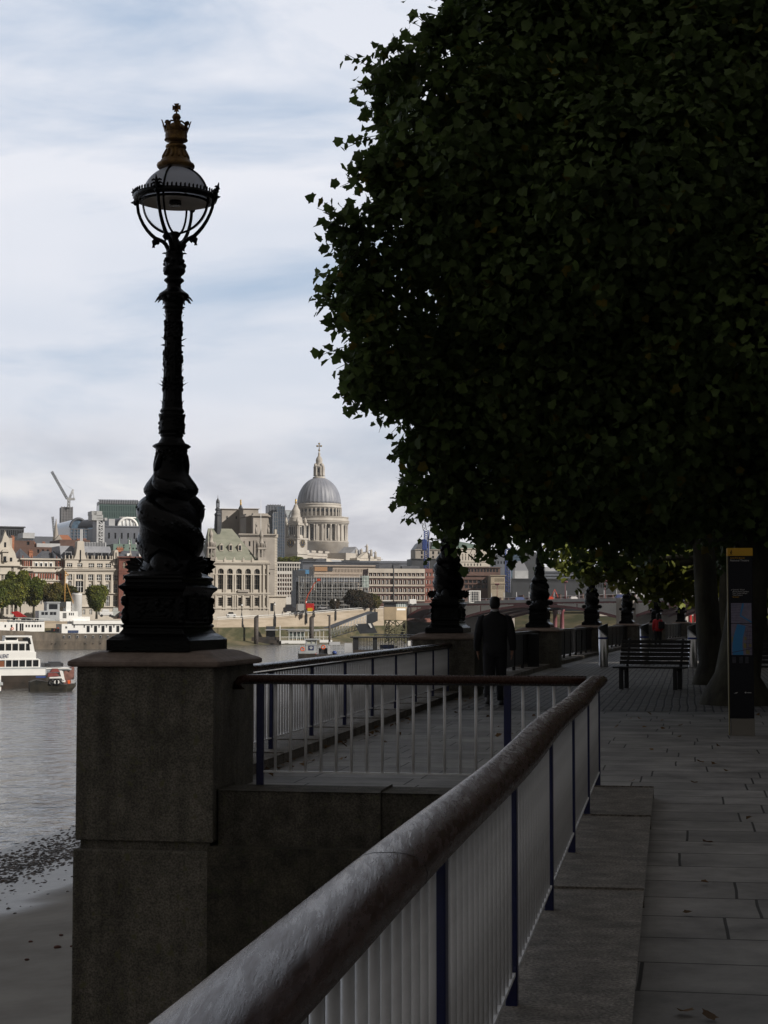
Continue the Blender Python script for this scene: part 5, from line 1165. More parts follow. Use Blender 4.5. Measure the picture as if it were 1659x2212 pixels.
for k in range(6):
    y0, y1 = 525 + k * 24, 549 + k * 24
    mb.tube([F.p(.3 if k % 2 else F.L - .3, F.Z(cA(0, y1)[1]), .4), F.p(F.L - .3 if k % 2 else .3, F.Z(cA(0, y0)[1]), .4)], .22, 4); F.box(mb, 0, F.L, F.Z(cA(0, y1)[1]) - .2, F.Z(cA(0, y1)[1]) + .2, 0, .45)
for s in (0, F.L): F.box(mb, s - .3, s + .3, 0, F.Z(cA(0, 520)[1]), 0, .5)
mb.build('bracing', M_palecl, st)
mb = MB()
for (x0, x1, y0, y1) in ((665, 742, 452, 482), (668, 700, 452, 520), (700, 750, 478, 502), (695, 752, 498, 520), (760, 780, 500, 520)):
    F.box(mb, F.S(cA(x0, 0)[0]), F.S(cA(x1, 0)[0]), F.Z(cA(0, y1)[1]), F.Z(cA(0, y0)[1]), -5, .6 + (y0 % 3) * .2)
mb.build('plant_boxes', mat('plant_box', (0.36, 0.37, 0.38), .5, var=.15), st)
m_, F = building('plant_room', 'pair of pale rooftop plant boxes beside the white vaulted roof', cA, 797, 508, 842, (575, 576), M_palecl, yb=560, depth=8, cat='plant room')
building('dark_block', 'low black office block at the far left skyline', cA, -40, 565, 170, (560, 575), M_darkcl, rows=[(590, 632, 0, 168, 12, .5)], depth=25, bands=[(563, 572, .5)], group=BR, glass=G_dark, nowin=True)
m_, F = building('plant_room', 'white rooftop plant boxes between the black block and the spire', cA, 163, 610, 250, (540, 545), M_palecl, yb=650, depth=8, cat='plant room')
building('grey_block', 'long low grey block behind the small spire', cA, 240, 638, 415, (590, 600), M_greycl, depth=20, group=BR)

# church with small spire and red roof
ch = thing('church', 'small church with pointed stone spire and orange tiled roof', 'church', tuple(W(*cA(412, 700), 540)))
mb = MB(); q = W(*cA(412, 640), 540); zz = lambda y: Zat(cA(0, y)[1], 540); mb.lathe([(1.0, 0), (1.0, zz(655)), (.8, zz(632)), (.4, zz(570)), (.12, zz(515)), (.04, zz(505))], 8, (q.x, q.y, 0), smooth=False); mb.build('spire', M_stone2, ch)
Fc = Fac(cA(385, 0)[0], 535, cA(545, 0)[0], 540); mb = MB(); s1 = Fc.S(cA(470, 0)[0]); za, zb2 = Fc.Z(cA(0, 682)[1]), Fc.Z(cA(0, 627)[1])
mb.prism([Fc.p(0, za - 10, 0), Fc.p(s1, za - 10, 0), Fc.p(s1, za, 0), Fc.p(Fc.S(cA(432, 0)[0]), zb2, 0), Fc.p(0, za, 0)], (0, 0, 0), Fc.N * -1.5); mb.build('gable', M_stone2, ch)
mb = MB(); mb.add([Fc.p(s1, za, -.2), Fc.p(Fc.L, za, -.2), Fc.p(Fc.S(cA(528, 0)[0]), zb2 + .3, -6), Fc.p(Fc.S(cA(430, 0)[0]), zb2 + .3, -6), Fc.p(s1, za, -12), Fc.p(Fc.L, za, -12)], [(0, 1, 2, 3), (4, 5, 2, 3), (1, 5, 2), (0, 3, 4)]); mb.build('roof', M_terra, ch)

# ---------------- the embankment terrace at the left
def chimney(root, F, x, c, y0, y1, w_=1.2, m=None, n=-4, pots=3):
    w_ *= .45; s = F.S(c(x, 0)[0]); mb = MB(); z0, z1 = F.Z(c(0, y1)[1]), F.Z(c(0, y0)[1]); F.box(mb, s - w_, s + w_, z0, z1, n - 1, n + .5); F.box(mb, s - w_ - .08, s + w_ + .08, z1 - .35, z1 - .2, n - 1.1, n + .65)
    for k in range(pots): sp = s - w_ + (k + .5) * 2 * w_ / pots; p = F.p(sp, 0, n - .2); mb.lathe([(.10, z1), (.08, z1 + .4)], 6, (p[0], p[1], 0))
    mb.build('chimney', m or M_terra, root)
# rear dark brick houses
rb, F = building('brick_building', 'dark brown brick block behind the slate-roofed terrace', cC, 150, 185, 400, (480, 485), M_brownb, rows=[(195, 235, 300, 350, 1, .6)], depth=16, group=BR); chimney(rb, F, 395, cC, 190, 260, 2.4); chimney(rb, F, 175, cC, 135, 200, 1.0)
rb, F = building('brick_building', 'brown brick block with glazed roof between terrace and cream office', cC, 330, 262, 730, (482, 488), M_brownb, rows=[(290, 330, 360, 700, 6, .4)], depth=16, group=BR); chimney(rb, F, 548, cC, 205, 262, .9); 
mb = MB(); F.box(mb, F.S(cC(440, 0)[0]), F.S(cC(720, 0)[0]), F.Z(cC(0, 262)[1]), F.Z(cC(0, 215)[1]), -12, -1.5); mb.build('glazed_roof', M_palecl, rb)
rb, F = building('brick_building', 'long dark brick block rising behind the cream office', cC, 700, 175, 1060, (492, 498), M_brownb, depth=14, group=BR); chimney(rb, F, 975, cC, 160, 250, 2.0); chimney(rb, F, 1030, cC, 165, 250, 1.2)
mb = MB()
for xx in (948, 965): s = F.S(cC(xx, 0)[0]); F.box(mb, s - .18, s + .18, F.Z(cC(0, 190)[1]), F.Z(cC(0, 50)[1]), -.3, .1)
mb.build('vent_pipes', M_palecl, rb)
# gabled stone house, far left
gh, F = building('gabled_house', 'ornate cream stone house with pointed gable at the far left of the terrace', cC, -120, 430, 245, (446, 450), M_cream, rows=[(480, 560, -90, 10, 2, .4), (500, 560, 120, 165, 1, .6), (590, 680, -100, 200, 6, .5), (740, 850, -100, 220, 6, .5), (920, 1060, -100, 220, 6, .5)], bands=[(470, 486, .6), (575, 585, .3), (700, 715, .4), (890, 905, .4)], frame=(M_cream, .08, 2, 2), base=-1, group=BR, depth=12)
mb = MB(); sa = F.S(cC(-70, 0)[0]); sb = F.S(cC(232, 0)[0]); sm = F.S(cC(52, 0)[0]); z0 = F.Z(cC(0, 430)[1])
gp = [(-70, 430), (235, 430), (225, 400), (190, 395), (172, 330), (120, 240), (95, 150), (70, 120), (52, 70), (35, 120), (15, 190), (-30, 260), (-60, 330)]
mb.prism([F.p(F.S(cC(x, 0)[0]), F.Z(cC(0, y)[1]), 0) for x, y in gp], (0, 0, 0), F.N * -1.5)
F.box(mb, F.S(cC(20, 0)[0]), F.S(cC(88, 0)[0]), z0, F.Z(cC(0, 320)[1]), 0, .5); mb.prism([F.p(F.S(cC(x, 0)[0]), F.Z(cC(0, y)[1]), .1) for x, y in ((5, 320), (95, 320), (80, 295), (50, 280), (20, 295))], (0, 0, 0), F.N * .8)
q = F.p(sm, 0, -.5); mb.lathe([(.3, F.Z(cC(0, 200)[1])), (.25, F.Z(cC(0, 120)[1])), (.05, F.Z(cC(0, 62)[1]))], 6, (q[0], q[1], 0)); mb.build('gable', M_cream, gh)
for (x0, x1, y0, y1) in ((30, 62, 372, 440), (112, 138, 385, 430), (42, 64, 205, 262)): m2 = MB(); F.box(m2, F.S(cC(x0, 0)[0]), F.S(cC(x1, 0)[0]), F.Z(cC(0, y1)[1]), F.Z(cC(0, y0)[1]), .5 if y0 == 372 else 0, .62 if y0 == 372 else .1); m2.build('window', G_dark, gh)
mb = MB(); F.box(mb, F.S(cC(75, 0)[0]), F.S(cC(165, 0)[0]), z0, F.Z(cC(0, 145)[1]), -9, -3); mb.build('stair_block', M_stone2, gh)
mb = MB(); F.box(mb, F.S(cC(165, 0)[0]), F.S(cC(190, 0)[0]), z0, F.Z(cC(0, 130)[1]), -8, -3); mb.build('chimney', M_terra, gh)
# red and white terrace with slate roofs
rt, F = building('terrace_building', 'red brick and white stone terrace with slate pyramid roofs and white dormers', cC, 250, 400, 768, (449, 454), M_cream, rows=[(430, 492, 262, 366, 4, .35), (430, 492, 664, 762, 4, .35), (575, 632, 345, 402, 2, .5), (575, 632, 462, 630, 6, .5), (580, 648, 678, 752, 2, .45), (690, 780, 290, 630, 9, .5), (690, 780, 678, 752, 2, .45), (850, 940, 262, 630, 9, .5), (850, 940, 678, 752, 2, .45)],
    bands=[(396, 412, .5), (492, 500, .5), (545, 560, .5), (650, 662, .3), (820, 835, .3)], frame=(M_white, .08, 2, 2), base=-1, group=BR, depth=13)
for (xa, xb, y0, y1, n) in ((262, 366, 428, 494, 5), (664, 762, 428, 494, 5), (345, 405, 575, 632, 3), (455, 635, 575, 632, 7), (672, 758, 575, 650, 3), (672, 758, 690, 780, 3), (290, 640, 690, 780, 10)):
    m2 = MB(); sa, sb = F.S(cC(xa, 0)[0]), F.S(cC(xb, 0)[0]); pw = (sb - sa) / (n - 1)
    for k in range(n): F.box(m2, sa + pw * k - pw * .2, sa + pw * k + pw * .2, F.Z(cC(0, y1)[1]), F.Z(cC(0, y0)[1]), -.2, .14)
    m2.build('brick_panel', mat('bright_brick', (0.30, 0.085, 0.05), .8, var=.2), rt)
mb = MB()
for (x0, x1, xa, ya) in ((232, 375, 232, 270), (640, 770, 625, 290)):
    q0, q1 = F.S(cC(x0, 0)[0]), F.S(cC(x1, 0)[0]); zb2 = F.Z(cC(0, 405)[1]); A = F.p(F.S(cC(xa, 0)[0]) + 1.0, F.Z(cC(0, ya)[1]), -5)
    mb.add([F.p(q0, zb2, 0), F.p(q1, zb2, 0), F.p(q1, zb2, -13), F.p(q0, zb2, -13), A], [(0, 1, 4), (1, 2, 4), (2, 3, 4), (3, 0, 4)])
s0, s1 = F.S(cC(370, 0)[0]), F.S(cC(650, 0)[0]); zb2, zt2 = F.Z(cC(0, 432)[1]), F.Z(cC(0, 362)[1]); mb.add([F.p(s0, zb2, -.2), F.p(s1, zb2, -.2), F.p(s1, zt2, -5), F.p(s0, zt2, -5), F.p(s0, zb2, -12), F.p(s1, zb2, -12)], [(0, 1, 2, 3), (2, 3, 4, 5), (0, 3, 4), (1, 2, 5)])
s0, s1 = F.S(cC(490, 0)[0]), F.S(cC(650, 0)[0]); zb2, zt2 = F.Z(cC(0, 400)[1]), F.Z(cC(0, 295)[1]); mb.add([F.p(s0, zb2, -3), F.p(s1, zb2, -3), F.p(s1, zt2, -7), F.p(F.S(cC(560, 0)[0]), zt2, -7), F.p(s0, zb2, -12), F.p(s1, zb2, -12)], [(0, 1, 2, 3), (2, 3, 4, 5), (0, 3, 4), (1, 2, 5)])
mb.build('roof', M_slate, rt)
for xx in (424, 482, 539, 597):
    m2 = MB(); s = F.S(cC(xx, 0)[0]); F.box(m2, s - .42, s + .42, F.Z(cC(0, 500)[1]), F.Z(cC(0, 440)[1]), -2.5, .16); dm = m2.build('dormer', M_white, rt); m2 = MB(); F.box(m2, s - .26, s + .26, F.Z(cC(0, 492)[1]), F.Z(cC(0, 452)[1]), .16, .22); m2.build('window', G_dark, dm)
for (xa, xb) in ((268, 390), (660, 778)):
    m2 = MB(); m2.prism([F.p(F.S(cC(x, 0)[0]), F.Z(cC(0, y)[1]), .3) for x, y in ((xa, 548), (xb, 548), (xb - 22, 525), ((xa + xb) / 2, 505), (xa + 22, 525))], F.N * -.3, F.N * .6); m2.build('pediment', M_cream, rt)
m2 = MB()
for xx in (262, 366, 662, 762): q = F.p(F.S(cC(xx, 0)[0]), 0, .2); m2.lathe([(.17, F.Z(cC(0, 520)[1])), (.17, F.Z(cC(0, 400)[1])), (.22, F.Z(cC(0, 392)[1])), (.05, F.Z(cC(0, 360)[1]))], 6, (q[0], q[1], 0))
m2.build('corner_shafts', M_redb, rt)
chimney(rt, F, 395, cC, 305, 400, 1.1)
# cream office with the tall central gable
co, F = building('cream_office', 'tall cream stone office with flared central gable and glass mansard roof', cC, 768, 405, 1412, (452, 460), M_cream,
    rows=[(440, 494, 782, 858, 1, .85), (440, 494, 908, 978, 1, .85), (450, 504, 1028, 1330, 3, .22 * 3), (455, 515, 1344, 1386, 1, .8),
          (585, 655, 790, 860, 1, .75), (540, 640, 900, 985, 1, .95), (588, 655, 1024, 1326, 3, .62), (595, 655, 1334, 1398, 1, .85),
          (680, 790, 790, 860, 1, .6), (665, 800, 892, 988, 1, .95), (700, 800, 1024, 1326, 3, .5), (700, 800, 1334, 1398, 1, .7),
          (840, 960, 790, 860, 1, .7), (840, 960, 900, 980, 1, .8), (840, 960, 1024, 1326, 3, .5), (838, 955, 1334, 1398, 1, .8), (1000, 1040, 1230, 1410, 2, .4), (1000, 1060, 790, 1200, 5, .4)],
    bands=[(515, 530, .6), (530, 545, .35), (405, 412, .3), (806, 814, .5), (964, 972, .5), (500, 505, .2)], frame=(M_white, .09, 3, 2), base=-1, group=BR, depth=9,
    piers=[(xx, .22, 580, 800, .2) for xx in (1012, 1108, 1122, 1208, 1222, 1318, 1408, 775, 880)])
mb = MB(); zz = lambda y: F.Z(cC(0, y)[1]); SS = lambda x: F.S(cC(x, 0)[0])
mb.prism([F.p(SS(x), zz(y), .25) for x, y in ((868, 410), (1022, 410), (1000, 350), (990, 270), (985, 200), (970, 190), (925, 190), (908, 200), (905, 270), (892, 350))], (0, 0, 0), F.N * -3); mb.build('gable', M_cream, co); mb = MB()
mb.prism([F.p(SS(x), zz(y), .3) for x, y in ((1332, 470), (1412, 470), (1400, 420), (1392, 300), (1370, 288), (1350, 300))], (0, 0, 0), F.N * -3); mb.build('gable', M_cream, co)
m2 = MB(); F.box(m2, SS(938), SS(952), zz(440), zz(300), .25, .33); m2.build('window', G_dark, co); m2 = MB(); F.box(m2, SS(1362), SS(1372), zz(455), zz(322), .3, .38); m2.build('window', G_dark, co)
mb = MB(); a_, b_ = SS(1000), SS(1340)
mb.add([F.p(a_, zz(410), -1.5), F.p(b_, zz(410), -1.5), F.p(b_, zz(315), -2.6), F.p(a_, zz(315), -2.6), F.p(b_, zz(245), -4.0), F.p(a_, zz(245), -4.0), F.p(b_, zz(245), -14), F.p(a_, zz(245), -14), F.p(b_, zz(410), -14), F.p(a_, zz(410), -14)], [(0, 1, 2, 3), (3, 2, 4, 5), (5, 4, 6, 7), (1, 8, 6, 4, 2), (0, 3, 5, 7, 9)])
a_, b_ = SS(735), SS(900); mb.add([F.p(a_, zz(410), -1.5), F.p(b_, zz(410), -1.5), F.p(b_, zz(245), -4.0), F.p(a_, zz(245), -4.0), F.p(b_, zz(245), -14), F.p(a_, zz(245), -14), F.p(a_, zz(410), -14)], [(0, 1, 2, 3), (3, 2, 4, 5), (0, 3, 5, 6)])
mb.build('mansard_roof', M_lead, co)
mb = MB(); F.box(mb, SS(1045), SS(1310), zz(250), zz(195), -12, -5.5)
for k in range(14): F.box(mb, SS(1045 + 19 * k), SS(1050 + 19 * k), zz(250), zz(192), -5.6, -5.2)
mb.build('rooftop_plant', M_palecl, co)
for xx in (800, 830, 1060, 1098, 1150, 1190, 1235, 1275):
    m2 = MB(); s = SS(xx); F.box(m2, s - .5, s + .5, zz(400), zz(318), -3, -1.0); dm = m2.build('dormer', M_lead, co); m2 = MB(); F.box(m2, s - .38, s + .38, zz(392), zz(328), -1.0, -.93); m2.build('window', G_dark, dm)
m2 = MB()
for xx in (770, 815, 855, 1036, 1086, 1110, 1160, 1186, 1210, 1255, 1300, 1326): F.box(m2, SS(xx) - .1, SS(xx) + .1, zz(410), zz(362), -.8, .1)
m2.build('parapet_posts', M_cream, co)
# red brick building right of it
rr, F = building('brick_building', 'red brick building with arched white-framed windows right of the cream office', cR, 690, 985, 1560, (456, 462), M_redb,
    rows=[(1095, 1240, 740, 1140, 3, .5, 'a'), (1380, 1490, 745, 1110, 2, .6), (1700, 1960, 755, 1120, 2, .6), (2020, 2160, 755, 1120, 2, .5)], bands=[(978, 1000, .7), (1050, 1056, .2), (1290, 1296, .15), (1350, 1356, .12)], frame=(mat('buff_frame', (0.42, 0.36, 0.28), .7), .10, 3, 2), base=-1, group=BR, depth=14)
mb = MB(); mb.add([F.p(0, F.Z(cR(0, 985)[1]), 0), F.p(F.L, F.Z(cR(0, 985)[1]), 0), F.p(F.L, F.Z(cR(0, 835)[1]), -5), F.p(F.S(cR(840, 0)[0]), F.Z(cR(0, 835)[1]), -5), F.p(0, F.Z(cR(0, 985)[1]), -14), F.p(F.L, F.Z(cR(0, 985)[1]), -14)], [(0, 1, 2, 3), (2, 3, 4, 5), (0, 3, 4), (1, 2, 5)]); mb.build('roof', M_slate, rr)
for (xx, y0, y1) in ((905, 905, 960), (1175, 900, 970)):
    m2 = MB(); s = F.S(cR(xx, 0)[0]); F.box(m2, s - .4, s + .4, F.Z(cR(0, y1)[1]), F.Z(cR(0, y0)[1]), -3, -.3); m2.build('dormer', M_white, rr)
m2 = MB(); s = F.S(cR(945, 0)[0]); q = F.p(s, 0, -.6); m2.lathe([(.5, F.Z(cR(0, 960)[1])), (.3, F.Z(cR(0, 900)[1])), (.12, F.Z(cR(0, 840)[1])), (.04, F.Z(cR(0, 670)[1]))], 6, (q[0], q[1], 0)); m2.build('finial', M_stone2, rr)
chimney(rr, F, 810, cR, 765, 860, 1.8, n=-6)
m_, F = building('green_roof_building', 'building with green copper roof and spikes behind the red brick building', cR, 560, 700, 1560, (488, 498), M_copper, yb=860, depth=12, group=BR, rows=[(778, 815, 890, 1250, 5, .5)])
m2 = MB()
for (xx, y0) in ((705, 545), (912, 550), (965, 540)): q = F.p(F.S(cR(xx, 0)[0]), 0, -1); m2.lathe([(.3, F.Z(cR(0, 700)[1])), (.2, F.Z(cR(0, 640)[1])), (.03, F.Z(cR(0, y0)[1]))], 4, (q[0], q[1], 0), smooth=False)
m2.build('roof_spikes', M_copper, m_)
for i_, xx in enumerate((890, 1035, 1178)):
    m2 = MB(); q = F.p(F.S(cR(xx, 0)[0]), 0, 1.5)
    for y in (640, 694): m2.sphere((q[0], q[1], F.Z(cR(0, y)[1])), .2, 10)
    m2.lathe([(.04, F.Z(cR(0, 780)[1])), (.04, F.Z(cR(0, 640)[1]))], 5, (q[0], q[1], 0)); m2.build('twin_globe_light', M_white, m_)
# ------------------------------------------------------------------ trees (shared builder)
LEAF5 = [(0, -.42), (.20, -.42), (.44, -.44), (.42, -.16), (.60, .08), (.37, .18), (.27, .38), (0, .62), (-.27, .38), (-.37, .18), (-.60, .08), (-.42, -.16), (-.44, -.44), (-.20, -.42)]
def leaf_mat(name, ca, cb, tint, island=0.45, trans=0.35, vs=0.7):
    m = bpy.data.materials.new(name); m.use_nodes = True; t = m.node_tree; b = t.nodes['Principled BSDF']; o = t.nodes['Material Output']
    geo = t.nodes.new('ShaderNodeNewGeometry'); n = t.nodes.new('ShaderNodeTexNoise'); n.inputs['Scale'].default_value = vs; n.inputs['Detail'].default_value = 3; t.links.new(geo.outputs['Position'], n.inputs['Vector'])
    r = t.nodes.new('ShaderNodeMapRange'); r.inputs[1].default_value = .35; r.inputs[2].default_value = .65; t.links.new(n.outputs['Fac'], r.inputs[0])
    mx = t.nodes.new('ShaderNodeMix'); mx.data_type = 'RGBA'; t.links.new(r.outputs[0], mx.inputs[0]); mx.inputs[6].default_value = (*ca, 1); mx.inputs[7].default_value = (*cb, 1)
    r2 = t.nodes.new('ShaderNodeValToRGB'); e = r2.color_ramp.elements; e[0].position = 0; e[0].color = (1 - island, 1 - island, 1 - island, 1); e[1].position = .97; e[1].color = (1 + island, 1 + island, 1 + island, 1); x = e.new(.985); x.color = (*tint, 1); t.links.new(geo.outputs['Random Per Island'], r2.inputs['Fac'])
    mu = t.nodes.new('ShaderNodeMix'); mu.data_type = 'RGBA'; mu.blend_type = 'MULTIPLY'; mu.inputs[0].default_value = 1; t.links.new(mx.outputs[2], mu.inputs[6]); t.links.new(r2.outputs[0], mu.inputs[7])
    t.links.new(mu.outputs[2], b.inputs['Base Color']); b.inputs['Roughness'].default_value = 0.55; b.inputs['Specular IOR Level'].default_value = 0.3
    tr = t.nodes.new('ShaderNodeBsdfTranslucent'); t.links.new(mu.outputs[2], tr.inputs['Color']); ms = t.nodes.new('ShaderNodeMixShader'); ms.inputs[0].default_value = trans
    t.links.new(b.outputs[0], ms.inputs[1]); t.links.new(tr.outputs[0], ms.inputs[2]); t.links.new(ms.outputs[0], o.inputs['Surface']); MATS[name] = m; return m
def leaf_mesh(name, P, Nn, size, m, parent, shape=LEAF5, fold=0.12, down=0.3):
    """P (n,3) leaf centres, Nn (n,3) rough normals, size (n,)"""
    n = len(P); Nn = Nn / np.linalg.norm(Nn, axis=1)[:, None]
    a = rng.normal(size=(n, 3)); a[:, 2] -= down * 2; x = np.cross(a, Nn); x /= np.linalg.norm(x, axis=1)[:, None]; y = np.cross(Nn, x)
    sh = np.array(shape); k = len(sh); half = k // 2
    pts = np.zeros((n, k, 3))
    for j, (u, v) in enumerate(sh): pts[:, j] = P + (x * u + y * v + Nn * (abs(u) * fold * 2 - v * v * .25)) * size[:, None]
    V = pts.reshape(-1, 3)
    tris = [list(range(0, half + 1)), [half] + list(range(half + 1, k)) + [0]] if k > 5 else [list(range(k))]
    lens = [len(t_) for t_ in tris]; base = (np.arange(n) * k)[:, None]
    allf = np.concatenate([base + np.array(t_)[None] for t_ in tris], axis=1).reshape(-1)
    ls = np.tile(lens, n); st = np.concatenate([[0], np.cumsum(ls)[:-1]])
    me = bpy.data.meshes.new(name); me.vertices.add(len(V)); me.vertices.foreach_set('co', V.astype(np.float32).ravel()); me.loops.add(len(allf)); me.loops.foreach_set('vertex_index', allf.astype(np.int32))
    me.polygons.add(len(ls)); me.polygons.foreach_set('loop_start', st.astype(np.int32)); me.update(calc_edges=True); me.validate(); me.materials.append(m)
    o = bpy.data.objects.new(name, me); C.objects.link(o)
    if parent: o.parent = parent; o.matrix_parent_inverse = parent_inv(parent)
    return o
def lobe_points(lobes, dens, shell=0.3, up=0.5, cluster=5, cr=0.25):
    P = []; Nn = []
    for (c, r, *rest) in lobes:
        sc = np.array(rest[0]) if rest else np.ones(3); n = int(dens * r * r / cluster)
        dv = rng.normal(size=(n, 3)); dv /= np.linalg.norm(dv, axis=1)[:, None]
        rad = r * (1 - np.abs(rng.normal(size=n)) * shell) * (1 + .12 * np.sin(dv[:, 0] * 7 + c[0]) * np.cos(dv[:, 2] * 6 + c[1]))
        q = np.array(c)[None] + dv * rad[:, None] * sc[None]
        for _ in range(cluster):
            P.append(q + rng.normal(size=q.shape) * cr); nn = dv * .6 + rng.normal(size=q.shape) * .55; nn[:, 2] += up; Nn.append(nn)
    return np.concatenate(P), np.concatenate(Nn)
M_leafA = leaf_mat('plane_leaves', (0.062, 0.098, 0.028), (0.120, 0.175, 0.048), (1.9, 1.0, .5), island=.42, vs=1.1)
M_leafB = leaf_mat('bright_plane_leaves', (0.09, 0.12, 0.02), (0.20, 0.21, 0.04), (1.6, 1.1, .6), vs=.25)
M_leafC = leaf_mat('olive_leaves', (0.065, 0.080, 0.020), (0.15, 0.125, 0.035), (1.6, .9, .5), vs=.3)
M_leafD = leaf_mat('dark_brown_leaves', (0.03, 0.032, 0.018), (0.075, 0.05, 0.03), (1.5, .8, .5), vs=.3)
M_bark = mat('bark', (0.025, 0.022, 0.016), 0.9, col2=(0.085, 0.08, 0.055), vscale=3, bump=0.8, bscale=12, stretch=(1, 1, .35))
def far_tree(label, c, xc, yt, yb, wdt, D, m, ybase, seed, trunk=True, group='trees along the far bank', leafsz=.42, n=3, dens=1300):
    random.seed(seed); q = W(*c(xc, (yt + yb) / 2), D); k = D / FPX
    hw = (c(xc + wdt / 2, 0)[0] - c(xc, 0)[0]) * k; hh = (c(0, yb)[1] - c(0, yt)[1]) / 2 * k; gz = min(Zat(c(0, ybase)[1], D), q.z - hh * .5)
    root = thing('tree', label, 'tree', (q.x, q.y, gz), group); L_ = [((q.x, q.y, q.z - .1 * hh), hw * .72, (1, 1, hh / hw))]
    for i in range(9):
        a = random.uniform(0, 6.28); v = random.uniform(-.75, .75); rr = math.sqrt(max(0, 1 - v * v)) * .62
        L_.append(((q.x + math.cos(a) * hw * rr, q.y + math.sin(a) * hw * rr, q.z + v * hh * .66), hw * random.uniform(.28, .45), (1, 1, min(1.3, max(.8, hh / hw)))))
    P, Nn = lobe_points(L_, dens / max(.25, leafsz) * .42, .22, .5, 3, .12); leaf_mesh('crown', P, Nn, rng.uniform(.6, 1.3, len(P)) * leafsz, m, root, shape=[(0, -.5), (.42, -.05), (0, .55), (-.42, -.05)])
    mb = MB(); b0 = Vector((q.x, q.y, gz)); mb.tube([b0 - Vector((0, 0, .3)), b0 + Vector((.05, 0, (q.z - gz) * .45)), Vector((q.x, q.y, q.z))], [hw * .11, hw * .08, hw * .05], 8)
    for i in range(4):
        a = i * 1.6; mb.tube([b0 + Vector((.05, 0, (q.z - gz) * .45)), Vector((q.x + math.cos(a) * hw * .5, q.y + math.sin(a) * hw * .5, q.z + hh * .2))], [hw * .06, hw * .02], 6)
    mb.build('trunk', M_bark, root); return root
# ---------------- embankment wall
M_wallf = mat('embankment_stone', (0.34, 0.28, 0.21), 0.85, col2=(0.45, 0.38, 0.30), vscale=0.35, stretch=(.3, .3, 3))
M_green_al = mat('river_algae', (0.045, 0.048, 0.018), 0.9, col2=(0.14, 0.115, 0.065), vscale=0.22, stretch=(.5, .5, 2.2), vmid=(.4, .62))
ew = thing('embankment_wall', 'long sunlit stone embankment wall with green algae along its foot', 'wall', (-30, 480, -5))
EW = [(-200, 1338, 405), (469, 1336.5, 446), (593, 1331, 478), (660, 1325, 500), (724, 1319.5, 525), (800, 1314, 556), (880, 1312, 585)]
pts = [(W(x, y, D_), D_) for x, y, D_ in EW]
mb = MB(); ma = MB(); mc = MB()
for (pa, da), (pb, db) in zip(pts, pts[1:]):
    t = Vector((pb.x - pa.x, pb.y - pa.y, 0)).normalized(); nrm = Vector((t.y, -t.x, 0)); bk = -nrm * 3
    def q4(a_, b_, z0a, z0b, z1a, z1b, o0, o1): return [(a_.x + (nrm * o1).x, a_.y + (nrm * o1).y, z0a), (b_.x + (nrm * o1).x, b_.y + (nrm * o1).y, z0b), (b_.x + (nrm * o0).x, b_.y + (nrm * o0).y, z0b), (a_.x + (nrm * o0).x, a_.y + (nrm * o0).y, z0a), (a_.x + (nrm * o1).x, a_.y + (nrm * o1).y, z1a), (b_.x + (nrm * o1).x, b_.y + (nrm * o1).y, z1b), (b_.x + (nrm * o0).x, b_.y + (nrm * o0).y, z1b), (a_.x + (nrm * o0).x, a_.y + (nrm * o0).y, z1a)]
    mb.hexa(q4(pa, pb, -1.0, -1.0, pa.z - .3, pb.z - .3, -1.0, 0)); mb.hexa(q4(pa, pb, pa.z - .75, pb.z - .75, pa.z - .6, pb.z - .6, -.5, .10))
    ma.hexa(q4(pa, pb, -6.2, -6.2, -.98, -.98, -1.0, .35)); mc.hexa(q4(pa, pb, pa.z - .32, pb.z - .32, pa.z, pb.z, -1.05, .12))
mb.build('wall_face', M_wallf, ew); ma.build('algae_face', M_green_al, ew); mc.build('coping', M_stone3, ew)
# muddy strip at the foot, and the raised road behind
mb = MB(); vs = []
for (p, D_) in pts: vs += [(p.x + 2.4, p.y - 9, -5.72), (p.x + .5, p.y - .2, -4.6)]
mb.add(vs, [(2 * i, 2 * i + 2, 2 * i + 3, 2 * i + 1) for i in range(len(pts) - 1)]); tag(mb.build('shingle_beach', M_green_al), kind='structure')
mb = MB(); vs = []
for (p, D_) in pts[1:]: vs += [(p.x, p.y, p.z - 1.2), (p.x - 3, p.y + 45, p.z - 1.3)]
mb.add(vs, [(2 * i, 2 * i + 2, 2 * i + 3, 2 * i + 1) for i in range(len(pts) - 2)]); tag(mb.build('embankment_road', M_conc2), kind='structure')
for i, (x, y, D_) in enumerate(((522, 1334, 460), (593, 1331, 478), (661, 1325, 500), (724, 1319.5, 525), (801, 1314, 556))):
    p = W(x, y, D_ - .5); root = thing('embankment_lamp', ['dark lamp on the far wall in front of the arched college', 'dark lamp on the far wall at the corner of the college', 'dark lamp on the far wall beside the red lift', 'dark lamp on the far wall by the leafy trees', 'dark lamp on the far wall by the pier hut'][i], 'lamp post', tuple(p), 'lamps along the far embankment wall')
    mb = MB(); mb.lathe([(.30, -2.6), (.42, -2.0), (.36, -1.0), (.28, -.2), (.34, 0), (.25, .2), (.16, .9), (.07, 1.4), (.05, 2.9), (.12, 3.0)], 10, (p.x, p.y, p.z)); mb.box(p.x - .4, p.x + .4, p.y - .3, p.y + .8, p.z - 2.9, p.z - .1); mb.build('post', M_dsteel, root)
    mb = MB(); mb.sphere((p.x, p.y, p.z + 3.25), .30, 12); mb.build('globe', M_white, root); mb = MB(); mb.lathe([(.25, 3.45), (.1, 3.7), (.02, 4.0)], 8, (p.x, p.y, p.z)); mb.build('cap', M_dsteel, root)
rl = thing('railing', 'thin pale handrail running along the top of the far wall', 'railing', tuple(pts[3][0])); mb = MB()
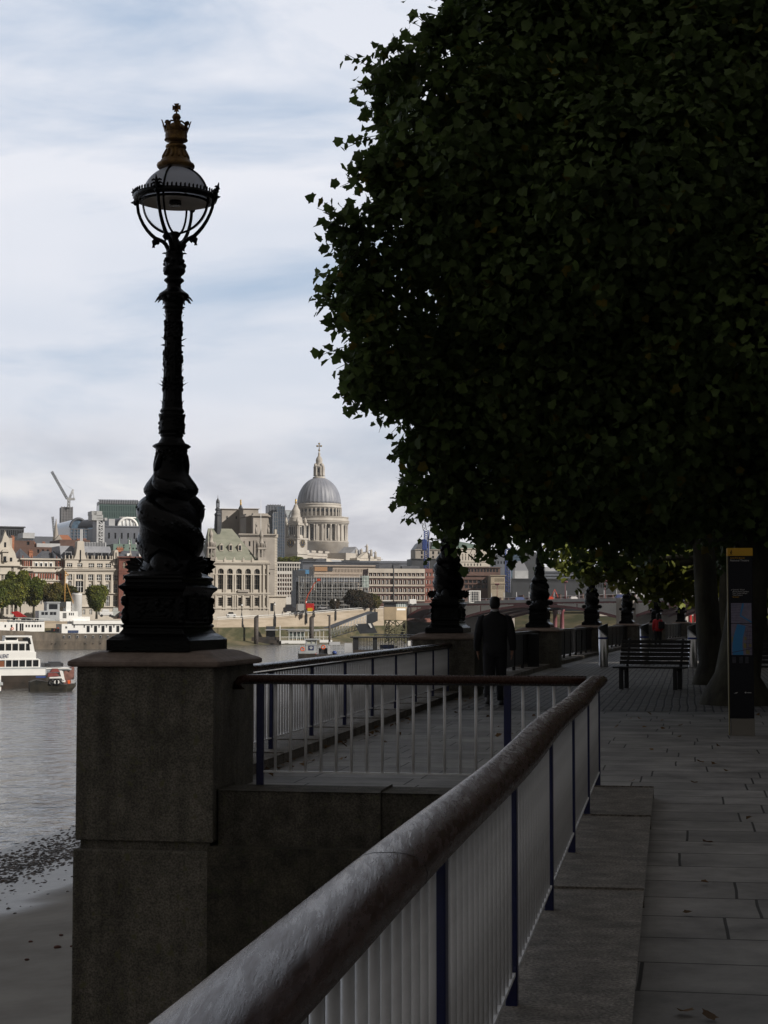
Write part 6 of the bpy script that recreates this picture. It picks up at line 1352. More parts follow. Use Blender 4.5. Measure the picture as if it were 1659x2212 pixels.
for (pa, da), (pb, db) in zip(pts[1:], pts[2:]): mb.tube([pa + Vector((0, 0, .35)), pb + Vector((0, 0, .35))], .09, 6)
mb.build('handrail', M_white, rl)

# ---------------- trees of the far bank
far_tree('broad green plane tree at the far left of the bank', cC, 20, 590, 1000, 330, 432, M_leafB, 1130, 1)
far_tree('large bright green plane tree with forked trunk near the red awning', cC, 185, 480, 1005, 370, 436, M_leafB, 1130, 2)
far_tree('green plane tree directly right of the forked one', cC, 400, 590, 980, 330, 438, M_leafB, 1130, 3)
far_tree('olive tree turning brown behind the ship mast', cC, 600, 640, 960, 300, 440, M_leafC, 1130, 4)
far_tree('thin browning tree between mast and white funnel', cC, 790, 680, 950, 260, 442, M_leafC, 1130, 5, dens=600)
far_tree('single rounded yellow green tree right of the white funnel', cC, 1145, 655, 1045, 290, 430, M_leafB, 1130, 6)
far_tree('dark clipped tree beside the lamp on the far wall', cE, 685, 560, 690, 105, 545, M_leafD, 700, 7, leafsz=.3)
far_tree('wide reddish brown tree in front of the scaffolded building', cE, 910, 475, 690, 300, 550, M_leafD, 705, 8, leafsz=.35)
far_tree('small green tree left of the red and white building', cE, 1065, 510, 680, 140, 556, M_leafC, 705, 9, leafsz=.3)
for i, (x, w_, y0) in enumerate(((195, 130, 185), (265, 150, 175), (345, 90, 180))): far_tree(['green tree behind the white office roof, nearest the stone corner', 'middle green tree above the white office roof', 'green tree above the white office roof below the clock tower'][i], cE, x, y0, 250, w_, 720, M_leafB, 280, 20 + i, group='trees below the cathedral', leafsz=.4)

# ---------------- mid distance buildings
MB2 = 'modern buildings below the cathedral'
ob, F = building('office_building', 'modern office with white grid and orange brick piers beside the big stone office', cE, 133, 236, 348, (620, 622), M_terra, rows=[(248, 275, 138, 345, 9, .7), (285, 318, 138, 345, 9, .7)] + [(352 + 41 * k, 376 + 41 * k, 138, 345, 9, .55) for k in range(5)],
    bands=[(232, 246, .5), (276, 284, .3), (320, 346, .3)] + [(380 + 41 * k, 386 + 41 * k, .25) for k in range(5)] + [(346 + 41 * k, 350 + 41 * k, .2) for k in range(1, 5)], piers=[(x, .22, 246, 560, .28) for x in range(138, 350, 23)], rec=.3, group=MB2, depth=12)
for o in bpy.data.objects:
    if o.parent is ob and o.name.startswith('wall'): o.data.materials[0] = mat('white_grid', (0.55, 0.53, 0.50), .6, var=.1)
for k in range(5):
    m2 = MB(); F.box(m2, .1, F.L - .1, F.Z(cE(0, 379 + 41 * k)[1]), F.Z(cE(0, 351 + 41 * k)[1]), -.1, .08)
    # brick strips between windows
    m2 = MB(); n_ = 9; s0, s1 = F.S(cE(138, 0)[0]), F.S(cE(345, 0)[0]); pw = (s1 - s0) / n_
    for i in range(n_ + 1): F.box(m2, max(0, s0 + pw * i - pw * .22), s0 + pw * i + pw * .22, F.Z(cE(0, 379 + 41 * k)[1]), F.Z(cE(0, 351 + 41 * k)[1]), -.1, .1)
    m2.build('brick_band', M_terra, ob)
m2 = MB(); F.box(m2, 0, F.L + 3, F.Z(cE(0, 660)[1]), F.Z(cE(0, 560)[1]), -4, -.5); m2.build('underpass', M_darkcl, ob)
# building under construction
cs, F = building('construction_building', 'half built block wrapped in scaffolding with exposed floors', cE, 330, 500, 1005, (570, 575), M_darkcl, rows=[(520, 640, 500, 980, 9, .8)], depth=10, group=MB2, nowin=True)
mb = MB(); zz = lambda y: F.Z(cE(0, y)[1]); SS = lambda x: F.S(cE(x, 0)[0])
for y in (378, 425, 478, 520, 560, 600, 640): F.box(mb, SS(340), SS(1000), zz(y + 5), zz(y), -6, .6)
for x in range(345, 1000, 52): F.box(mb, SS(x), SS(x + 7), zz(680), zz(378), -.6, .4)
mb.build('floor_slabs', mat('site_concrete', (0.20, 0.19, 0.18), .8, var=.3, vscale=.3), cs)
mb = MB(); F.box(mb, SS(540), SS(940), zz(560), zz(430), -5.5, -5.2); F.box(mb, SS(560), SS(700), zz(475), zz(420), -4.8, -4.5); mb.build('inner_wall', mat('site_beige', (0.36, 0.31, 0.24), .8, var=.3, vscale=.3), cs)
mb = MB(); F.box(mb, SS(320), SS(985), zz(420), zz(385), -5, .3); mb.build('roof_band', M_greycl, cs)
mb = MB(); F.box(mb, SS(322), SS(410), zz(680), zz(310), -7, -.6); F.box(mb, SS(410), SS(500), zz(500), zz(300), -6, -3); mb.build('core_wall', M_darkcl, cs)
mb = MB(); F.box(mb, SS(352), SS(455), zz(345), zz(305), -2.9, -2.2); mb.build('blue_sheeting', mat('blue_sheet', (0.06, 0.19, 0.36), .5, var=.3), cs)
mb = MB(); rs = random.Random(3)
for x in range(335, 1006, 24): 
    p, q = F.p(SS(x), zz(680), 1.3), F.p(SS(x), zz(rs.choice((365, 368, 372, 350))), 1.3); mb.tube([p, q], .045, 4)
for y in range(375, 660, 33): mb.tube([F.p(SS(330), zz(y), 1.3), F.p(SS(1005), zz(y), 1.3)], .045, 4)
for x in range(335, 980, 96): mb.tube([F.p(SS(x), zz(640), 1.35), F.p(SS(x + 48), zz(390), 1.35)], .045, 4)
mb.build('scaffolding', mat('scaffold_tube', (0.42, 0.43, 0.44), .4, var=.3), cs)
mb = MB()
for (x, y, w_, h_) in ((545, 495, 60, 10), (700, 440, 20, 110), (760, 500, 22, 60), (655, 500, 26, 90), (450, 455, 30, 40), (860, 450, 60, 12)): F.box(mb, SS(x), SS(x + w_), zz(y + h_), zz(y), -1.2, -.6)
mb.build('white_panels', M_palecl, cs)
mb = MB(); F.box(mb, SS(940), SS(1002), zz(470), zz(362), -2, 1.0); mb.build('glazed_corner', mat('pale_green_glass', (0.30, 0.36, 0.34), .2, var=.3, vscale=1), cs)
bh, F = building('office_building', 'long beige office behind the scaffolding with orange screened end', cE, 490, 275, 1110, (640, 645), mat('beige_office', (0.37, 0.31, 0.26), .8, var=.15), rows=[(298, 330, 670, 1000, 24, .35)], bands=[(262, 274, .6), (345, 352, .3)], group=MB2, depth=9)
mb = MB(); F.box(mb, F.S(cE(492, 0)[0]), F.S(cE(612, 0)[0]), F.Z(cE(0, 320)[1]), F.Z(cE(0, 280)[1]), 0, .4); mb.build('screen', mat('orange_screen', (0.33, 0.19, 0.10), .8), bh)
mb = MB(); F.box(mb, F.S(cE(614, 0)[0]), F.S(cE(664, 0)[0]), F.Z(cE(0, 320)[1]), F.Z(cE(0, 284)[1]), 0, .3); mb.build('dark_panel', M_darkcl, bh)
rf, F = building('roof_level', 'row of dark rooftops and glazed plant below the cathedral', cE, 380, 232, 1105, (700, 706), M_greycl, group=MB2, depth=12, bands=[(230, 236, .5), (246, 250, .3)])
mb = MB()
for (x0, x1, y) in ((385, 500, 203), (500, 610, 200), (780, 925, 212)): F.box(mb, F.S(cE(x0, 0)[0]), F.S(cE(x1, 0)[0]), F.Z(cE(0, 238)[1]), F.Z(cE(0, y)[1]), -8, -1)
mb.build('plant_block', M_darkcl, rf)
mb = MB(); zz = lambda y: F.Z(cE(0, y)[1]); SS = lambda x: F.S(cE(x, 0)[0])
mb.add([F.p(SS(668), zz(206), -6), F.p(SS(690), zz(246), .2), F.p(SS(790), zz(246), .2), F.p(SS(772), zz(212), -6)], [(0, 1, 2, 3)]); mb.build('skylight', M_palecl, rf)
mb = MB(); pp = [(SS(500) + (SS(610) - SS(500)) * .5 * (1 - math.cos(t)), zz(235) + (zz(198) - zz(235)) * math.sin(t)) for t in np.linspace(0, math.pi, 10)]; mb.prism([F.p(a, z, -.5) for a, z in pp], (0, 0, 0), F.N * -8); mb.build('barrel_roof', M_slate, rf)
building('long_grey_roof', 'flat long grey roof to the right of the cathedral transept', cE, 900, 222, 1420, (780, 785), M_greycl, group=MB2, depth=10, bands=[(240, 246, .4)])
# red and white building
RW = [(338, 366), (404, 440), (482, 516), (552, 590)]
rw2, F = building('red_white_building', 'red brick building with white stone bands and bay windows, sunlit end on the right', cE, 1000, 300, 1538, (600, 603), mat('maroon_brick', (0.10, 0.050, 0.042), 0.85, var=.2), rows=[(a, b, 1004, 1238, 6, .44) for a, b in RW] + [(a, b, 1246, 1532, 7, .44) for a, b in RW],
    bands=[(296, 336, .25), (368, 388, .35), (444, 464, .35), (518, 534, .35), (592, 604, .3)], frame=(M_white, .16, 2, 1), group=MB2, depth=9)
mb = MB()
for (a, b) in RW:
    for (x0, x1, n_) in ((1004, 1238, 6), (1246, 1532, 7)):
        for k in range(n_ + 1): s = F.S(cE(x0 + (x1 - x0) * k / n_, 0)[0]); F.box(mb, s - .14, s + .14, F.Z(cE(0, b + 6)[1]), F.Z(cE(0, a - 4)[1]), -.2, .22)
[F.box(mb, 0, F.L, F.Z(cE(0, y1)[1]), F.Z(cE(0, y0)[1]), .2, .4) for (y0, y1) in ((296, 336), (368, 386), (446, 462), (520, 533), (592, 604))]; mb.build('white_bands', M_stone3, rw2)
mb = MB(); s = F.S(cE(1241, 0)[0]); F.box(mb, s - .16, s + .16, F.Z(cE(0, 604)[1]), F.Z(cE(0, 296)[1]), -.2, .5); mb.build('downpipe', M_darkcl, rw2)
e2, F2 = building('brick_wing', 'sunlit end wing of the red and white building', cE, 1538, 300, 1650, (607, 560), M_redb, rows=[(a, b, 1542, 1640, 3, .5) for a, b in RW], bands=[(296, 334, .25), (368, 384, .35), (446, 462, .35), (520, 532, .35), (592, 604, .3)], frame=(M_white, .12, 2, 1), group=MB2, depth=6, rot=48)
mb = MB()
for (x0, x1, y) in ((1112, 1236, 250), (1250, 1318, 254), (1330, 1500, 268)): F.box(mb, F.S(cE(x0, 0)[0]), F.S(cE(x1, 0)[0]), F.Z(cE(0, 302)[1]), F.Z(cE(0, y)[1]), -7, -1.5)
mb.build('roof_plant', M_slate, rw2)
# vehicles, hoist and stalls on the far embankment
def vehicle(label, x, y, D_, L_, H_, Wd, col, name='van', kind='van', ang=0.2, c=cE, cabin=True):
    p = W(*c(x, y), D_); root = thing(name, label, kind, tuple(p), 'vehicles on the far embankment'); M_ = Matrix.Translation(p) @ Matrix.Rotation(ang, 4, 'Z'); m_ = mat('vehicle_' + label.split()[0], col, .35, var=.05)
    bm = bmesh.new(); bmesh.ops.create_cube(bm, size=1)
    for v in bm.verts:
        v.co = Vector((v.co.x * L_, v.co.y * Wd, (v.co.z + .5) * H_ * (.92 if kind == 'lorry' else .55) + .35))
    bmesh.ops.bevel(bm, geom=list(bm.edges), offset=.12, segments=2, affect='EDGES'); mb = MB(); mb.addbm(bm, 0, False, M_); mb.build('body', m_, root)
    if kind != 'lorry':
        bm = bmesh.new(); bmesh.ops.create_cube(bm, size=1)
        for v in bm.verts: k = .72 if v.co.z > 0 else .9; v.co = Vector((v.co.x * L_ * .66 * k - L_ * .04, v.co.y * Wd * .86, (v.co.z + .5) * H_ * .42 + .35 + H_ * .55))
        bmesh.ops.bevel(bm, geom=list(bm.edges), offset=.08, segments=2, affect='EDGES'); mb = MB(); mb.addbm(bm, 0, False, M_); mb.build('cabin', G_dark if kind == 'car' else m_, root)
    for sx in (-1, 1):
        for sy in (-1, 1):
            mb = MB(); c0 = M_ @ Vector((sx * L_ * .33, sy * Wd * .46, .33)); ax = (M_.to_3x3() @ Vector((0, 1, 0))); mb.tube([c0 - ax * .1, c0 + ax * .1], .33, 12); mb.build('wheel', M_dsteel, root)
    return root
vehicle('white car parked in front of the arched college', 500, 2095, 470, 2.6, 1.2, 1.5, (.75, .75, .75), 'car', 'car', c=cG)
vehicle('dark van below the office underpass', 255, 712, 488, 3.4, 2.0, 1.7, (.03, .03, .035))
vehicle('grey box lorry standing left of the red hoist', 358, 712, 492, 2.0, 2.3, 1.8, (.34, .34, .34), 'lorry', 'lorry')
vehicle('silver car just behind the grey box lorry', 440 + 130, 690, 505, 2.4, 1.1, 1.5, (.3, .3, .32), 'car', 'car')
vehicle('white van parked under the round tree', 1255, 1090, 424, 3.2, 1.6, 1.6, (.8, .8, .8), c=cC)
vehicle('pale campervan at the far left beside the lamp pedestal', 1370, 1100, 425, 2.4, 2.2, 1.7, (.45, .47, .46), c=cC)
vehicle('small dark car with bright windscreen beside the campervan', 1480, 1108, 424, 3.0, 1.7, 1.6, (.12, .05, .05), 'car', 'car', c=cC)
vehicle('white lorry on the bridge approach above the pier hut', 1420, 645, 575, 2.4, 1.9, 1.7, (.7, .72, .72), 'lorry', 'lorry')
cp = thing('cherry_picker', 'red cherry picker with raised folding boom on a red lorry', 'crane lorry', tuple(W(*cE(450, 700), 495))); z_ = lambda x, y, D_=495: W(*cE(x, y), D_)
mb = MB(); mb.tube([z_(412, 665), z_(408, 610), z_(430, 545), z_(470, 480), z_(485, 440), z_(530, 402)], [.16, .16, .15, .14, .13, .12], 6); mb.build('boom', mat('orange_red', (0.50, 0.07, 0.03), .4), cp)
mb = MB(); q = z_(535, 405); mb.box(q.x - .5, q.x + .4, q.y - .4, q.y + .4, q.z - .25, q.z + .45); mb.build('basket', mat('orange_red', (0.50, 0.07, 0.03), .4), cp)
mb = MB(); a, b = z_(412, 690), z_(488, 625); mb.bbox(a.x, b.x, 494, 496, a.z, b.z, .08); mb.build('cab', M_redp, cp)
mb = MB(); a, b = z_(428, 702), z_(475, 668); mb.bbox(a.x, b.x, 493.2, 494, a.z, b.z, .05); mb.build('yellow_box', M_yellow, cp)
aw = thing('awning', 'red pitched awning under the trees at the left', 'awning', tuple(W(*cD(215, 350), 400))); mb = MB(); P_ = [W(*cD(x, y), 402) for x, y in ((130, 290), (205, 280), (305, 345), (195, 352))]; mb.prism([tuple(p) for p in P_], (0, 0, 0), (0, 2, -.1)); mb.build('canvas', M_redp, aw); mb = MB(); 
for x in (200, 295): p = W(*cD(x, 350), 402); mb.tube([p, p - Vector((0, 0, 1.6))], .05, 5)
mb.build('pole', M_dsteel, aw)
# tower cranes
def lattice(mb, a, b, w_, n, r, up=Vector((0, 1, 0))):
    a, b = Vector(a), Vector(b); t = (b - a).normalized(); x = t.cross(up).normalized() * w_ / 2; y = t.cross(x.normalized()) * w_ / 2
    cs_ = [x + y, x - y, -x - y, -x + y]
    for c_ in cs_: mb.tube([a + c_, b + c_], r, 4)
    for k in range(n):
        p, q = a.lerp(b, k / n), a.lerp(b, (k + 1) / n)
        for i in range(4):
            c0, c1 = cs_[i], cs_[(i + 1) % 4]
            if k % 2: c0, c1 = c1, c0
            mb.tube([p + c0, q + c1], r * .8, 4, cap=False)
lc = thing('tower_crane', 'pale luffing crane leaning over the unfinished tower', 'crane', tuple(W(*cA(507, 408), 1200))); z_ = lambda x, y: W(*cA(x, y), 1200)
mb = MB(); lattice(mb, z_(507, 425), z_(507, 362), 1.5, 6, .28); mb.build('mast', M_palecl, lc); mb = MB(); lattice(mb, z_(495, 360), z_(382, 160), 1.3, 24, .24); mb.build('jib', M_steelg, lc)
mb = MB(); lattice(mb, z_(512, 358), z_(540, 292), 1.0, 6, .24); mb.tube([z_(540, 292), z_(545, 360)], .22, 4); mb.tube([z_(540, 292), z_(500, 268)], .08, 4); mb.tube([z_(500, 268), z_(390, 170)], .06, 4); q = z_(520, 362); mb.box(q.x - 2.2, q.x + 3.0, q.y - 1, q.y + 1, q.z - .8, q.z + .8); mb.build('counter_jib', M_palecl, lc)
lc = thing('tower_crane', 'distant thin crane jib beside the church spire', 'crane', tuple(W(*cA(402, 640), 1300))); z_ = lambda x, y: W(*cA(x, y), 1300); mb = MB(); lattice(mb, z_(403, 650), z_(388, 492), 1.2, 18, .22); mb.build('jib', M_steelg, lc)
for i, (x, y0, y1, lab) in enumerate(((180, 60, 490, 'blue lattice crane mast rising left of the copper roofed stone building'), (1078, 258, 745, 'blue and white lattice crane mast right of the cream building'))):
    lc = thing('tower_crane', lab, 'crane', tuple(W(*cK(x, y1), 640)), 'blue tower cranes'); z_ = lambda x, y: W(*cK(x, y), 640); mb = MB(); lattice(mb, z_(x, y1), z_(x, y0), 1.55, 18, .16); mb.build('mast', M_bluep, lc)
    mb = MB(); lattice(mb, z_(x + 24, y1), z_(x + 24, y0 + 60), 0.7, 22, .08); mb.build('hoist_rails', M_palecl, lc)
    if i == 0:
        mb = MB(); q = z_(160, 200); mb.bbox(q.x - .9, q.x + .9, 639, 641, q.z - 2.6, q.z + 1.4, .2); mb.build('machine_deck', M_bluep, lc)
        mb = MB(); A, B = z_(165, 60), W(*cB(1545, 160), 640); lattice(mb, A, B, 1.2, 20, .10); mb.build('jib', M_steelg, lc)
# right hand distant buildings
RB = 'distant buildings beyond the bridge'
g1, F = building('stone_building', 'grey stone building with slate and copper roofs behind the blue crane', cK, 60, 275, 375, (760, 764), M_stone2, rows=[(290, 325, 100, 350, 4, .35), (340, 368, 100, 350, 4, .35)], bands=[(270, 278, .4)], group=RB, depth=10)
mb = MB(); mb.prism([F.p(F.S(cK(x, 0)[0]), F.Z(cK(0, y)[1]), -.3) for x, y in ((50, 275), (375, 275), (370, 200), (150, 175), (100, 205))], (0, 0, 0), F.N * -8); mb.build('roof', M_slate, g1)
mb = MB(); mb.prism([F.p(F.S(cK(x, 0)[0]), F.Z(cK(0, y)[1]), .1) for x, y in ((235, 262), (310, 265), (318, 175), (250, 190))], (0, 0, 0), F.N * -2); mb.build('copper_bay', M_copper, g1)
building('dark_block', 'dark stepped block in front of the grey stone building', cK, 18, 375, 380, (745, 748), M_darkcl, group=RB, depth=10, bands=[(372, 380, .5)])
c1, F = building('cream_building', 'cream stone building with green copper roof and rows of small windows', cK, 505, 262, 885, (800, 804), M_cream, rows=[(288, 330, 535, 765, 7, .3), (350, 388, 535, 765, 7, .3), (425, 452, 590, 800, 6, .35, 'a'), (320, 390, 835, 860, 1, .6)], bands=[(258, 266, .4), (402, 408, .3), (455, 460, .3)], group=RB, depth=10)
mb = MB(); mb.prism([F.p(F.S(cK(x, 0)[0]), F.Z(cK(0, y)[1]), -.6) for x, y in ((505, 262), (788, 278), (735, 215), (505, 175))], (0, 0, 0), F.N * -8); mb.build('roof', M_copper, c1)
building('dark_band', 'dark glazed block below the cream building', cK, 560, 470, 1000, (720, 724), M_brownb, group=RB, depth=8, rows=[(485, 520, 640, 980, 10, .7)], bands=[(466, 474, .5)])
building('grey_block', 'grey office right of the cream building', cK, 885, 325, 1075, (900, 904), M_greycl, group=RB, depth=8, bands=[(340, 346, .3)], rows=[(400, 430, 895, 1060, 5, .5)])
building('blue_glass_building', 'blue glass office behind the second crane mast', cK, 1085, 312, 1280, (880, 884), M_gblue, group=RB, depth=8, bands=[(308, 318, .4), (350, 354, .3), (380, 384, .3)])
s1, F = building('slab_building', 'pale grey wedge shaped building behind the third lamp', cK, 1160, 505, 1310, (800, 804), M_palecl, group=RB, depth=5); mb = MB(); mb.prism([F.p(F.S(cK(x, 0)[0]), F.Z(cK(0, y)[1]), 0) for x, y in ((1160, 505), (1310, 505), (1255, 400), (1165, 398))], (0, 0, 0), F.N * -4); mb.build('wedge', mat('wedge_grey', (0.24, 0.25, 0.28), .5), s1)
building('dark_block', 'tall dark block at the right behind the third lamp', cK, 1275, 300, 1400, (840, 844), M_darkcl, group=RB, depth=8)
building('brown_block', 'low dark brown block above the bridge behind the suited man', cK, 560, 560, 920, (640, 644), M_brownb, group=RB, depth=8, bands=[(555, 562, .5), (600, 604, .3), (650, 655, .3)], rows=[(610, 640, 600, 880, 6, .8), (665, 700, 600, 880, 6, .8)])
building('beige_block', 'small beige block with tall narrow windows above the suited man', cK, 895, 560, 1050, (636, 638), mat('beige_block', (0.33, 0.28, 0.21), .8, var=.15), group=RB, depth=8, rows=[(590, 628, 935, 1040, 9, .4), (668, 712, 905, 1040, 11, .4)], bands=[(645, 650, .3), (555, 562, .4)])
building('dark_hall', 'long dark hall stretching across behind the lamps beyond the bridge', cH, 300, 250, 965, (660, 663), M_darkcl, group=RB, depth=12, rows=[(278, 302, 790, 925, 10, .6)], bands=[(248, 254, .4), (262, 266, .2)])
building('roof_strip', 'white edged flat roofs above the long dark hall', cH, 500, 205, 960, (760, 764), M_greycl, group=RB, depth=8, bands=[(203, 212, .5), (224, 232, .5), (240, 248, .3)])
building('white_block', 'small white rooftop block behind the third and fourth lamps', cH, 500, 178, 570, (770, 771), M_palecl, group=RB, depth=6)
building('pale_block', 'pale stone block between the fifth lamp and the leaves', cH, 950, 205, 1010, (640, 641), M_stone3, group=RB, depth=6, bands=[(240, 250, .3)])
building('pale_terrace', 'pale low terrace glimpsed through the leaves at the right', cH, 1005, 185, 1500, (800, 803), M_palecl, group=RB, depth=6, rows=[(215, 240, 1010, 1490, 24, .6)])
# ---------------- road bridge
M_maroon = mat('maroon_paint', (0.17, 0.045, 0.055), .5, var=.2, vscale=.5)
br = thing('road_bridge', 'maroon and white iron arch bridge crossing the river behind the lamps', 'bridge', tuple(W(1200, 1320, 520)))
BL, BRt = W(860, 1309, 590), W(1660, 1297, 470); T = Vector((BRt.x - BL.x, BRt.y - BL.y, 0)); Lb = T.length; T.normalize(); Nb = Vector((T.y, -T.x, 0)); zL_, zR_ = BL.z, BRt.z
def bs(px): 
    u, b_, c_ = ray(px, 1305); k = u / b_; return (k * BL.y - BL.x) / (T.x - k * T.y)
zd = lambda s: zL_ + (zR_ - zL_) * s / Lb + .6 * math.sin(math.pi * s / Lb)
bp_ = lambda s, z, n=0: tuple(Vector((BL.x, BL.y, 0)) + T * s + Nb * n + Vector((0, 0, z)))
mb = MB(); K = 40
for i in range(K):
    s0, s1 = Lb * i / K, Lb * (i + 1) / K
    mb.hexa([bp_(s0, zd(s0) - .75, 0), bp_(s1, zd(s1) - .75, 0), bp_(s1, zd(s1) - .75, -22), bp_(s0, zd(s0) - .75, -22), bp_(s0, zd(s0) - .1, 0), bp_(s1, zd(s1) - .1, 0), bp_(s1, zd(s1) - .1, -22), bp_(s0, zd(s0) - .1, -22)])
mb.build('deck', M_maroon, br)
mb = MB(); 
for i in range(K):
    s0, s1 = Lb * i / K, Lb * (i + 1) / K; mb.hexa([bp_(s0, zd(s0) - .1, .2), bp_(s1, zd(s1) - .1, .2), bp_(s1, zd(s1) - .1, -.3), bp_(s0, zd(s0) - .1, -.3), bp_(s0, zd(s0) + .75, .2), bp_(s1, zd(s1) + .75, .2), bp_(s1, zd(s1) + .75, -.3), bp_(s0, zd(s0) + .75, -.3)])
mb.build('parapet', M_palecl, br)
spr = [(875, 985), (1000, 1338), (1372, 1690)]
for (xa, xb) in spr:
    sa, sb = bs(xa), bs(xb); zs = zd(sa) - 4.6; n = 20; rise = 3.75
    arc = [(sa + (sb - sa) * i / n, zs + rise * (1 - ((2 * i / n) - 1) ** 2)) for i in range(n + 1)]
    mb = MB(); 
    for (p, q) in zip(arc, arc[1:]):
        for nn in (0.15, -7, -14, -21): mb.hexa([bp_(p[0], p[1] - .3, nn), bp_(q[0], q[1] - .3, nn), bp_(q[0], q[1] - .3, nn - .5), bp_(p[0], p[1] - .3, nn - .5), bp_(p[0], p[1] + .5, nn), bp_(q[0], q[1] + .5, nn), bp_(q[0], q[1] + .5, nn - .5), bp_(p[0], p[1] + .5, nn - .5)])
        mb.hexa([bp_(p[0], p[1] + .35, -.4), bp_(q[0], q[1] + .35, -.4), bp_(q[0], q[1] + .35, -21), bp_(p[0], p[1] + .35, -21), bp_(p[0], p[1] + .45, -.4), bp_(q[0], q[1] + .45, -.4), bp_(q[0], q[1] + .45, -21), bp_(p[0], p[1] + .45, -21)])
    mb.build('arch_rib', M_maroon, br)
    mb = MB(); st = .42; s = sa + .2      # crossed lattice in the spandrels
    za_ = lambda s_: zs + rise * (1 - ((2 * (s_ - sa) / (sb - sa)) - 1) ** 2) + .5
    while s < sb:
        z0, z1 = za_(s), zd(s) - .75
        if z1 - z0 > .25:
            zq = z0
            while zq < z1:
                zt = min(z1, zq + st); a_ = .15
                for sg in (1, -1):
                    x0, x1 = (s, s + st) if sg > 0 else (s + st, s)
                    mb.add([bp_(x0, zq - a_, .12), bp_(x0, zq + a_, .12), bp_(x1, zt + a_, .12), bp_(x1, zt - a_, .12)], [(0, 1, 2, 3)])
                zq += st
        s += st
    mb.build('spandrel_lattice', M_white, br)
    mb = MB()
    for k in range(0, 9):
        s = sa + (sb - sa) * k / 8
        if zd(s) - .75 - za_(min(max(s, sa), sb)) > .3: F_ = .18; mb.hexa([bp_(s - F_, za_(s) - .3, .2), bp_(s + F_, za_(s) - .3, .2), bp_(s + F_, za_(s) - .3, 0), bp_(s - F_, za_(s) - .3, 0), bp_(s - F_, zd(s) - .7, .2), bp_(s + F_, zd(s) - .7, .2), bp_(s + F_, zd(s) - .7, 0), bp_(s - F_, zd(s) - .7, 0)])
    mb.build('spandrel_post', M_maroon, br)
for (xa, xb) in ((985, 1001), (1337, 1374)):
    sa, sb = bs(xa), bs(xb); mb = MB(); mb.hexa([bp_(sa, -7, 1.2), bp_(sb, -7, 1.2), bp_(sb, -7, -23), bp_(sa, -7, -23), bp_(sa, zd(sa) + .85, 1.2), bp_(sb, zd(sb) + .85, 1.2), bp_(sb, zd(sb) + .85, -23), bp_(sa, zd(sa) + .85, -23)])
    p = bp_((sa + sb) / 2, 0, 1.6); mb.lathe([(2.0, -7), (2.0, -2.5), (1.2, -1.8), (1.2, zd(sa) - 1.2), (1.7, zd(sa) - .6), (1.8, zd(sa) + .9)], 14, (p[0], p[1], 0)); mb.build('pier', M_stone2, br)
# brightly lit things under and beyond the bridge
lw = thing('river_wall', 'sunlit river wall and steps seen under the bridge arches', 'wall', tuple(W(1100, 1340, 640))); FW = Fac(880, 640, 1560, rot=0); mb = MB(); FW.box(mb, 0, FW.L, -6.5, FW.Z(1322), -2, 0); FW.box(mb, 0, FW.L, FW.Z(1322), FW.Z(1319), -2, .5); mb.build('wall_face', M_green_al, lw); mb = MB(); FW.box(mb, FW.L * .6, FW.L, FW.Z(1331), FW.Z(1322), .05, .3); mb.build('steps', M_cream, lw)
rc = thing('rail_bridge', 'old red iron bridge columns standing in the river beyond the arches', 'bridge', tuple(W(1400, 1330, 560)))
for x in (1182, 1199, 1214, 1478, 1490, 1502, 1511):
    p = W(x, 1330, 560); mb = MB(); mb.lathe([(.9, -7), (.9, -3), (.7, -2.6), (.62, p.z + 1.0), (.95, p.z + 1.6), (.95, p.z + 2)], 12, (p.x, p.y, 0)); mb.build('column', M_redp if x > 1300 else M_maroon, rc)
mb = MB(); FR = Fac(1150, 562, 1640, rot=-6); FR.box(mb, 0, FR.L, FR.Z(1320), FR.Z(1306), -4, 0); mb.build('girder', M_darkcl, rc)
nv = thing('navigation_sign', 'small white square board with three dark discs hung under the bridge arch', 'sign', bp_(bs(1211), zd(bs(1211)) - 3, .6)); s = bs(1211); mb = MB(); zc = Zat(1322.3, 535); hh = .62; mb.hexa([bp_(s - hh, zc - hh, .5), bp_(s + hh, zc - hh, .5), bp_(s + hh, zc - hh, .4), bp_(s - hh, zc - hh, .4), bp_(s - hh, zc + hh, .5), bp_(s + hh, zc + hh, .5), bp_(s + hh, zc + hh, .4), bp_(s - hh, zc + hh, .4)]); mb.build('board', M_white, nv)
for (a, b) in ((-.27, .25), (.27, .25), (0, -.25)): mb = MB(); mb.prism([bp_(s + a + .18 * math.cos(t), zc + b + .18 * math.sin(t), .5) for t in np.linspace(0, 2 * math.pi, 9)[:-1]], (0, 0, 0), Nb * .04); mb.build('disc', M_redp, nv)
# site cabins, rails and posts on the bridge deck
wc = thing('site_portal', 'white framed glazed portal on the bridge deck left of the suited man', 'cabin', tuple(W(*cK(715, 860), 560))); Fp = Fac(cK(655, 0)[0], 560, cK(780, 0)[0]); mb = MB(); z0, z1 = Fp.Z(cK(0, 862)[1]), Fp.Z(cK(0, 725)[1])
Fp.box(mb, 0, .35, z0, z1, -2, .2); Fp.box(mb, Fp.L - .35, Fp.L, z0, z1, -2, .2); Fp.box(mb, 0, Fp.L, z1 - .3, z1, -2, .22); Fp.box(mb, 0, Fp.L, z0, z0 + .2, -2, .2)
for k in range(1, 5): Fp.box(mb, Fp.L * k / 5 - .04, Fp.L * k / 5 + .04, z0, z1, -.2, .1); Fp.box(mb, 0, Fp.L, z0 + (z1 - z0) * k / 5 - .04, z0 + (z1 - z0) * k / 5 + .04, -.2, .1)
mb.build('frame', M_white, wc); mb = MB(); Fp.box(mb, .35, Fp.L - .35, z0 + .2, z1 - .3, -1.8, -1.6); mb.build('glazing', M_greycl, wc)
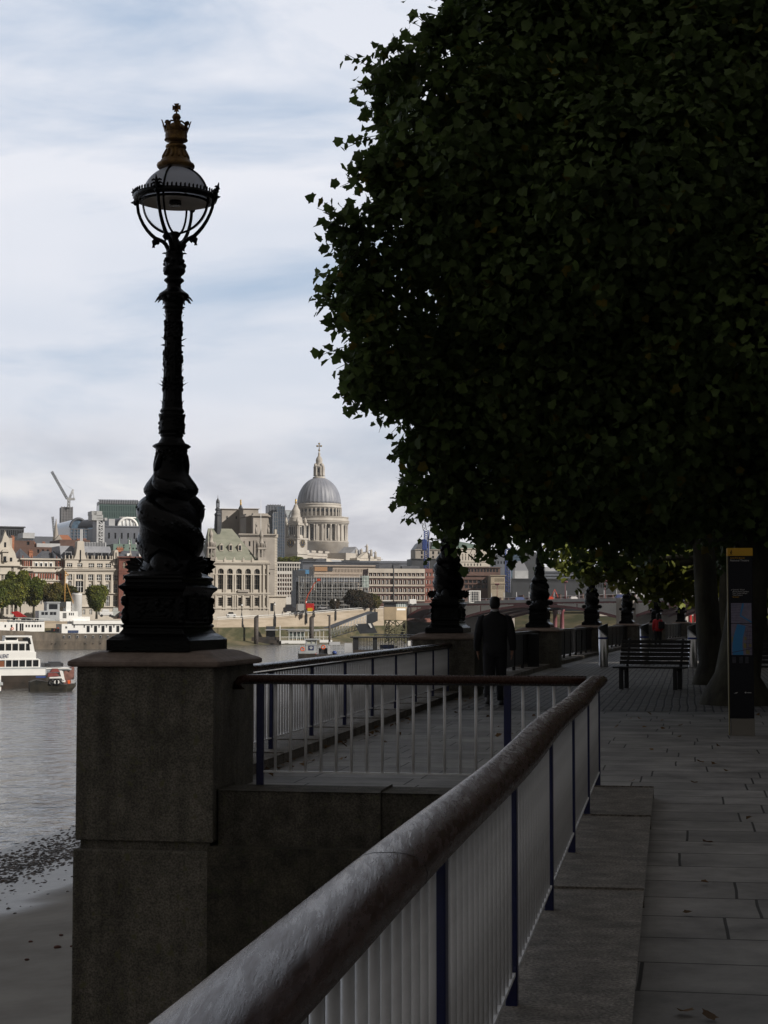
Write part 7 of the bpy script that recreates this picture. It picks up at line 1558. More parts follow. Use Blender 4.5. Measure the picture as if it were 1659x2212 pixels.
hd = thing('hoarding', 'low brown hoardings, pale rails and posts along the bridge deck', 'hoarding', bp_(bs(1150), zd(bs(1150)), 0)); rs = random.Random(8); mb = MB(); mw = MB(); mbp = MB()
for x in range(1010, 1560, 16):
    s = bs(x); h = rs.choice((.6, .9, 1.4)); mb.hexa([bp_(s, zd(s), -6), bp_(s + 2.2, zd(s), -6), bp_(s + 2.2, zd(s), -6.4), bp_(s, zd(s), -6.4), bp_(s, zd(s) + h + 1, -6), bp_(s + 2.2, zd(s) + h + 1, -6), bp_(s + 2.2, zd(s) + h + 1, -6.4), bp_(s, zd(s) + h + 1, -6.4)])
mb.build('panel', M_brownb, hd)
for x in list(range(1010, 1560, 27)): s = bs(x); mw.tube([bp_(s, zd(s), -5), bp_(s, zd(s) + 1.6 + (x % 3) * .9, -5)], .11, 5)
mw.tube([bp_(bs(1010), zd(0) + 2.2, -5), bp_(bs(1330), zd(bs(1330)) + 2.1, -5)], .07, 4); mw.tube([bp_(bs(1010), zd(0) + 1.6, -4), bp_(bs(1560), zd(bs(1560)) + 1.5, -4)], .07, 4); mw.build('rail', M_palecl, hd)
for i, (x, y, L_, H_, col, lab) in enumerate(((1175, 1298, 2.6, 1.2, (.6, .08, .04), 'orange digger working on the bridge deck'), (1227, 1300, 2.4, 1.1, (.7, .7, .7), 'silver car crossing the bridge right of the third lamp'), (1110, 1301, 3.2, 1.3, (.10, .14, .3), 'navy machine on the bridge deck above the suited man'), (1330, 1294, 4.0, 1.5, (.06, .08, .2), 'blue covered load on the bridge deck between the fourth and fifth lamps'))):
    s = bs(x); p = bp_(s, zd(s) + .4, -2.5); root = thing(['digger', 'car', 'machine', 'covered_load'][i], lab, ['digger', 'car', 'machine', 'load'][i], p); bm = bmesh.new(); bmesh.ops.create_cube(bm, size=1)
    for v in bm.verts: k = .8 if v.co.z > 0 else 1; v.co = Vector((p[0] + v.co.x * L_ * k, p[1] + v.co.y * 1.5, p[2] + (v.co.z + .5) * H_))
    bmesh.ops.bevel(bm, geom=list(bm.edges), offset=.2, segments=2, affect='EDGES'); mb = MB(); mb.addbm(bm); mb.build('body', mat('deck_' + str(i), col, .4), root)
    if i == 0: mb = MB(); mb.tube([(p[0] + .4, p[1], p[2] + .8), (p[0] + 1.6, p[1], p[2] + 3.4), (p[0] + 2.6, p[1], p[2] + 1.0)], [.22, .2, .14], 6); mb.build('arm', mat('deck_0', col, .4), root)
for i, x in enumerate((1069, 1216, 1302)):
    s = bs(x); lp = thing('bridge_lamp', ['red lamp post on the bridge above the suited man', 'red lamp post on the bridge right of the third lamp', 'red lamp post on the bridge right of the fourth lamp'][i], 'lamp post', bp_(s, zd(s), -1), 'red lamp posts on the bridge'); mb = MB(); mb.tube([bp_(s, zd(s), -1), bp_(s, zd(s) + 6.0, -1)], [.14, .08], 6); mb.build('post', M_maroon, lp)
    mb = MB(); [mb.sphere(bp_(s + a, zd(s) + 6.0, -1), .3, 8) for a in (-.7, 0, .7)]; mb.tube([bp_(s - .7, zd(s) + 5.7, -1), bp_(s + .7, zd(s) + 5.7, -1)], .07, 4); mb.build('lantern', M_maroon, lp)
# ------------------------------------------------------------------ ships and boats
def hull(name, m, root, F, xs, deck, beam=6, flare=.8, c=cD, wl=None, bow='r', taper=6, stern=True):
    """xs: stations in print x; deck: print y of the sheer at each"""
    mb = MB(); k = 0; rings = []
    s0 = F.S(c(xs[0], 0)[0]); s1 = F.S(c(xs[-1], 0)[0])
    for x, y in zip(xs, deck):
        s = F.S(c(x, 0)[0]); z = F.Z(c(0, y)[1]); t = 1.0
        if bow == 'r': t = min(1, math.sqrt(max(0.0, (s1 - s) / taper)) + .02)
        rings.append([F.p(s, z, -beam * (1 - t) / 2), F.p(s, (z + WZ) / 2, -beam * (1 - t) / 2 - flare * .25), F.p(s - (0 if t > .9 else (1 - t) * 1.2), WZ - .6, -beam * (1 - t) / 2 - flare), F.p(s - (0 if t > .9 else (1 - t) * 1.2), WZ - .6, -beam * (1 + t) / 2 + flare), F.p(s, z, -beam * (1 + t) / 2)])
    vs = [p for r in rings for p in r]; n = 5
    mb.add(vs, [[i * n + j, i * n + (j + 1) % n, (i + 1) * n + (j + 1) % n, (i + 1) * n + j] for i in range(len(rings) - 1) for j in range(n)] + [list(range(n)), [(len(rings) - 1) * n + j for j in range(n)]])
    return mb.build(name, m, root)
M_hull = mat('rusty_hull', (0.07, 0.062, 0.052), 0.6, col2=(0.20, 0.165, 0.13), vscale=.55, stretch=(1, 1, .35))
M_hullb = mat('black_hull', (0.018, 0.017, 0.016), 0.5, col2=(0.06, 0.045, 0.035), vscale=.5)
M_shipw = mat('ship_white', (0.80, 0.80, 0.79), .4, var=.04, vscale=1)
M_shipg = mat('ship_grey', (0.36, 0.38, 0.40), .5, var=.1, vscale=1)
FS = Fac(cD(-260, 0)[0], 386, cD(2380, 0)[0], rot=10); SX = lambda x: FS.S(cD(x, 0)[0]); SZ = lambda y: FS.Z(cD(0, y)[1])
ship = thing('moored_ship', 'long moored ship with grey rusty hull, white upper decks and pale funnel', 'ship', FS.p(20, WZ, -4))
hull('hull', M_hull, ship, FS, [-260, 0, 300, 700, 1100, 1500, 1900, 2150, 2300, 2380], [492, 502, 515, 540, 548, 548, 546, 546, 546, 546], 9, .7, taper=8)
def sbox(mb, x0, x1, y0, y1, n0, n1): FS.box(mb, SX(x0), SX(x1), SZ(y1), SZ(y0), n0, n1)
def swin(par, x0, x1, y0, y1, n, m=None): mb = MB(); sbox(mb, x0, x1, y0, y1, n - .04, n + .03); mb.build('window', m or G_dark, par)
mb = MB(); sbox(mb, -260, 545, 405, 520, -6.5, -1.2); a = mb.build('forward_deckhouse', M_shipw, ship)
for x in (70, 145, 320, 352, 392, 425, 458, 488): swin(a, x, x + 18, 440, 470, -1.2)
for x in (205, 250, 275): swin(a, x, x + 20, 425, 510, -1.2)
mb = MB(); sbox(mb, 745, 2300, 432, 545, -6.8, -.9); sbox(mb, 880, 2300, 392, 434, -6.8, -.5); a = mb.build('main_deckhouse', M_shipw, ship)
for x in (885, 1005, 1092, 1180, 1268, 1355, 1440, 1530): swin(a, x, x + 17, 442, 456, -.9); swin(a, x, x + 17, 460, 474, -.9)
for x in range(1035, 1600, 88): swin(a, x + 6, x + 42, 454, 530, -.9)
for x in (788, 800): swin(a, x, x + 9, 460, 485, -.9)
mb = MB()
for x in range(822, 940, 14): sbox(mb, x, x + 9, 506, 538, -.86, -.75)
mb.build('blue_railing_cloth', mat('navy_cloth', (.03, .06, .16), .7), ship)
mb = MB(); sbox(mb, 478, 730, 275, 395, -5.5, -1.4); a = mb.build('bridge_deck', M_shipg, ship)
for x in (508, 550, 610, 650): swin(a, x, x + 34, 290, 325, -1.4)
mb = MB(); sbox(mb, 575, 728, 178, 278, -4.8, -1.7); sbox(mb, 568, 735, 170, 182, -5, -1.5); a = mb.build('wheelhouse', M_shipg, ship); swin(a, 600, 702, 196, 258, -1.7)
mb = MB(); sbox(mb, 725, 805, 170, 228, -4.5, -1.8); mb.build('black_canopy', M_dsteel, ship)
mb = MB(); sbox(mb, 722, 940, 282, 400, -5.4, -1.35); sbox(mb, 805, 862, 168, 284, -4.6, -1.7); sbox(mb, 935, 1085, 345, 395, -5.2, -1.4); a = mb.build('midship_house', M_shipw, ship)
for x in (762, 778, 793): swin(a, x, x + 11, 300, 365, -1.35)
for x in (835, 857, 880): swin(a, x, x + 12, 300, 330, -1.35)
mb = MB(); p = FS.p(SX(950), 0, -3.3); r = (SX(1010) - SX(890)) / 2; mb.lathe([(r, SZ(345)), (r, SZ(90)), (r * 1.04, SZ(86)), (r * 1.04, SZ(74)), (r * .92, SZ(70)), (r * .6, SZ(68))], 28, (p[0], p[1], 0)); mb.build('funnel', mat('funnel_grey', (.62, .62, .62), .35, var=.05), ship)
mb = MB(); sbox(mb, 905, 925, 50, 80, -3.6, -3.2); mb.lathe([(r * .4, SZ(72)), (r * .35, SZ(58))], 12, (p[0], p[1], 0)); mb.build('funnel_top', M_dsteel, ship)
M_mast = mat('mast_ochre', (0.50, 0.27, 0.07), .5, var=.1)
mb = MB(); p0 = FS.p(SX(800), SZ(240), -3); p1 = FS.p(SX(805), FS.Z(cC(0, 540)[1]), -3); mb.tube([p0, p1], [.13, .08], 8)
mb.tube([FS.p(SX(820), FS.Z(cC(0, 690)[1]), -2.9), FS.p(SX(930), SZ(270), -2.6)], [.06, .09], 6)
for (x, y, r_) in ((820, 570, .22), (835, 590, .2), (815, 600, .16)): q = FS.p(SX(x), FS.Z(cC(0, y)[1]), -3); mb.sphere(q, r_, 8)
mb.build('mast', M_mast, ship)
mb = MB(); pts_ = [FS.p(SX(825), FS.Z(cC(0, 640)[1]), -3), FS.p(SX(845), FS.Z(cC(0, 655)[1]), -3), FS.p(SX(832), FS.Z(cC(0, 690)[1]), -3), FS.p(SX(815), FS.Z(cC(0, 680)[1]), -3)]; mb.prism(pts_, (0, 0, 0), (0, .03, 0)); mb.build('flag', M_shipw, ship)
mb = MB()
for (x0, x1, y, n) in ((115, 605, 350, -.6), (665, 880, 380, -.6)): mb.tube([FS.p(SX(x0), SZ(y), n), FS.p(SX(x1), SZ(y + 26 if x0 < 200 else y + 4), n)], .045, 5)
for x in list(range(-240, 480, 62)) + list(range(680, 880, 38)): mb.tube([FS.p(SX(x), SZ(405), -.8), FS.p(SX(x), SZ(372), -.8)], .03, 4)
mb.tube([FS.p(SX(-250), SZ(385), -.8), FS.p(SX(480), SZ(392), -.8)], .03, 4); mb.build('rail', M_shipw, ship)
mb = MB(); rs = random.Random(4)
for x in range(120, 700, 34): h = rs.uniform(.3, 1.0); q = FS.p(SX(x), SZ(405) if x < 545 else SZ(530), -2.2 if x < 545 else -.7); mb.box(q[0] - .25, q[0] + .3, q[1], q[1] + .5, q[2], q[2] + h)
mb.build('deck_gear', M_dsteel, ship)
for (x, y) in ((700, 490), (650, 500), (160, 485)): q = FS.p(SX(x), SZ(y), -.9); mb = MB(); mb.tube([(q[0] + .25 * math.cos(t), q[1], q[2] + .25 * math.sin(t)) for t in np.linspace(0, 6.3, 12)], .09, 6); mb.build('lifebuoy', mat('buoy_orange', (.7, .12, .03), .5), ship)
for x in (762, 828, 922, 1017, 1107, 1197, 1283, 1370): swin(ship, x - 12, x + 12, 568, 598, .0, mat('hull_port', (.35, .35, .36), .3)); swin(ship, x - 8, x + 8, 573, 594, .05)
for x in (625, 670, 785, 1018, 1110, 1200, 1288): mb = MB(); q = FS.p(SX(x), SZ(662), -.12); mb.sphere(q, .12, 8); mb.build('porthole', M_dsteel, ship)
# passenger boat with lettering
FB = Fac(cD(-420, 0)[0], 173, cD(925, 0)[0], rot=6); BX = lambda x: FB.S(cD(x, 0)[0]); BZ = lambda y: FB.Z(cD(0, y)[1])
pb = thing('passenger_boat', 'white two deck river passenger boat with navy lettering and dark hull', 'boat', FB.p(5, WZ, -2))
hull('hull', M_hullb, pb, FB, [-420, 0, 300, 560, 760, 850, 905, 925], [1035, 1040, 1040, 1035, 1020, 1005, 995, 990], 3.6, .3, taper=2.6)
hull('bow_plating', mat('rust_red', (.16, .075, .06), .6, var=.35, vscale=1.5), pb, FB, [770, 820, 860, 905, 922], [1000, 985, 960, 945, 945], 3.3, .2, taper=1.6)
def bbx(mb, x0, x1, y0, y1, n0, n1): FB.box(mb, BX(x0), BX(x1), BZ(y1), BZ(y0), n0, n1)
mb = MB(); bbx(mb, -420, 560, 968, 1042, -3.5, .05); bbx(mb, 560, 835, 955, 968, -3.2, -.1); mb.build('topsides', M_shipw, pb)
mb = MB(); bbx(mb, -420, 560, 948, 966, -3.4, -.1); bbx(mb, 560, 860, 966, 985, -3.0, -.2); mb.build('deck', M_shipg, pb)
mb = MB(); bbx(mb, -420, 440, 765, 850, -3.1, -.25); bbx(mb, -420, 470, 845, 860, -3.2, -.2)
for x in list(range(-400, 480, 80)): bbx(mb, x - 10, x + 0, 855, 950, -3.1, -.22)
bbx(mb, -420, 485, 940, 950, -3.1, -.2); bbx(mb, 470, 488, 855, 948, -3.0, -.25); a = mb.build('lower_cabin', M_shipw, pb)
for x in range(-390, 470, 80): mb = MB(); bbx(mb, x, x + 66 if x < 400 else 470, 866, 940, -.5, -.3); mb.build('window', M_cglass, a)
mb = MB(); bbx(mb, -420, 370, 640, 664, -3.0, -.3); bbx(mb, -420, 372, 748, 768, -3.0, -.28)
for x in range(-405, 370, 80): bbx(mb, x - 10, x + 2, 660, 752, -3.0, -.3)
mb.prism([FB.p(BX(370), BZ(766), -.3), FB.p(BX(425), BZ(766), -.3), FB.p(BX(385), BZ(580), -.3), FB.p(BX(345), BZ(580), -.3), FB.p(BX(358), BZ(640), -.3)], FB.N * -2.7, FB.N * 0)
mb.prism([FB.p(BX(-420), BZ(640), -.6), FB.p(BX(232), BZ(640), -.6), FB.p(BX(222), BZ(585), -.6), FB.p(BX(78), BZ(585), -.6), FB.p(BX(68), BZ(635), -.6)], FB.N * -2, FB.N * 0); bbx(mb, 75, 390, 572, 588, -2.8, -.35); a = mb.build('upper_cabin', M_shipw, pb)
for x in range(-395, 370, 80): mb = MB(); bbx(mb, x + 4, x + 62 if x < 300 else 360, 672, 746, -.6, -.36); mb.build('window', M_cglass, a)
mb = MB(); bbx(mb, 88, 215, 596, 622, -.6, -.55); mb.build('window', M_cglass, a); mb = MB(); mb.prism([FB.p(BX(x), BZ(y), -.29) for x, y in ((275, 598), (365, 598), (382, 672), (352, 672), (340, 632), (280, 630))], FB.N * 0, FB.N * .02); mb.build('window', M_cglass, a)
mb = MB(); bbx(mb, 540, 770, 900, 945, -2.6, -.6); bbx(mb, 620, 745, 885, 902, -2.4, -.8); mb.build('deck_locker', M_darkcl, pb); mb = MB(); bbx(mb, 560, 612, 908, 940, -.62, -.55); bbx(mb, 745, 768, 905, 940, -.62, -.55); mb.build('locker_opening', M_dsteel, pb)
mb = MB(); bbx(mb, 0, 75, 870, 950, -.45, -.28); mb.build('door', mat('varnished_door', (.20, .07, .03), .5), pb)
def text(s, size, loc, rot, m, parent, name='lettering', align='LEFT', ext=.002, sx=1):
    cu = bpy.data.curves.new(name, 'FONT'); cu.body = s; cu.size = size; cu.extrude = ext; cu.align_x = align; cu.resolution_u = 2; cu.materials.append(m); q = bpy.data.objects.new(name, cu); C.objects.link(q); bpy.context.view_layer.update(); me = bpy.data.meshes.new_from_object(q.evaluated_get(bpy.context.evaluated_depsgraph_get())); bpy.data.objects.remove(q); o = bpy.data.objects.new(name, me); C.objects.link(o); o.location = loc; o.rotation_euler = rot; o.scale = (sx, 1, 1)
    if parent: o.parent = parent; o.matrix_parent_inverse = parent_inv(parent)
    return o
M_navy = mat('navy_letters', (.02, .03, .10), .5)
ang = math.atan2(FB.T.y, FB.T.x); h_ = (BZ(788) - BZ(838)) / .70
text('VALIENT', h_, FB.p(BX(118), BZ(838), -.22), (math.pi / 2, 0, ang), M_navy, pb, align='RIGHT', sx=.50)
# tug in front of it
FT = Fac(cD(370, 0)[0], 167, cD(925, 0)[0], rot=4); TX = lambda x: FT.S(cD(x, 0)[0]); TZ = lambda y: FT.Z(cD(0, y)[1])
tg = thing('tug', 'small low tug with dark hull, red wheelhouse roof and white A-frame', 'boat', FT.p(2, WZ, -1))
hull('hull', mat('tug_hull', (.012, .012, .011), .5, col2=(.045, .04, .03), vscale=1.2), tg, FT, [370, 440, 520, 600, 680, 800, 880, 912, 925], [1120, 1095, 1105, 1125, 1142, 1152, 1148, 1138, 1132], 2.4, .25, taper=1.0)
def tbx(mb, x0, x1, y0, y1, n0, n1): FT.box(mb, TX(x0), TX(x1), TZ(y1), TZ(y0), n0, n1)
mb = MB(); tbx(mb, 600, 750, 1062, 1078, -1.9, -.3); tbx(mb, 655, 730, 1078, 1140, -1.6, -.5); tbx(mb, 755, 790, 1100, 1125, -1.4, -.4); mb.prism([FT.p(TX(x), TZ(y), -.3) for x, y in ((732, 992), (760, 992), (782, 1098), (764, 1098))], (0, 0, 0), FT.N * -.15); mb.prism([FT.p(TX(x), TZ(y), -1.6) for x, y in ((732, 992), (760, 992), (782, 1098), (764, 1098))], (0, 0, 0), FT.N * -.15); mb.build('frame', M_shipw, tg)
mb = MB(); mb.prism([FT.p(TX(x), TZ(y), -.4) for x, y in ((580, 1060), (720, 1050), (690, 1015), (590, 1012))], (0, 0, 0), FT.N * -1.4); mb.prism([FT.p(TX(x), TZ(y), -.7) for x, y in ((612, 1005), (725, 1005), (705, 965), (640, 965))], (0, 0, 0), FT.N * -1.0); mb.build('canopy', mat('faded_red', (.20, .05, .045), .6, var=.2), tg)
mb = MB(); tbx(mb, 822, 850, 1105, 1145, -1.4, -.6); mb.build('orange_box', mat('buoy_orange', (.7, .12, .03), .5), tg); mb = MB(); tbx(mb, 862, 905, 1100, 1142, -1.5, -.9); tbx(mb, 560, 570, 965, 1075, -1.1, -1.0); mb.build('deck_gear', M_shipg, tg); mb = MB(); tbx(mb, 445, 560, 1052, 1072, -1.6, -.6); mb.build('blue_cover', M_bluep, tg)
for x in (615, 668, 700): mb = MB(); q = FT.p(TX(x), TZ(1120), .05); mb.tube([(q[0] + .2 * math.cos(t), q[1], q[2] + .24 * math.sin(t)) for t in np.linspace(0, 6.3, 11)], .08, 6); mb.build('tyre_fender', M_dsteel, tg)
FL_ = Fac(cD(-160, 0)[0], 160, cD(50, 0)[0]); lb = thing('launch', 'stern corner of a white launch at the left edge of the water', 'boat', FL_.p(0, WZ, 0)); LX = lambda x: FL_.S(cD(x, 0)[0]); LZ = lambda y: FL_.Z(cD(0, y)[1])
hull('hull', M_shipw, lb, FL_, [-160, -20, 30, 50], [1170, 1175, 1180, 1182], 1.6, .1, taper=.6); mb = MB(); FL_.box(mb, LX(-160), LX(30), LZ(1180), LZ(1030), -1.4, -.2); mb.build('cabin', M_shipw, lb); mb = MB(); FL_.box(mb, LX(-160), LX(22), LZ(1130), LZ(1095), -.25, -.12); FL_.box(mb, LX(5), LX(48), LZ(1160), LZ(1125), -.6, .0); mb.build('fender', M_shipg, lb)
# pontoon, piles, gangway and pier hut
pt = thing('pontoon_pier', 'white floating pier pontoon with glazed shelter and flat roof', 'pontoon', tuple(W(*cI(600, 540), 462))); FP = Fac(cI(30, 0)[0], 462, cI(845, 0)[0], rot=4); PX = lambda x: FP.S(cI(x, 0)[0]); PZ = lambda y: FP.Z(cI(0, y)[1])
def pbx(mb, x0, x1, y0, y1, n0, n1): FP.box(mb, PX(x0), PX(x1), PZ(y1), PZ(y0), n0, n1)
mb = MB(); pbx(mb, 30, 440, 510, 548, -5, -.5); pbx(mb, 210, 432, 485, 512, -5, -1); mb.build('dark_barge', M_hullb, pt)
mb = MB(); pbx(mb, 440, 635, 512, 536, -4, 0); pbx(mb, 740, 838, 508, 528, -4, 0); mb.build('white_hull', M_shipw, pt)
mb = MB(); pbx(mb, 318, 812, 426, 432, -4.5, -.3); pbx(mb, 430, 632, 422, 427, -4, 0); pbx(mb, 490, 740, 434, 439, -4, .1); mb.build('roof', M_palecl, pt)
mb = MB(); pbx(mb, 428, 434, 395, 515, -.2, 0)
for x in range(500, 800, 30): pbx(mb, x, x + 3, 438, 512, -.3, -.15)
for x in range(445, 830, 16): pbx(mb, x, x + 1.5, 482, 512, -.1, 0)
pbx(mb, 440, 830, 482, 485, -.1, 0); mb.build('railing', M_shipw, pt)
mb = MB(); pbx(mb, 500, 625, 442, 500, -3.5, -.6); mb.build('glazing', mat('shelter_glass', (.16, .19, .18), .15, var=.6, vscale=1.5), pt); mb = MB(); pbx(mb, 330, 400, 400, 500, -3.5, -2); mb.build('ticket_box', M_darkcl, pt)
for i, (x0, x1, y0, sl, lab) in enumerate(((226, 262, 318, -16, 'thick dark mooring pile left of the white pontoon'), (658, 694, 322, -12, 'dark mooring pile with slanting top behind the pontoon roof'), (808, 824, 312, 0, 'slim dark post at the foot of the gangway'))):
    pl = thing('mooring_pile', lab, 'pile', tuple(W(*cI((x0 + x1) / 2, 500), 458)), 'mooring piles'); a, b = W(*cI(x0, y0 - sl), 458), W(*cI(x1, y0), 458); r = (b.x - a.x) / 2; mb = MB(); mb.lathe([(r, -7), (r, a.z)], 14, (a.x + r, 458, 0)); mb.prism([(a.x, 458 - r * .4, a.z), (b.x, 458 - r * .4, a.z), (b.x, 458 - r * .4, b.z + (.25 if sl else 0)), (a.x + r * .8, 458 - r * .4, a.z + .5 if sl else a.z + .01)], (0, 0, 0), (0, r * .8, 0)); mb.build('shaft', mat('pile_brown', (.06, .05, .045), .7, var=.3), pl)
    if i == 2: mb = MB(); mb.box(a.x - .35, b.x, 457.8, 458.1, b.z - .25, b.z); mb.build('arm', M_dsteel, pl)
gw = thing('gangway', 'covered grey footbridge sloping up from the pontoon to the pier hut', 'footbridge', tuple(W(*cE(780, 850), 480))); gz = lambda x, y, D_=480: W(*cE(x, y), D_)
mb = MB()
for D_ in (480, 482.6):
    T0, T1, B0, B1 = gz(650, 862, D_), gz(985, 735, D_), gz(650, 950, D_), gz(985, 850, D_)
    for (a, b, r) in ((T0, T1, .10), (B0, B1, .13), (T0.lerp(B0, .5), T1.lerp(B1, .5), .05), (T0.lerp(B0, .25), T1.lerp(B1, .25), .04), (T0.lerp(B0, .75), T1.lerp(B1, .75), .04)): mb.tube([a, b], r, 5)
    for k in range(13): t = k / 12; mb.tube([T0.lerp(T1, t), B0.lerp(B1, t)], .06, 4); 
    for k in range(12): mb.tube([B0.lerp(B1, k / 12), T0.lerp(T1, (k + 1) / 12)], .05, 4)
mb.build('truss', M_palecl, gw)
mb = MB(); mb.prism([gz(560, 862, 480), gz(650, 858, 480), gz(985, 733, 480), gz(1090, 705, 480), gz(1000, 700, 480), gz(720, 800, 480)], (0, 0, 0), (0, 2.7, 0)); mb.build('roof', M_greycl, gw)
mb = MB(); mb.prism([gz(985, 735, 480), gz(1092, 703, 480), gz(1092, 790, 480), gz(985, 838, 480)], (0, 0, 0), (0, 2.7, 0)); mb.build('enclosed_end', M_darkcl, gw)
mb = MB(); mb.prism([gz(875, 822, 478), gz(1042, 812, 478), gz(1090, 905, 478), gz(922, 912, 478)], (0, 0, 0), (0, 3, 0)); mb.build('canopy', M_darkcl, gw); mb = MB(); mb.prism([gz(1000, 815, 477.9), gz(1024, 814, 477.9), gz(1042, 852, 477.9), gz(1026, 858, 477.9)], (0, 0, 0), (0, -.1, 0)); mb.prism([gz(878, 824, 477.9), gz(896, 820, 477.9), gz(905, 838, 477.9)], (0, 0, 0), (0, -.1, 0)); mb.build('canopy_light', M_shipw, gw)
ph = thing('pier_hut', 'beige control hut with glazed top standing on a braced timber frame', 'hut', tuple(W(*cE(1260, 915), 490))); FH = Fac(cE(1152, 0)[0], 490, cE(1268, 0)[0], rot=2); FH2 = Fac(cE(1268, 0)[0], 490.2, cE(1364, 0)[0], rot=40); zz = lambda y: FH.Z(cE(0, y)[1])
mb = MB(); FH.box(mb, 0, FH.L, zz(785), zz(658), -3.5, 0); FH2.box(mb, 0, FH2.L, zz(785), zz(658), -2.5, 0); mb.build('wall', M_cbox, ph)
mb = MB(); FH.box(mb, 0, FH.L, zz(658), zz(618), -3.3, -.1); mb.build('window_band', M_darkcl, ph); mb = MB(); FH2.box(mb, 0, FH2.L, zz(658), zz(622), -2.3, -.05); mb.build('window_band', mat('hut_glass', (.22, .26, .26), .2, var=.4, vscale=2), ph)
mb = MB(); FH.box(mb, -.4, FH.L, zz(622), zz(608), -3.6, .3); FH2.box(mb, 0, FH2.L + .3, zz(624), zz(614), -2.8, .3); mb.build('roof', M_dsteel, ph)
mb = MB(); FH.box(mb, -.2, FH.L * .6, zz(604), zz(594), -1, -.7); FH2.box(mb, .2, FH2.L * .9, zz(690), zz(672), 0, .06); [FH2.box(mb, FH2.L * k / 5 - .05, FH2.L * k / 5 + .05, zz(658), zz(622), -.1, .03) for k in range(1, 5)]; mb.build('name_board', M_shipw, ph)
mb = MB(); leg = [gz(x, 785, D_) for x, D_ in ((1158, 490), (1262, 490), (1360, 493), (1200, 494))]
for p in leg: mb.box(p.x - .2, p.x + .2, p.y - .2, p.y + .2, -6.5, p.z)
for (a, b) in ((0, 1), (1, 2), (0, 3), (3, 2)):
    A, B = leg[a], leg[b]
    for (z0, z1) in ((0, .5), (.5, 1)): za, zb2 = WZ + (A.z - WZ) * z0, WZ + (A.z - WZ) * z1; mb.tube([(A.x, A.y, za), (B.x, B.y, zb2)], .13, 5); mb.tube([(A.x, A.y, zb2), (B.x, B.y, za)], .13, 5); mb.tube([(A.x, A.y, zb2), (B.x, B.y, zb2)], .15, 5)
mb.build('frame', mat('timber_frame', (.10, .095, .05), .8, var=.4, vscale=1), ph)
# dark river pier shelter on this side
sh = thing('pier_shelter', 'dark steel pier shelter with flat roof and open columns behind the far railing', 'shelter', tuple(W(*cS(1150, 320), 250))); FQ = Fac(cS(755, 0)[0], 250, cS(1540, 0)[0], rot=0); QX = lambda x: FQ.S(cS(x, 0)[0]); QZ = lambda y: FQ.Z(cS(0, y)[1])
mb = MB(); FQ.box(mb, QX(755), QX(1510), QZ(156), QZ(140), -3, 0); FQ.box(mb, QX(1050), QX(1545), QZ(128), QZ(116), -6, -3.5); mb.build('roof', M_dsteel, sh)
mb = MB(); FQ.box(mb, QX(790), QX(860), QZ(420), QZ(155), -2.8, -.2); FQ.box(mb, QX(1030), QX(1085), QZ(420), QZ(155), -2.8, -.2)
for x in (865, 880, 895, 912, 930, 948, 965, 985, 1005, 1100, 1120, 1140, 1215, 1250, 1280, 1320, 1345, 1375, 1405, 1445, 1500): FQ.box(mb, QX(x), QX(x + 7), QZ(420), QZ(155), -.5, -.3)
mb.build('columns', M_dsteel, sh)
mb = MB(); FQ.box(mb, QX(790), QX(1520), -6.2, QZ(300), -5, 0); mb.build('floating_base', M_hullb, sh); mb = MB(); FQ.box(mb, QX(1115), QX(1290), QZ(290), QZ(240), -2, -1); mb.build('blue_boat_cover', M_bluep, sh); mb = MB(); FQ.box(mb, QX(1452), QX(1486), QZ(250), QZ(192), -.6, -.4); FQ.box(mb, QX(1292), QX(1330), QZ(285), QZ(255), -.9, -.6); mb.build('white_panel', M_shipw, sh)
# work boat
wb = thing('work_boat', 'small grey work boat with raised wheelhouse, orange buoys and white rails', 'boat', tuple(W(*cS(450, 380), 290))); FW2 = Fac(cS(135, 0)[0], 290, cS(990, 0)[0], rot=2); VX = lambda x: FW2.S(cS(x, 0)[0]); VZ = lambda y: FW2.Z(cS(0, y)[1])
def vb(mb, x0, x1, y0, y1, n0, n1): FW2.box(mb, VX(x0), VX(x1), VZ(y1), VZ(y0), n0, n1)
hull('hull', M_hullb, wb, FW2, [135, 300, 600, 850, 960, 990], [345, 352, 355, 352, 345, 340], 3.2, .2, c=cS, taper=1.2)
mb = MB(); vb(mb, 222, 350, 240, 320, -2.6, -.6); vb(mb, 140, 345, 318, 345, -2.8, -.3); vb(mb, 205, 380, 166, 182, -2.7, -.4); vb(mb, 226, 240, 180, 242, -2.4, -.6); vb(mb, 292, 302, 180, 242, -2.4, -.6); vb(mb, 345, 356, 180, 242, -2.4, -.6); vb(mb, 222, 358, 225, 242, -2.5, -.55); a = mb.build('wheelhouse', M_shipg, wb)
mb = MB(); vb(mb, 240, 345, 184, 225, -2.2, -.7); mb.build('window', mat('cab_glass', (.45, .46, .40), .2), a); mb = MB(); vb(mb, 256, 320, 250, 305, -.6, -.55); mb.build('dark_panel', M_navy, a); mb = MB(); mb.prism([FW2.p(VX(x), VZ(y), -.54) for x, y in ((266, 270), (288, 255), (310, 270), (298, 292), (278, 292))], (0, 0, 0), FW2.N * .03); mb.build('emblem', M_shipg, a)
for (x, y) in ((182, 290), (434, 268)): mb = MB(); q = FW2.p(VX(x), VZ(y), -.5); mb.tube([(q[0] + .3 * math.cos(t), q[1], q[2] + .3 * math.sin(t)) for t in np.linspace(0, 6.3, 12)], .1, 6); mb.build('lifebuoy', mat('buoy_orange', (.7, .12, .03), .5), wb)
mb = MB(); vb(mb, 510, 640, 205, 240, -2, -1); vb(mb, 695, 785, 222, 330, -2, -.8); vb(mb, 490, 520, 250, 360, -1.8, -.6)
for y in (238, 255, 272, 288, 305): vb(mb, 485, 692, y, y + 5, -.65, -.58)
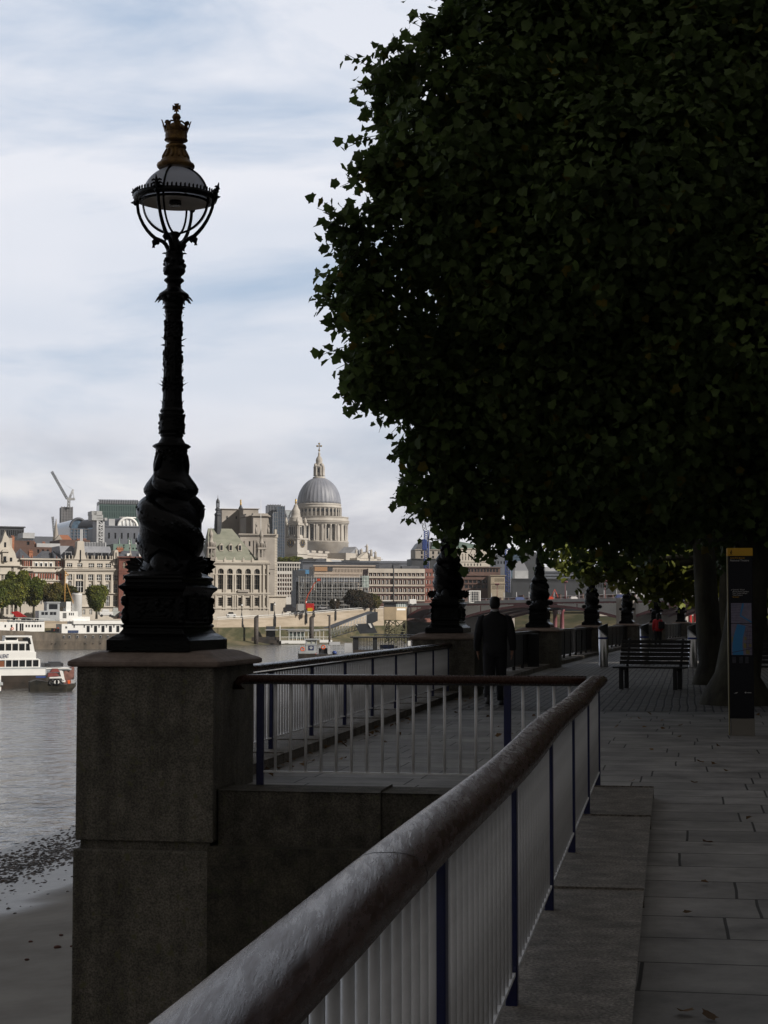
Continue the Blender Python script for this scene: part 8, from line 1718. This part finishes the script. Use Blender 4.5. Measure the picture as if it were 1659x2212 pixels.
for x in (485, 540, 590, 640, 690): vb(mb, x, x + 4, 235, 340, -.68, -.62)
mb.build('cargo_rails', M_palecl, wb); mb = MB(); q = FW2.p(VX(570), VZ(335), -.8); mb.sphere(q, .42, 12, 0, (1, 1, .8)); mb.build('blue_buoy', M_bluep, wb); mb = MB(); vb(mb, 280, 350, 335, 365, -1.2, -.5); mb.build('red_winch', M_redp, wb); mb = MB(); vb(mb, 385, 490, 280, 350, -2, -1); mb.build('engine_casing', M_dsteel, wb)
# ------------------------------------------------------------------ promenade furniture
M_stainless = mat('stainless', (0.55, 0.55, 0.56), 0.28, metal=1.0, var=.08, vscale=3, bump=.05, bscale=5)
M_bluetape = mat('blue_band', (0.03, 0.06, 0.35), .4); M_capdark = mat('cap_grey', (.035, .035, .035), .5)
for i, (x, D_) in enumerate(((1303, 51.8), (1392, 54.5), (1496, 51.2))):
    X = Xat(x, D_, 1400); root = thing('steel_bollard', ['steel bollard with blue band left of the slatted bench', 'middle steel bollard with blue band, standing behind the bench', 'steel bollard with blue band between the bench and the tree trunk'][i], 'bollard', (X, D_, 0), 'steel light bollards along the promenade'); r = .135
    mb = MB(); mb.lathe([(r * 1.02, 0), (r, .02), (r, 1.12)], 28, (X, D_, 0)); mb.build('tube', M_stainless, root); mb = MB(); mb.lathe([(r + .003, .83), (r + .003, .88)], 28, (X, D_, 0)); mb.build('blue_band', M_bluetape, root)
    bm = bmesh.new(); bmesh.ops.create_cone(bm, segments=28, radius1=r + .012, radius2=r + .012, depth=.22, cap_ends=True)
    for v in bm.verts: v.co = Vector((v.co.x + X, v.co.y + D_, 1.13 + v.co.z + (v.co.x * .35 if v.co.z > 0 else -v.co.x * .75)))
    mb = MB(); mb.addbm(bm); mb.build('cap', M_capdark, root)
M_benchw = mat('bench_slat', (.012, .011, .012), .45, col2=(.025, .023, .022), vscale=6, bump=.2, stretch=(1, 8, 8)); 
def bench(label, loc, rz):
    root = thing('park_bench', label, 'bench', loc, 'slatted benches on the promenade'); M_ = Matrix.Translation(loc) @ Matrix.Rotation(rz, 4, 'Z'); L_ = 1.45
    def bb(mb, *a):
        t = MB(); t.bbox(*a); mb.add([M_ @ Vector(v) for v in t.v], t.f)
    mb = MB(); [bb(mb, -L_ / 2, L_ / 2, -.42 + k * .085, -.42 + k * .085 + .065, .43, .46, .006) for k in range(6)]; mb.build('seat', M_benchw, root)
    mb = MB()
    for k in range(6):
        y = .10 + k * .030; z = .50 + k * .085; bb(mb, -L_ / 2 - .0, L_ / 2, y, y + .035, z, z + .072, .006)
    mb.build('backrest', M_benchw, root)
    for sx in (-.56, .56):
        for sy in (-.36, .02):
            m2 = MB(); bb(m2, sx - .04, sx + .04, sy - .035, sy + .035, 0, .43, .008); m2.build('leg', M_dsteel, root)
        m2 = MB(); m2.tube([M_ @ Vector((sx, .08, .40)), M_ @ Vector((sx, .16, .62)), M_ @ Vector((sx, .30, 1.02))], .028, 8); m2.tube([M_ @ Vector((sx, -.42, .41)), M_ @ Vector((sx, .08, .41))], .026, 8); m2.build('frame', M_dsteel, root)
    return root
bench('dark slatted bench facing the river in front of the steel bollards', (Xat(1410, 35.6, 1450), 35.6, 0), R(-24))
bench('dark slatted bench half hidden at the right behind the wayfinding pillar', (Xat(1690, 35.6, 1450), 36.2, 0), R(-12))
uc = thing('utility_cabinet', 'slatted brown cabinet with black end beside the third pier', 'cabinet', (Xat(1138, 47.5), 47.5, 0)); X0, X1, X2 = Xat(1113, 47.5), Xat(1139, 47.5), Xat(1164, 47.5); mb = MB(); mb.bbox(X0, X1, 47.5, 48.3, 0.06, 1.02, .01)
for k in range(6): mb.box(X0 + .02 + k * .052, X0 + .055 + k * .052, 47.48, 47.51, .1, 1.0)
mb.build('slatted_side', M_coping, uc); mb = MB(); mb.bbox(X1 + .002, X2, 47.5, 48.3, .06, 1.02, .01); mb.build('black_door', M_dsteel, uc)
# ---------------- wayfinding pillar
DP = 21.6; XP = Xat(1600, DP, 1400); sg = thing('wayfinding_pillar', 'tall black wayfinding pillar with yellow top band and street maps', 'sign', (XP, DP, 0)); sg.rotation_euler = (0, 0, R(-6))
ks = .001125; sx_ = lambda x: (x - 302) * ks; sz_ = lambda y: (2165 - y) * ks
def sp(name, m, x0, x1, y0, y1, n0, n1, b=.004, par=None):
    mb = MB(); mb.bbox(sx_(x0), sx_(x1), -n1, -n0, sz_(y1), sz_(y0), b); o = mb.build(name, m, None); o.parent = par or sg; return o
M_pil = mat('pillar_black', (.004, .005, .010), .35, spec=.25); M_yel = mat('sign_yellow', (.62, .34, .01), .4); M_edge = mat('pillar_edge', (.16, .13, .04), .5); M_wtx = mat('sign_white', (.62, .62, .62), .5)
sp('core', M_pil, 172, 436, 192, 1975, -.06, .06); sp('top_band', M_yel, 163, 440, 105, 192, -.066, .068); sp('edge', M_edge, 163, 173, 194, 2160, -.05, .05, .002); sp('plinth', M_conc2, 186, 440, 1977, 2165, -.055, .055)
m1 = sp('area_map', mat('map_lilac', (.17, .16, .24), .45, col2=(.24, .22, .30), vscale=14), 197, 418, 712, 932, .058, .063, .0005); m2_ = sp('street_map', mat('map_lilac2', (.19, .17, .25), .45, col2=(.26, .23, .31), vscale=9), 197, 420, 939, 1282, .058, .063, .0005)
def flat(name, pts_, m, n=.0645, par=None):
    mb = MB(); mb.prism([(sx_(x), -n, sz_(y)) for x, y in pts_], (0, 0, 0), (0, -.001, 0)); o = mb.build(name, m, None); o.parent = par or sg
    return o
M_mapb = mat('map_blue', (.03, .22, .50), .4); M_mapd = mat('map_ink', (.05, .04, .09), .5); M_mapy = mat('map_ochre', (.26, .22, .08), .5)
flat('river', [(262, 942), (352, 962), (346, 1000), (322, 1090), (316, 1180), (326, 1281), (210, 1281), (204, 1230), (212, 1120), (235, 1030)], M_mapb, par=m2_)
flat('river', [(318, 714), (336, 714), (330, 760), (318, 800), (306, 845), (418, 915), (416, 930), (292, 855), (300, 800)], M_mapb, par=m1)
flat('bridges', [(290, 940), (296, 938), (419, 972), (419, 978)], M_mapd, .0658, m2_); flat('bridges', [(200, 1252), (418, 1208), (418, 1214), (200, 1258)], M_mapd, .0658, m2_)
for k, (x, y, w_, h_) in enumerate(((330, 1150, 26, 60), (388, 1160, 26, 34), (352, 1225, 40, 50), (340, 1080, 22, 40), (200, 1080, 14, 60))): flat('blocks', [(x, y), (x + w_, y + 6), (x + w_, y + h_), (x, y + h_ - 5)], M_mapy, par=m2_)
for k in range(7): flat('streets', [(350, 985 + 42 * k), (419, 975 + 45 * k), (419, 978 + 45 * k), (350, 988 + 42 * k)], M_mapd, par=m2_); flat('streets', [(200, 735 + 28 * k), (300, 725 + 30 * k), (300, 727 + 30 * k), (200, 737 + 28 * k)], M_mapd, par=m1)
for k in range(4): flat('streets', [(352 + 18 * k, 990), (355 + 18 * k, 990), (366 + 16 * k, 1280), (363 + 16 * k, 1280)], M_mapd, par=m2_)
for (x0, x1) in ((205, 245), (280, 318), (345, 380)): sp('thumbnail', mat('thumb_grey', (.05, .05, .07), .5, col2=(.015, .018, .03), vscale=20), x0, x1, 1300, 1372, .058, .062, .0005)
def stext(s, x, y, h, m, sx=1.0):
    o = text(s, h * ks * 1.35, (sx_(x), -.0625, sz_(y)), (math.pi / 2, 0, 0), m, None, ext=.0006, sx=sx); o.parent = sg
stext('SOUTH BANK', 195, 224, 18, M_yel, 1.05); stext('National Theatre', 192, 252, 22, M_wtx, 1.0)
for k, s in enumerate(("Gabriel's Wharf", 'Bernie Spain Gardens', 'Oxo Tower Wharf', 'Tate Modern')): stext(s, 216, 571 + 20 * k, 15, M_wtx)
stext('Bankside', 216, 651, 15, M_yel); flat('arrow', [(200, 571), (204, 560), (208, 571)], M_wtx, .0615); flat('mark', [(218, 1702), (240, 1694), (262, 1688), (250, 1700), (240, 1702)], M_wtx, .0615); flat('mark', [(332, 1692), (344, 1684), (356, 1692), (344, 1702)], M_wtx, .0615); flat('mark', [(362, 1690), (406, 1692), (406, 1698), (362, 1697)], M_wtx, .0615)
# walking figure pictogram on the yellow band
mb = MB()
def seg(a, b, r): mb.tube([(sx_(a[0]), -.0690, sz_(a[1])), (sx_(b[0]), -.0690, sz_(b[1]))], r * ks, 6)
mb.sphere((sx_(207), -.069, sz_(131)), 6 * ks, 8)
for a, b, r in (((206, 140), (203, 158), 5.5), ((203, 158), (209, 168), 3.6), ((209, 168), (215, 180), 3), ((203, 158), (198, 170), 3.6), ((198, 170), (190, 179), 3), ((206, 142), (213, 150), 2.5), ((213, 150), (220, 154), 2.2), ((204, 142), (197, 150), 2.5), ((197, 150), (194, 158), 2.2)): seg(a, b, r)
o = mb.build('walker_pictogram', M_pil, None); o.parent = sg

# ------------------------------------------------------------------ people
M_skin = mat('skin', (.42, .22, .15), .55); M_hair = mat('dark_hair', (.012, .010, .009), .5, bump=.3, bscale=60)
DG = None
def skin_mesh(name, verts, edges, radii, m, parent, levels=2, smooth=True):
    me = bpy.data.meshes.new(name); me.from_pydata(verts, edges, []); o = bpy.data.objects.new(name, me); C.objects.link(o)
    md = o.modifiers.new('skin', 'SKIN'); md.use_smooth_shade = True
    for i, r in enumerate(radii): me.skin_vertices[0].data[i].radius = (r, r) if not isinstance(r, tuple) else r
    me.skin_vertices[0].data[0].use_root = True
    s = o.modifiers.new('sub', 'SUBSURF'); s.levels = s.render_levels = levels
    bpy.context.view_layer.update(); dg = bpy.context.evaluated_depsgraph_get(); nm = bpy.data.meshes.new_from_object(o.evaluated_get(dg)); bpy.data.objects.remove(o)
    nm.materials.clear(); nm.materials.append(m); nm.polygons.foreach_set('use_smooth', [True] * len(nm.polygons)); q = bpy.data.objects.new(name, nm); C.objects.link(q); q.parent = parent; return q
def loft(name, rings, m, parent, n=24, p=2.4, cap=True):
    mb = MB(); 
    for (x, y, z, a, b, *r) in rings:
        tl = r[0] if r else 0
        for k in range(n):
            t = 2 * math.pi * k / n; c, s = math.cos(t), math.sin(t); u, v = math.copysign(abs(c) ** (2 / p), c) * a, math.copysign(abs(s) ** (2 / p), s) * b; mb.v.append((x + u, y + v, z + tl * u))
    for i in range(len(rings) - 1):
        for k in range(n): mb.f.append([i * n + k, i * n + (k + 1) % n, (i + 1) * n + (k + 1) % n, (i + 1) * n + k]); mb.m.append(0); mb.sm.append(True)
    if cap: mb.f += [list(range(n)), [(len(rings) - 1) * n + k for k in range(n)]]; mb.m += [0, 0]; mb.sm += [False, False]
    o = mb.build(name, m, None); o.parent = parent; return o
def person(label, loc, rz, H, coat, trous, shoe, hem=.83, hair=M_hair, collar=None, wide=1.0, long_hair=False, step=.16):
    root = thing('person', label, 'person', loc); root.rotation_euler = (0, 0, rz); k = H / 1.80; root.scale = (k, k, k)
    V = [(0, 0, .96), (0, 0, 1.12), (0, .01, 1.32), (0, 0, 1.47), (0, .01, 1.545), (0, .02, 1.61), (0, .02, 1.70), (0, .01, 1.765)]; E = [(i, i + 1) for i in range(7)]; Rr = [(.15, .11), (.145, .10), (.165, .11), (.10, .08), (.058, .058), (.07, .075), (.078, .092), (.05, .06)]
    def add(p, prev, r): V.append(p); Rr.append(r); E.append((prev, len(V) - 1)); return len(V) - 1
    for sx in (-1, 1):
        f = step * sx      # stride
        a = add((sx * .10, 0, .90), 0, .085); b = add((sx * .10, f * .45 + .03, .50), a, .058); c = add((sx * .10, f * .9 - (.05 if f < 0 else 0), .10 + (.06 if f < 0 else 0)), b, .040); add((sx * .105, f * .9 + .15 - (.05 if f < 0 else 0), .045 + (.0 if f < 0 else 0)), c, .035)
        s = add((sx * .175 * wide, 0, 1.44), 3, .062); e = add((sx * .255 * wide, -.03 - f * .12, 1.16), s, .045); wv = add((sx * .275 * wide, .04 - f * .45, .92), e, .030); pm = add((sx * .272 * wide, .055 - f * .5, .865), wv, (.022, .036))
        for q in range(4):
            fx = .055 - f * .5 + (q - 1.5) * .020; ln = (.072, .080, .075, .058)[q]; g1 = add((sx * .268 * wide, fx, .825), pm, .0095); g2 = add((sx * (.262) * wide, fx + .004, .825 - ln * .5), g1, .0088); add((sx * .250 * wide, fx + .006, .825 - ln * .95), g2, .0075)
        t1 = add((sx * .255 * wide, .055 - f * .5 + .036, .865), pm, .011); add((sx * .245 * wide, .055 - f * .5 + .05, .825), t1, .009)
    skin_mesh('body', V, E, Rr, M_skin, root)
    # face: nose, brow, ears, eyes
    mb = MB(); mb.sphere((0, .105, 1.655), .014, 8, 0, (.8, 1, 1.5)); [mb.sphere((sx * .082, .012, 1.67), .020, 8, 0, (.45, .8, 1.5)) for sx in (-1, 1)]; mb.box(-.022, .022, .092, .100, 1.615, 1.622); o = mb.build('face', M_skin, None); o.parent = root
    for sx in (-1, 1): mb = MB(); mb.sphere((sx * .03, .096, 1.69), .009, 8); o = mb.build('eye', M_hair, None); o.parent = root
    hr = [(0, -.004, 1.60, .060, .055), (0, -.012, 1.64, .080, .082), (0, .000, 1.70, .088, .100), (0, .002, 1.75, .084, .098), (0, .000, 1.785, .066, .078), (0, 0, 1.805, .035, .04)]
    if long_hair: hr = [(0, -.05, 1.46, .07, .04), (0, -.04, 1.55, .085, .06)] + hr[1:]
    loft('hair', [(x, y - .018, z, a, b) for x, y, z, a, b in hr], hair, root, p=2.0)
    w_ = wide; h0 = hem
    rings = [(0, 0, h0, .205, .150), (0, 0, h0 + .10, .205, .148), (0, 0, 1.08, .190 * w_, .130), (0, 0, 1.22, .205 * w_, .132), (0, .0, 1.34, .225 * w_, .138), (0, 0, 1.42, .228 * w_, .125), (0, 0, 1.475, .185 * w_, .098), (0, 0, 1.515, .105, .078), (0, .004, 1.545, .072, .066), (0, .006, 1.56, .066, .062)]
    jk = loft('jacket', rings, coat, root, 32, 2.5)
    for sx in (-1, 1):
        f = step * sx; mb = MB(); mb.tube([(sx * .150 * w_, 0, 1.455), (sx * .195 * w_, -.002, 1.425), (sx * .232 * w_, -.012 - f * .04, 1.32), (sx * .262 * w_, -.03 - f * .12, 1.16), (sx * .276 * w_, .00 - f * .28, 1.03), (sx * .280 * w_, .04 - f * .45, .915)], [.060, .083, .078, .070, .062, .054], 16); o = mb.build('sleeve', coat, None); o.parent = jk
    if collar: mb = MB(); mb.lathe([(.070, 1.552), (.068, 1.575), (.066, 1.59)], 24, (0, .008, 0), cap=False); mb.lathe([(.062, 1.59), (.064, 1.57), (.066, 1.552)], 24, (0, .008, 0), cap=False); o = mb.build('shirt_collar', collar, None); o.parent = root
    for sx in (-1, 1):
        f = step * sx; lift = .06 if f < 0 else 0; bk = .05 if f < 0 else 0
        loft('trouser_leg', [(sx * .105, f * .9 - bk, .075 + lift, .070, .085), (sx * .102, f * .75 - bk * .5, .25, .078, .088), (sx * .10, f * .45 + .02, .50, .088, .094), (sx * .098, f * .2, .75, .102, .112), (sx * .090, 0, .92, .112, .130), (sx * .085, 0, 1.02, .11, .125)], trous, root)
        loft('shoe', [(sx * .108, f * .9 + .035 - bk, .002 + lift * .3, .050, .135, 0), (sx * .108, f * .9 + .035 - bk, .03 + lift * .5, .052, .138), (sx * .108, f * .9 + .01 - bk, .075 + lift * .8, .045, .10), (sx * .108, f * .9 - .02 - bk, .11 + lift, .042, .06)], shoe, root)
    return root
M_suit = mat('dark_suit', (.012, .012, .016), .8, var=.2, vscale=8, bump=1.0, bscale=7); M_shirt = mat('white_shirt', (.6, .6, .62), .7); M_shoe = mat('black_shoe', (.01, .01, .01), .3)
person('man in a dark suit and pale shirt collar walking away beside the second lamp', (Xat(1069, 29.0, 1400), 29.0, 0.006), R(-4), 1.80, M_suit, M_suit, M_shoe, .80, collar=M_shirt, wide=1.06, step=.10)
wm = person('person in a red jacket and black trousers farther along the promenade', (Xat(1421, 86, 1360), 86.0, 0.006), R(-12), 1.66, mat('red_jacket', (.50, .012, .02), .7), M_suit, M_shoe, .86, wide=.86, long_hair=True)
bgp = thing('shoulder_bag', 'dark bag hanging at the back of the person in the red jacket', 'bag', (Xat(1428, 85.8, 1360), 85.75, .9)); mb = MB(); X = Xat(1428, 85.75, 1360); mb.bbox(X - .13, X + .17, 85.68, 85.82, .92, 1.28, .03); mb.build('pouch', M_suit, bgp); mb = MB(); mb.tube([(X - .05, 85.72, 1.26), (X - .02, 85.74, 1.40), (X - .04, 85.85, 1.42)], .018, 6); mb.build('strap', M_suit, bgp)
# ------------------------------------------------------------------ promenade plane trees
def lob(L, k=1.0): return [((*W(px, py, D_),), r * k * D_ / FPX) for px, py, D_, r in L]
def limb(mb, pts_, r0, r1, n=10):
    P = [Vector(p) for p in pts_]; Q = []
    for i in range(len(P) - 1):
        for k in range(4): t = k / 4; Q.append(P[i].lerp(P[i + 1], t) + Vector((random.uniform(-1, 1), random.uniform(-1, 1), random.uniform(-1, 1))) * r1 * 1.2 * (1 if Q else 0))
    Q.append(P[-1]); mb.tube(Q, list(np.linspace(r0, r1, len(Q))), n)
def plane_tree(label, base, fork, lobes, dens, leafsz, m, seed, flare=1.0, shell=.26, r=.34, twigs=500, cl=6, cr=.22, sprays=()):
    random.seed(seed); root = thing('plane_tree', label, 'tree', base, 'plane trees along the promenade'); b0 = Vector(base); f = Vector(fork)
    mb = MB(); mb.tube([b0 - Vector((0, 0, .2)), b0 + Vector((.02, 0, .12)), b0 + Vector((.03, 0, .5)), b0.lerp(f, .35), b0.lerp(f, .7), f], [r * 1.75 * flare, r * 1.55 * flare, r * 1.12, r, r * .92, r * .85], 20); mb.build('trunk', M_bark, root)
    for (c, rr) in sorted(lobes, key=lambda q: -q[1])[:26]:
        c = Vector(c); mb = MB(); mid = f.lerp(c, .5) + Vector((0, 0, -.1 * (c - f).length * random.uniform(.0, 1))); limb(mb, [f - Vector((0, 0, .3)), mid, c], r * .42, .035, 8); mb.build('limb', M_bark, root)
    P, Nn = lobe_points([(c, rr) for c, rr in lobes], dens, shell, .55, cl, cr)
    tw = MB()
    if sprays:      # long leafy shoots reaching out of the crown
        cc = sum((Vector(c) for c, _ in lobes), Vector()) / len(lobes); SP = []; SN = []
        for (c, rr) in sprays:
            for _ in range(17):
                c = Vector(c); o = (c - cc).normalized(); dr = (o + Vector(rng.normal(size=3)) * .75).normalized(); ln = rr * random.uniform(1.1, 2.15); st_ = c + dr * rr * .35; dro = Vector((0, 0, -.16 * ln * random.uniform(0, 1.6)))
                pts_ = [st_.lerp(c + dr * ln, t) + dro * t * t for t in np.linspace(0, 1, 7)]; tw.tube(pts_, [.011, .010, .008, .007, .006, .005, .003], 4, cap=False)
                for k in range(16):
                    t = random.uniform(.25, 1.0); i = min(5, int(t * 6)); q = pts_[i].lerp(pts_[i + 1], t * 6 - i) + Vector(rng.normal(size=3)) * .085; SP.append(tuple(q)); SN.append(tuple(np.array(dr) * .3 + rng.normal(size=3) * .6 + np.array([0, 0, .5])))
        P = np.concatenate([P, np.array(SP)]); Nn = np.concatenate([Nn, np.array(SN)])
    leaf_mesh('crown', P, Nn, rng.uniform(.55, 1.25, len(P)) * leafsz, m, root, down=.5)
    mb = tw; cs = [Vector(c) for c, _ in lobes]; rs_ = [rr for _, rr in lobes]
    for i in rng.choice(len(P), min(twigs, len(P)), replace=False):
        p = Vector(P[i]); j = min(range(len(cs)), key=lambda q: (cs[q] - p).length); q = p.lerp(cs[j], .55); mb.tube([q, q.lerp(p, .5) + Vector((0, 0, -.04)), p], [.012, .008, .004], 4, cap=False)
    mb.build('twigs', M_bark, root)['kind'] = 'stuff'; return root
edge_l = [(1055, 20, 25, 85), (985, 110, 25.5, 85), (885, 195, 25, 100), (905, 300, 26, 100), (875, 370, 25, 85), (890, 420, 25, 95), (812, 520, 25, 98), (795, 600, 25.5, 72), (812, 655, 25, 76), (838, 740, 25, 90), (870, 800, 26, 100), (812, 815, 25, 66), (935, 870, 26, 95), (960, 950, 26.5, 85), (955, 1030, 27, 78), (1000, 1070, 27, 72), (1080, 1090, 27, 68), (1160, 1100, 27, 68), (1235, 1105, 28, 70), (1310, 1105, 28, 75), (1390, 1110, 28, 75)]
inner = [(1160, 130, 25, 190), (1040, 300, 24.5, 180), (1000, 470, 25, 180), (980, 640, 26, 180), (1010, 790, 26.5, 150), (1080, 940, 27, 150), (1150, 330, 27, 240), (1160, 560, 25, 230), (1180, 780, 26, 220), (1230, 980, 27, 170), (1320, 150, 26, 260), (1360, 400, 24, 260), (1370, 640, 26, 260), (1380, 880, 26, 220), (1420, 1030, 28, 140), (1540, 180, 25, 260), (1580, 420, 27, 280), (1600, 680, 25, 260), (1600, 900, 27, 230), (1560, 1030, 29, 150), (1720, 300, 28, 280), (1760, 620, 27, 280), (1740, 900, 28, 240),
         (1290, -120, 26, 240), (1500, -150, 27, 300), (1120, 420, 31, 260), (1300, 250, 32, 300), (1250, 650, 32, 290), (1450, 500, 33, 320), (1180, 880, 31, 200), (1380, 960, 32, 220), (1560, 820, 33, 300), (1600, 300, 33, 320)]
top_ = [((5.8, 27, 12.5), 3.2), ((8.5, 28, 13), 3.0), ((11, 26, 9), 3.2), ((10.5, 31, 11), 3.0), ((7, 33, 12), 3.0)]
tb = (Xat(1590, 29.2, 1500), 29.2, 0.0)
plane_tree('huge dark plane tree overhanging the promenade, its pale mottled trunk behind the wayfinding pillar', tb, (tb[0] + .5, 29.6, 3.6), lob(edge_l, .79) + lob(inner) + top_, 1250, .138, M_leafA, 5, flare=1.15, shell=.2, cr=.15, sprays=lob(edge_l, .79))
M_bark2 = M_bark
t2 = (Xat(1536, 38, 1400), 38.0, 0.0)
back2 = [(1250, 1050, 40, 90), (1330, 1080, 39, 90), (1420, 1090, 40, 90), (1500, 1100, 40, 90), (1580, 1120, 41, 100), (1650, 1130, 40, 110), (1180, 1060, 39, 90), (1120, 1040, 38, 80), (1500, 1010, 42, 150), (1640, 1000, 42, 170), (1350, 1000, 42, 150)]
plane_tree('second plane tree with dark leaning trunk just behind the first', t2, (t2[0] - .1, 38.3, 3.4), lob(back2) + [((9, 41, 9), 3.2), ((6.5, 40, 9), 3.0), ((12, 42, 10), 3.2), ((8, 39, 12), 3)], 420, .20, M_leafA, 6, r=.27, twigs=150)
t3 = (10.2, 52.0, 0.0)
b3 = [(1290, 1205, 55, 50), (1350, 1210, 55, 55), (1410, 1210, 54, 60), (1390, 1250, 54, 40), (1440, 1255, 55, 45), (1490, 1250, 56, 50), (1540, 1250, 56, 50), (1460, 1210, 55, 60), (1520, 1200, 55, 60), (1340, 1245, 56, 30), (1230, 1190, 54, 42), (1270, 1235, 55, 22), (1590, 1200, 56, 80), (1640, 1180, 57, 90), (1600, 1260, 58, 50), (1650, 1270, 58, 60)]
plane_tree('third plane tree with yellow green low leaves over the promenade', t3, (10.4, 52.5, 3.6), lob(b3) + [((10, 54, 8.5), 3.2), ((7.5, 54, 8), 2.6)], 560, .22, M_leafB, 7, r=.25, twigs=150)
for i, (x, y) in enumerate(((14.8, 68), (19.5, 86), (24.5, 104), (30.0, 124), (37, 146))):
    L5 = [((x + random.uniform(-2.5, 2.5), y + random.uniform(-2.5, 2.5), 5.2 + random.uniform(0, 5)), random.uniform(1.5, 2.4)) for _ in range(11)] + [((x + a, y, 4.3), 1.4) for a in (-2.6, -1, 1, 2.6)]
    plane_tree(['fourth plane tree in the promenade row', 'fifth plane tree in the promenade row', 'sixth plane tree in the promenade row', 'seventh plane tree in the promenade row', 'last plane tree far along the promenade'][i], (x, y, 0), (x, y, 3.4), L5, 260, .32, M_leafA if i % 2 else M_leafC, 30 + i, r=.22, twigs=60, cl=5)
# second row nearer the buildings
for i, (x, y) in enumerate(((14.5, 33), (19, 62), (22, 74), (26, 84))):
    L5 = [((x + random.uniform(-3, 3), y + random.uniform(-3, 3), 4.8 + random.uniform(0, 6)), random.uniform(1.7, 2.6)) for _ in range(14)] + [((x + a, y + b, 3.8), 1.5) for a in (-2.8, 0, 2.8) for b in (-2, 2)]
    plane_tree(['nearest tree of the inner row, dark behind the pillar', 'second tree of the inner row by the buildings', 'third tree of the inner row by the buildings', 'last tree of the inner row by the buildings'][i], (x, y, 0), (x, y, 3), L5, 260, .30, M_leafA, 50 + i, r=.3, twigs=60, cl=5)
# hedge rows added as dark fill under the trees by the buildings
M_hedge = leaf_mat('hedge_leaves', (.015, .024, .008), (.03, .045, .014), (1.5, 1, .6))
for i, (x0, y0, x1, y1) in enumerate(((17, 40, 30, 95), (31, 97, 52, 200))):
    hg = thing('hedge', ['dark hedge added as fill behind the benches', 'long dark hedge added as fill towards the far building'][i], 'hedge', ((x0 + x1) / 2, (y0 + y1) / 2, 0)); n = 16000; t = rng.random(n); P = np.stack([x0 + (x1 - x0) * t + rng.random(n) * 2.0, y0 + (y1 - y0) * t, rng.random(n) ** .8 * 2.6], 1); leaf_mesh('foliage', P, rng.normal(size=(n, 3)) + np.array([-.6, -.6, .5]), rng.uniform(.5, 1.1, n) * .30, M_hedge, hg, shape=[(0, -.5), (.42, -.05), (0, .55), (-.42, -.05)])
# fallen leaves
P = []; 
for _ in range(110):
    if random.random() < .6: y = random.uniform(4, 27); x = rail_x(y) + .42 + abs(random.gauss(0, .12)) if random.random() < .6 and y < 13.5 else random.uniform(1.2, 6)
    else: y = random.uniform(15.5, 32); x = wall_x(y) + .40 + abs(random.gauss(0, .25))
    P.append((x, y, .022))
P = np.array(P); o = leaf_mesh('fallen_leaves', P, np.tile([0, 0, 1.0], (len(P), 1)) + rng.normal(size=(len(P), 3)) * .25, rng.uniform(.5, 1.1, len(P)) * .075, leaf_mat('dead_leaves', (.14, .07, .03), (.22, .13, .05), (2, 1, .5)), None); tag(o, 'dry brown leaves scattered along the kerb and paving', 'leaves', kind='stuff')

# ------------------------------------------------------------------ thin haze over the river
hb = MB(); hb.box(-2500, 2500, -120, 2600, -8, 260); hz = hb.build('haze', bpy.data.materials.new('haze_air')); hm = hz.data.materials[0]; hm.use_nodes = True; t = hm.node_tree; t.nodes.clear()
o_ = t.nodes.new('ShaderNodeOutputMaterial'); pv = t.nodes.new('ShaderNodeVolumePrincipled'); pv.inputs['Color'].default_value = (.92, .95, 1, 1); pv.inputs['Density'].default_value = .00008; pv.inputs['Anisotropy'].default_value = .2; t.links.new(pv.outputs[0], o_.inputs['Volume']); tag(hz, 'thin pale haze over the river and city', 'haze', kind='stuff')
SC.cycles.volume_bounces = 0
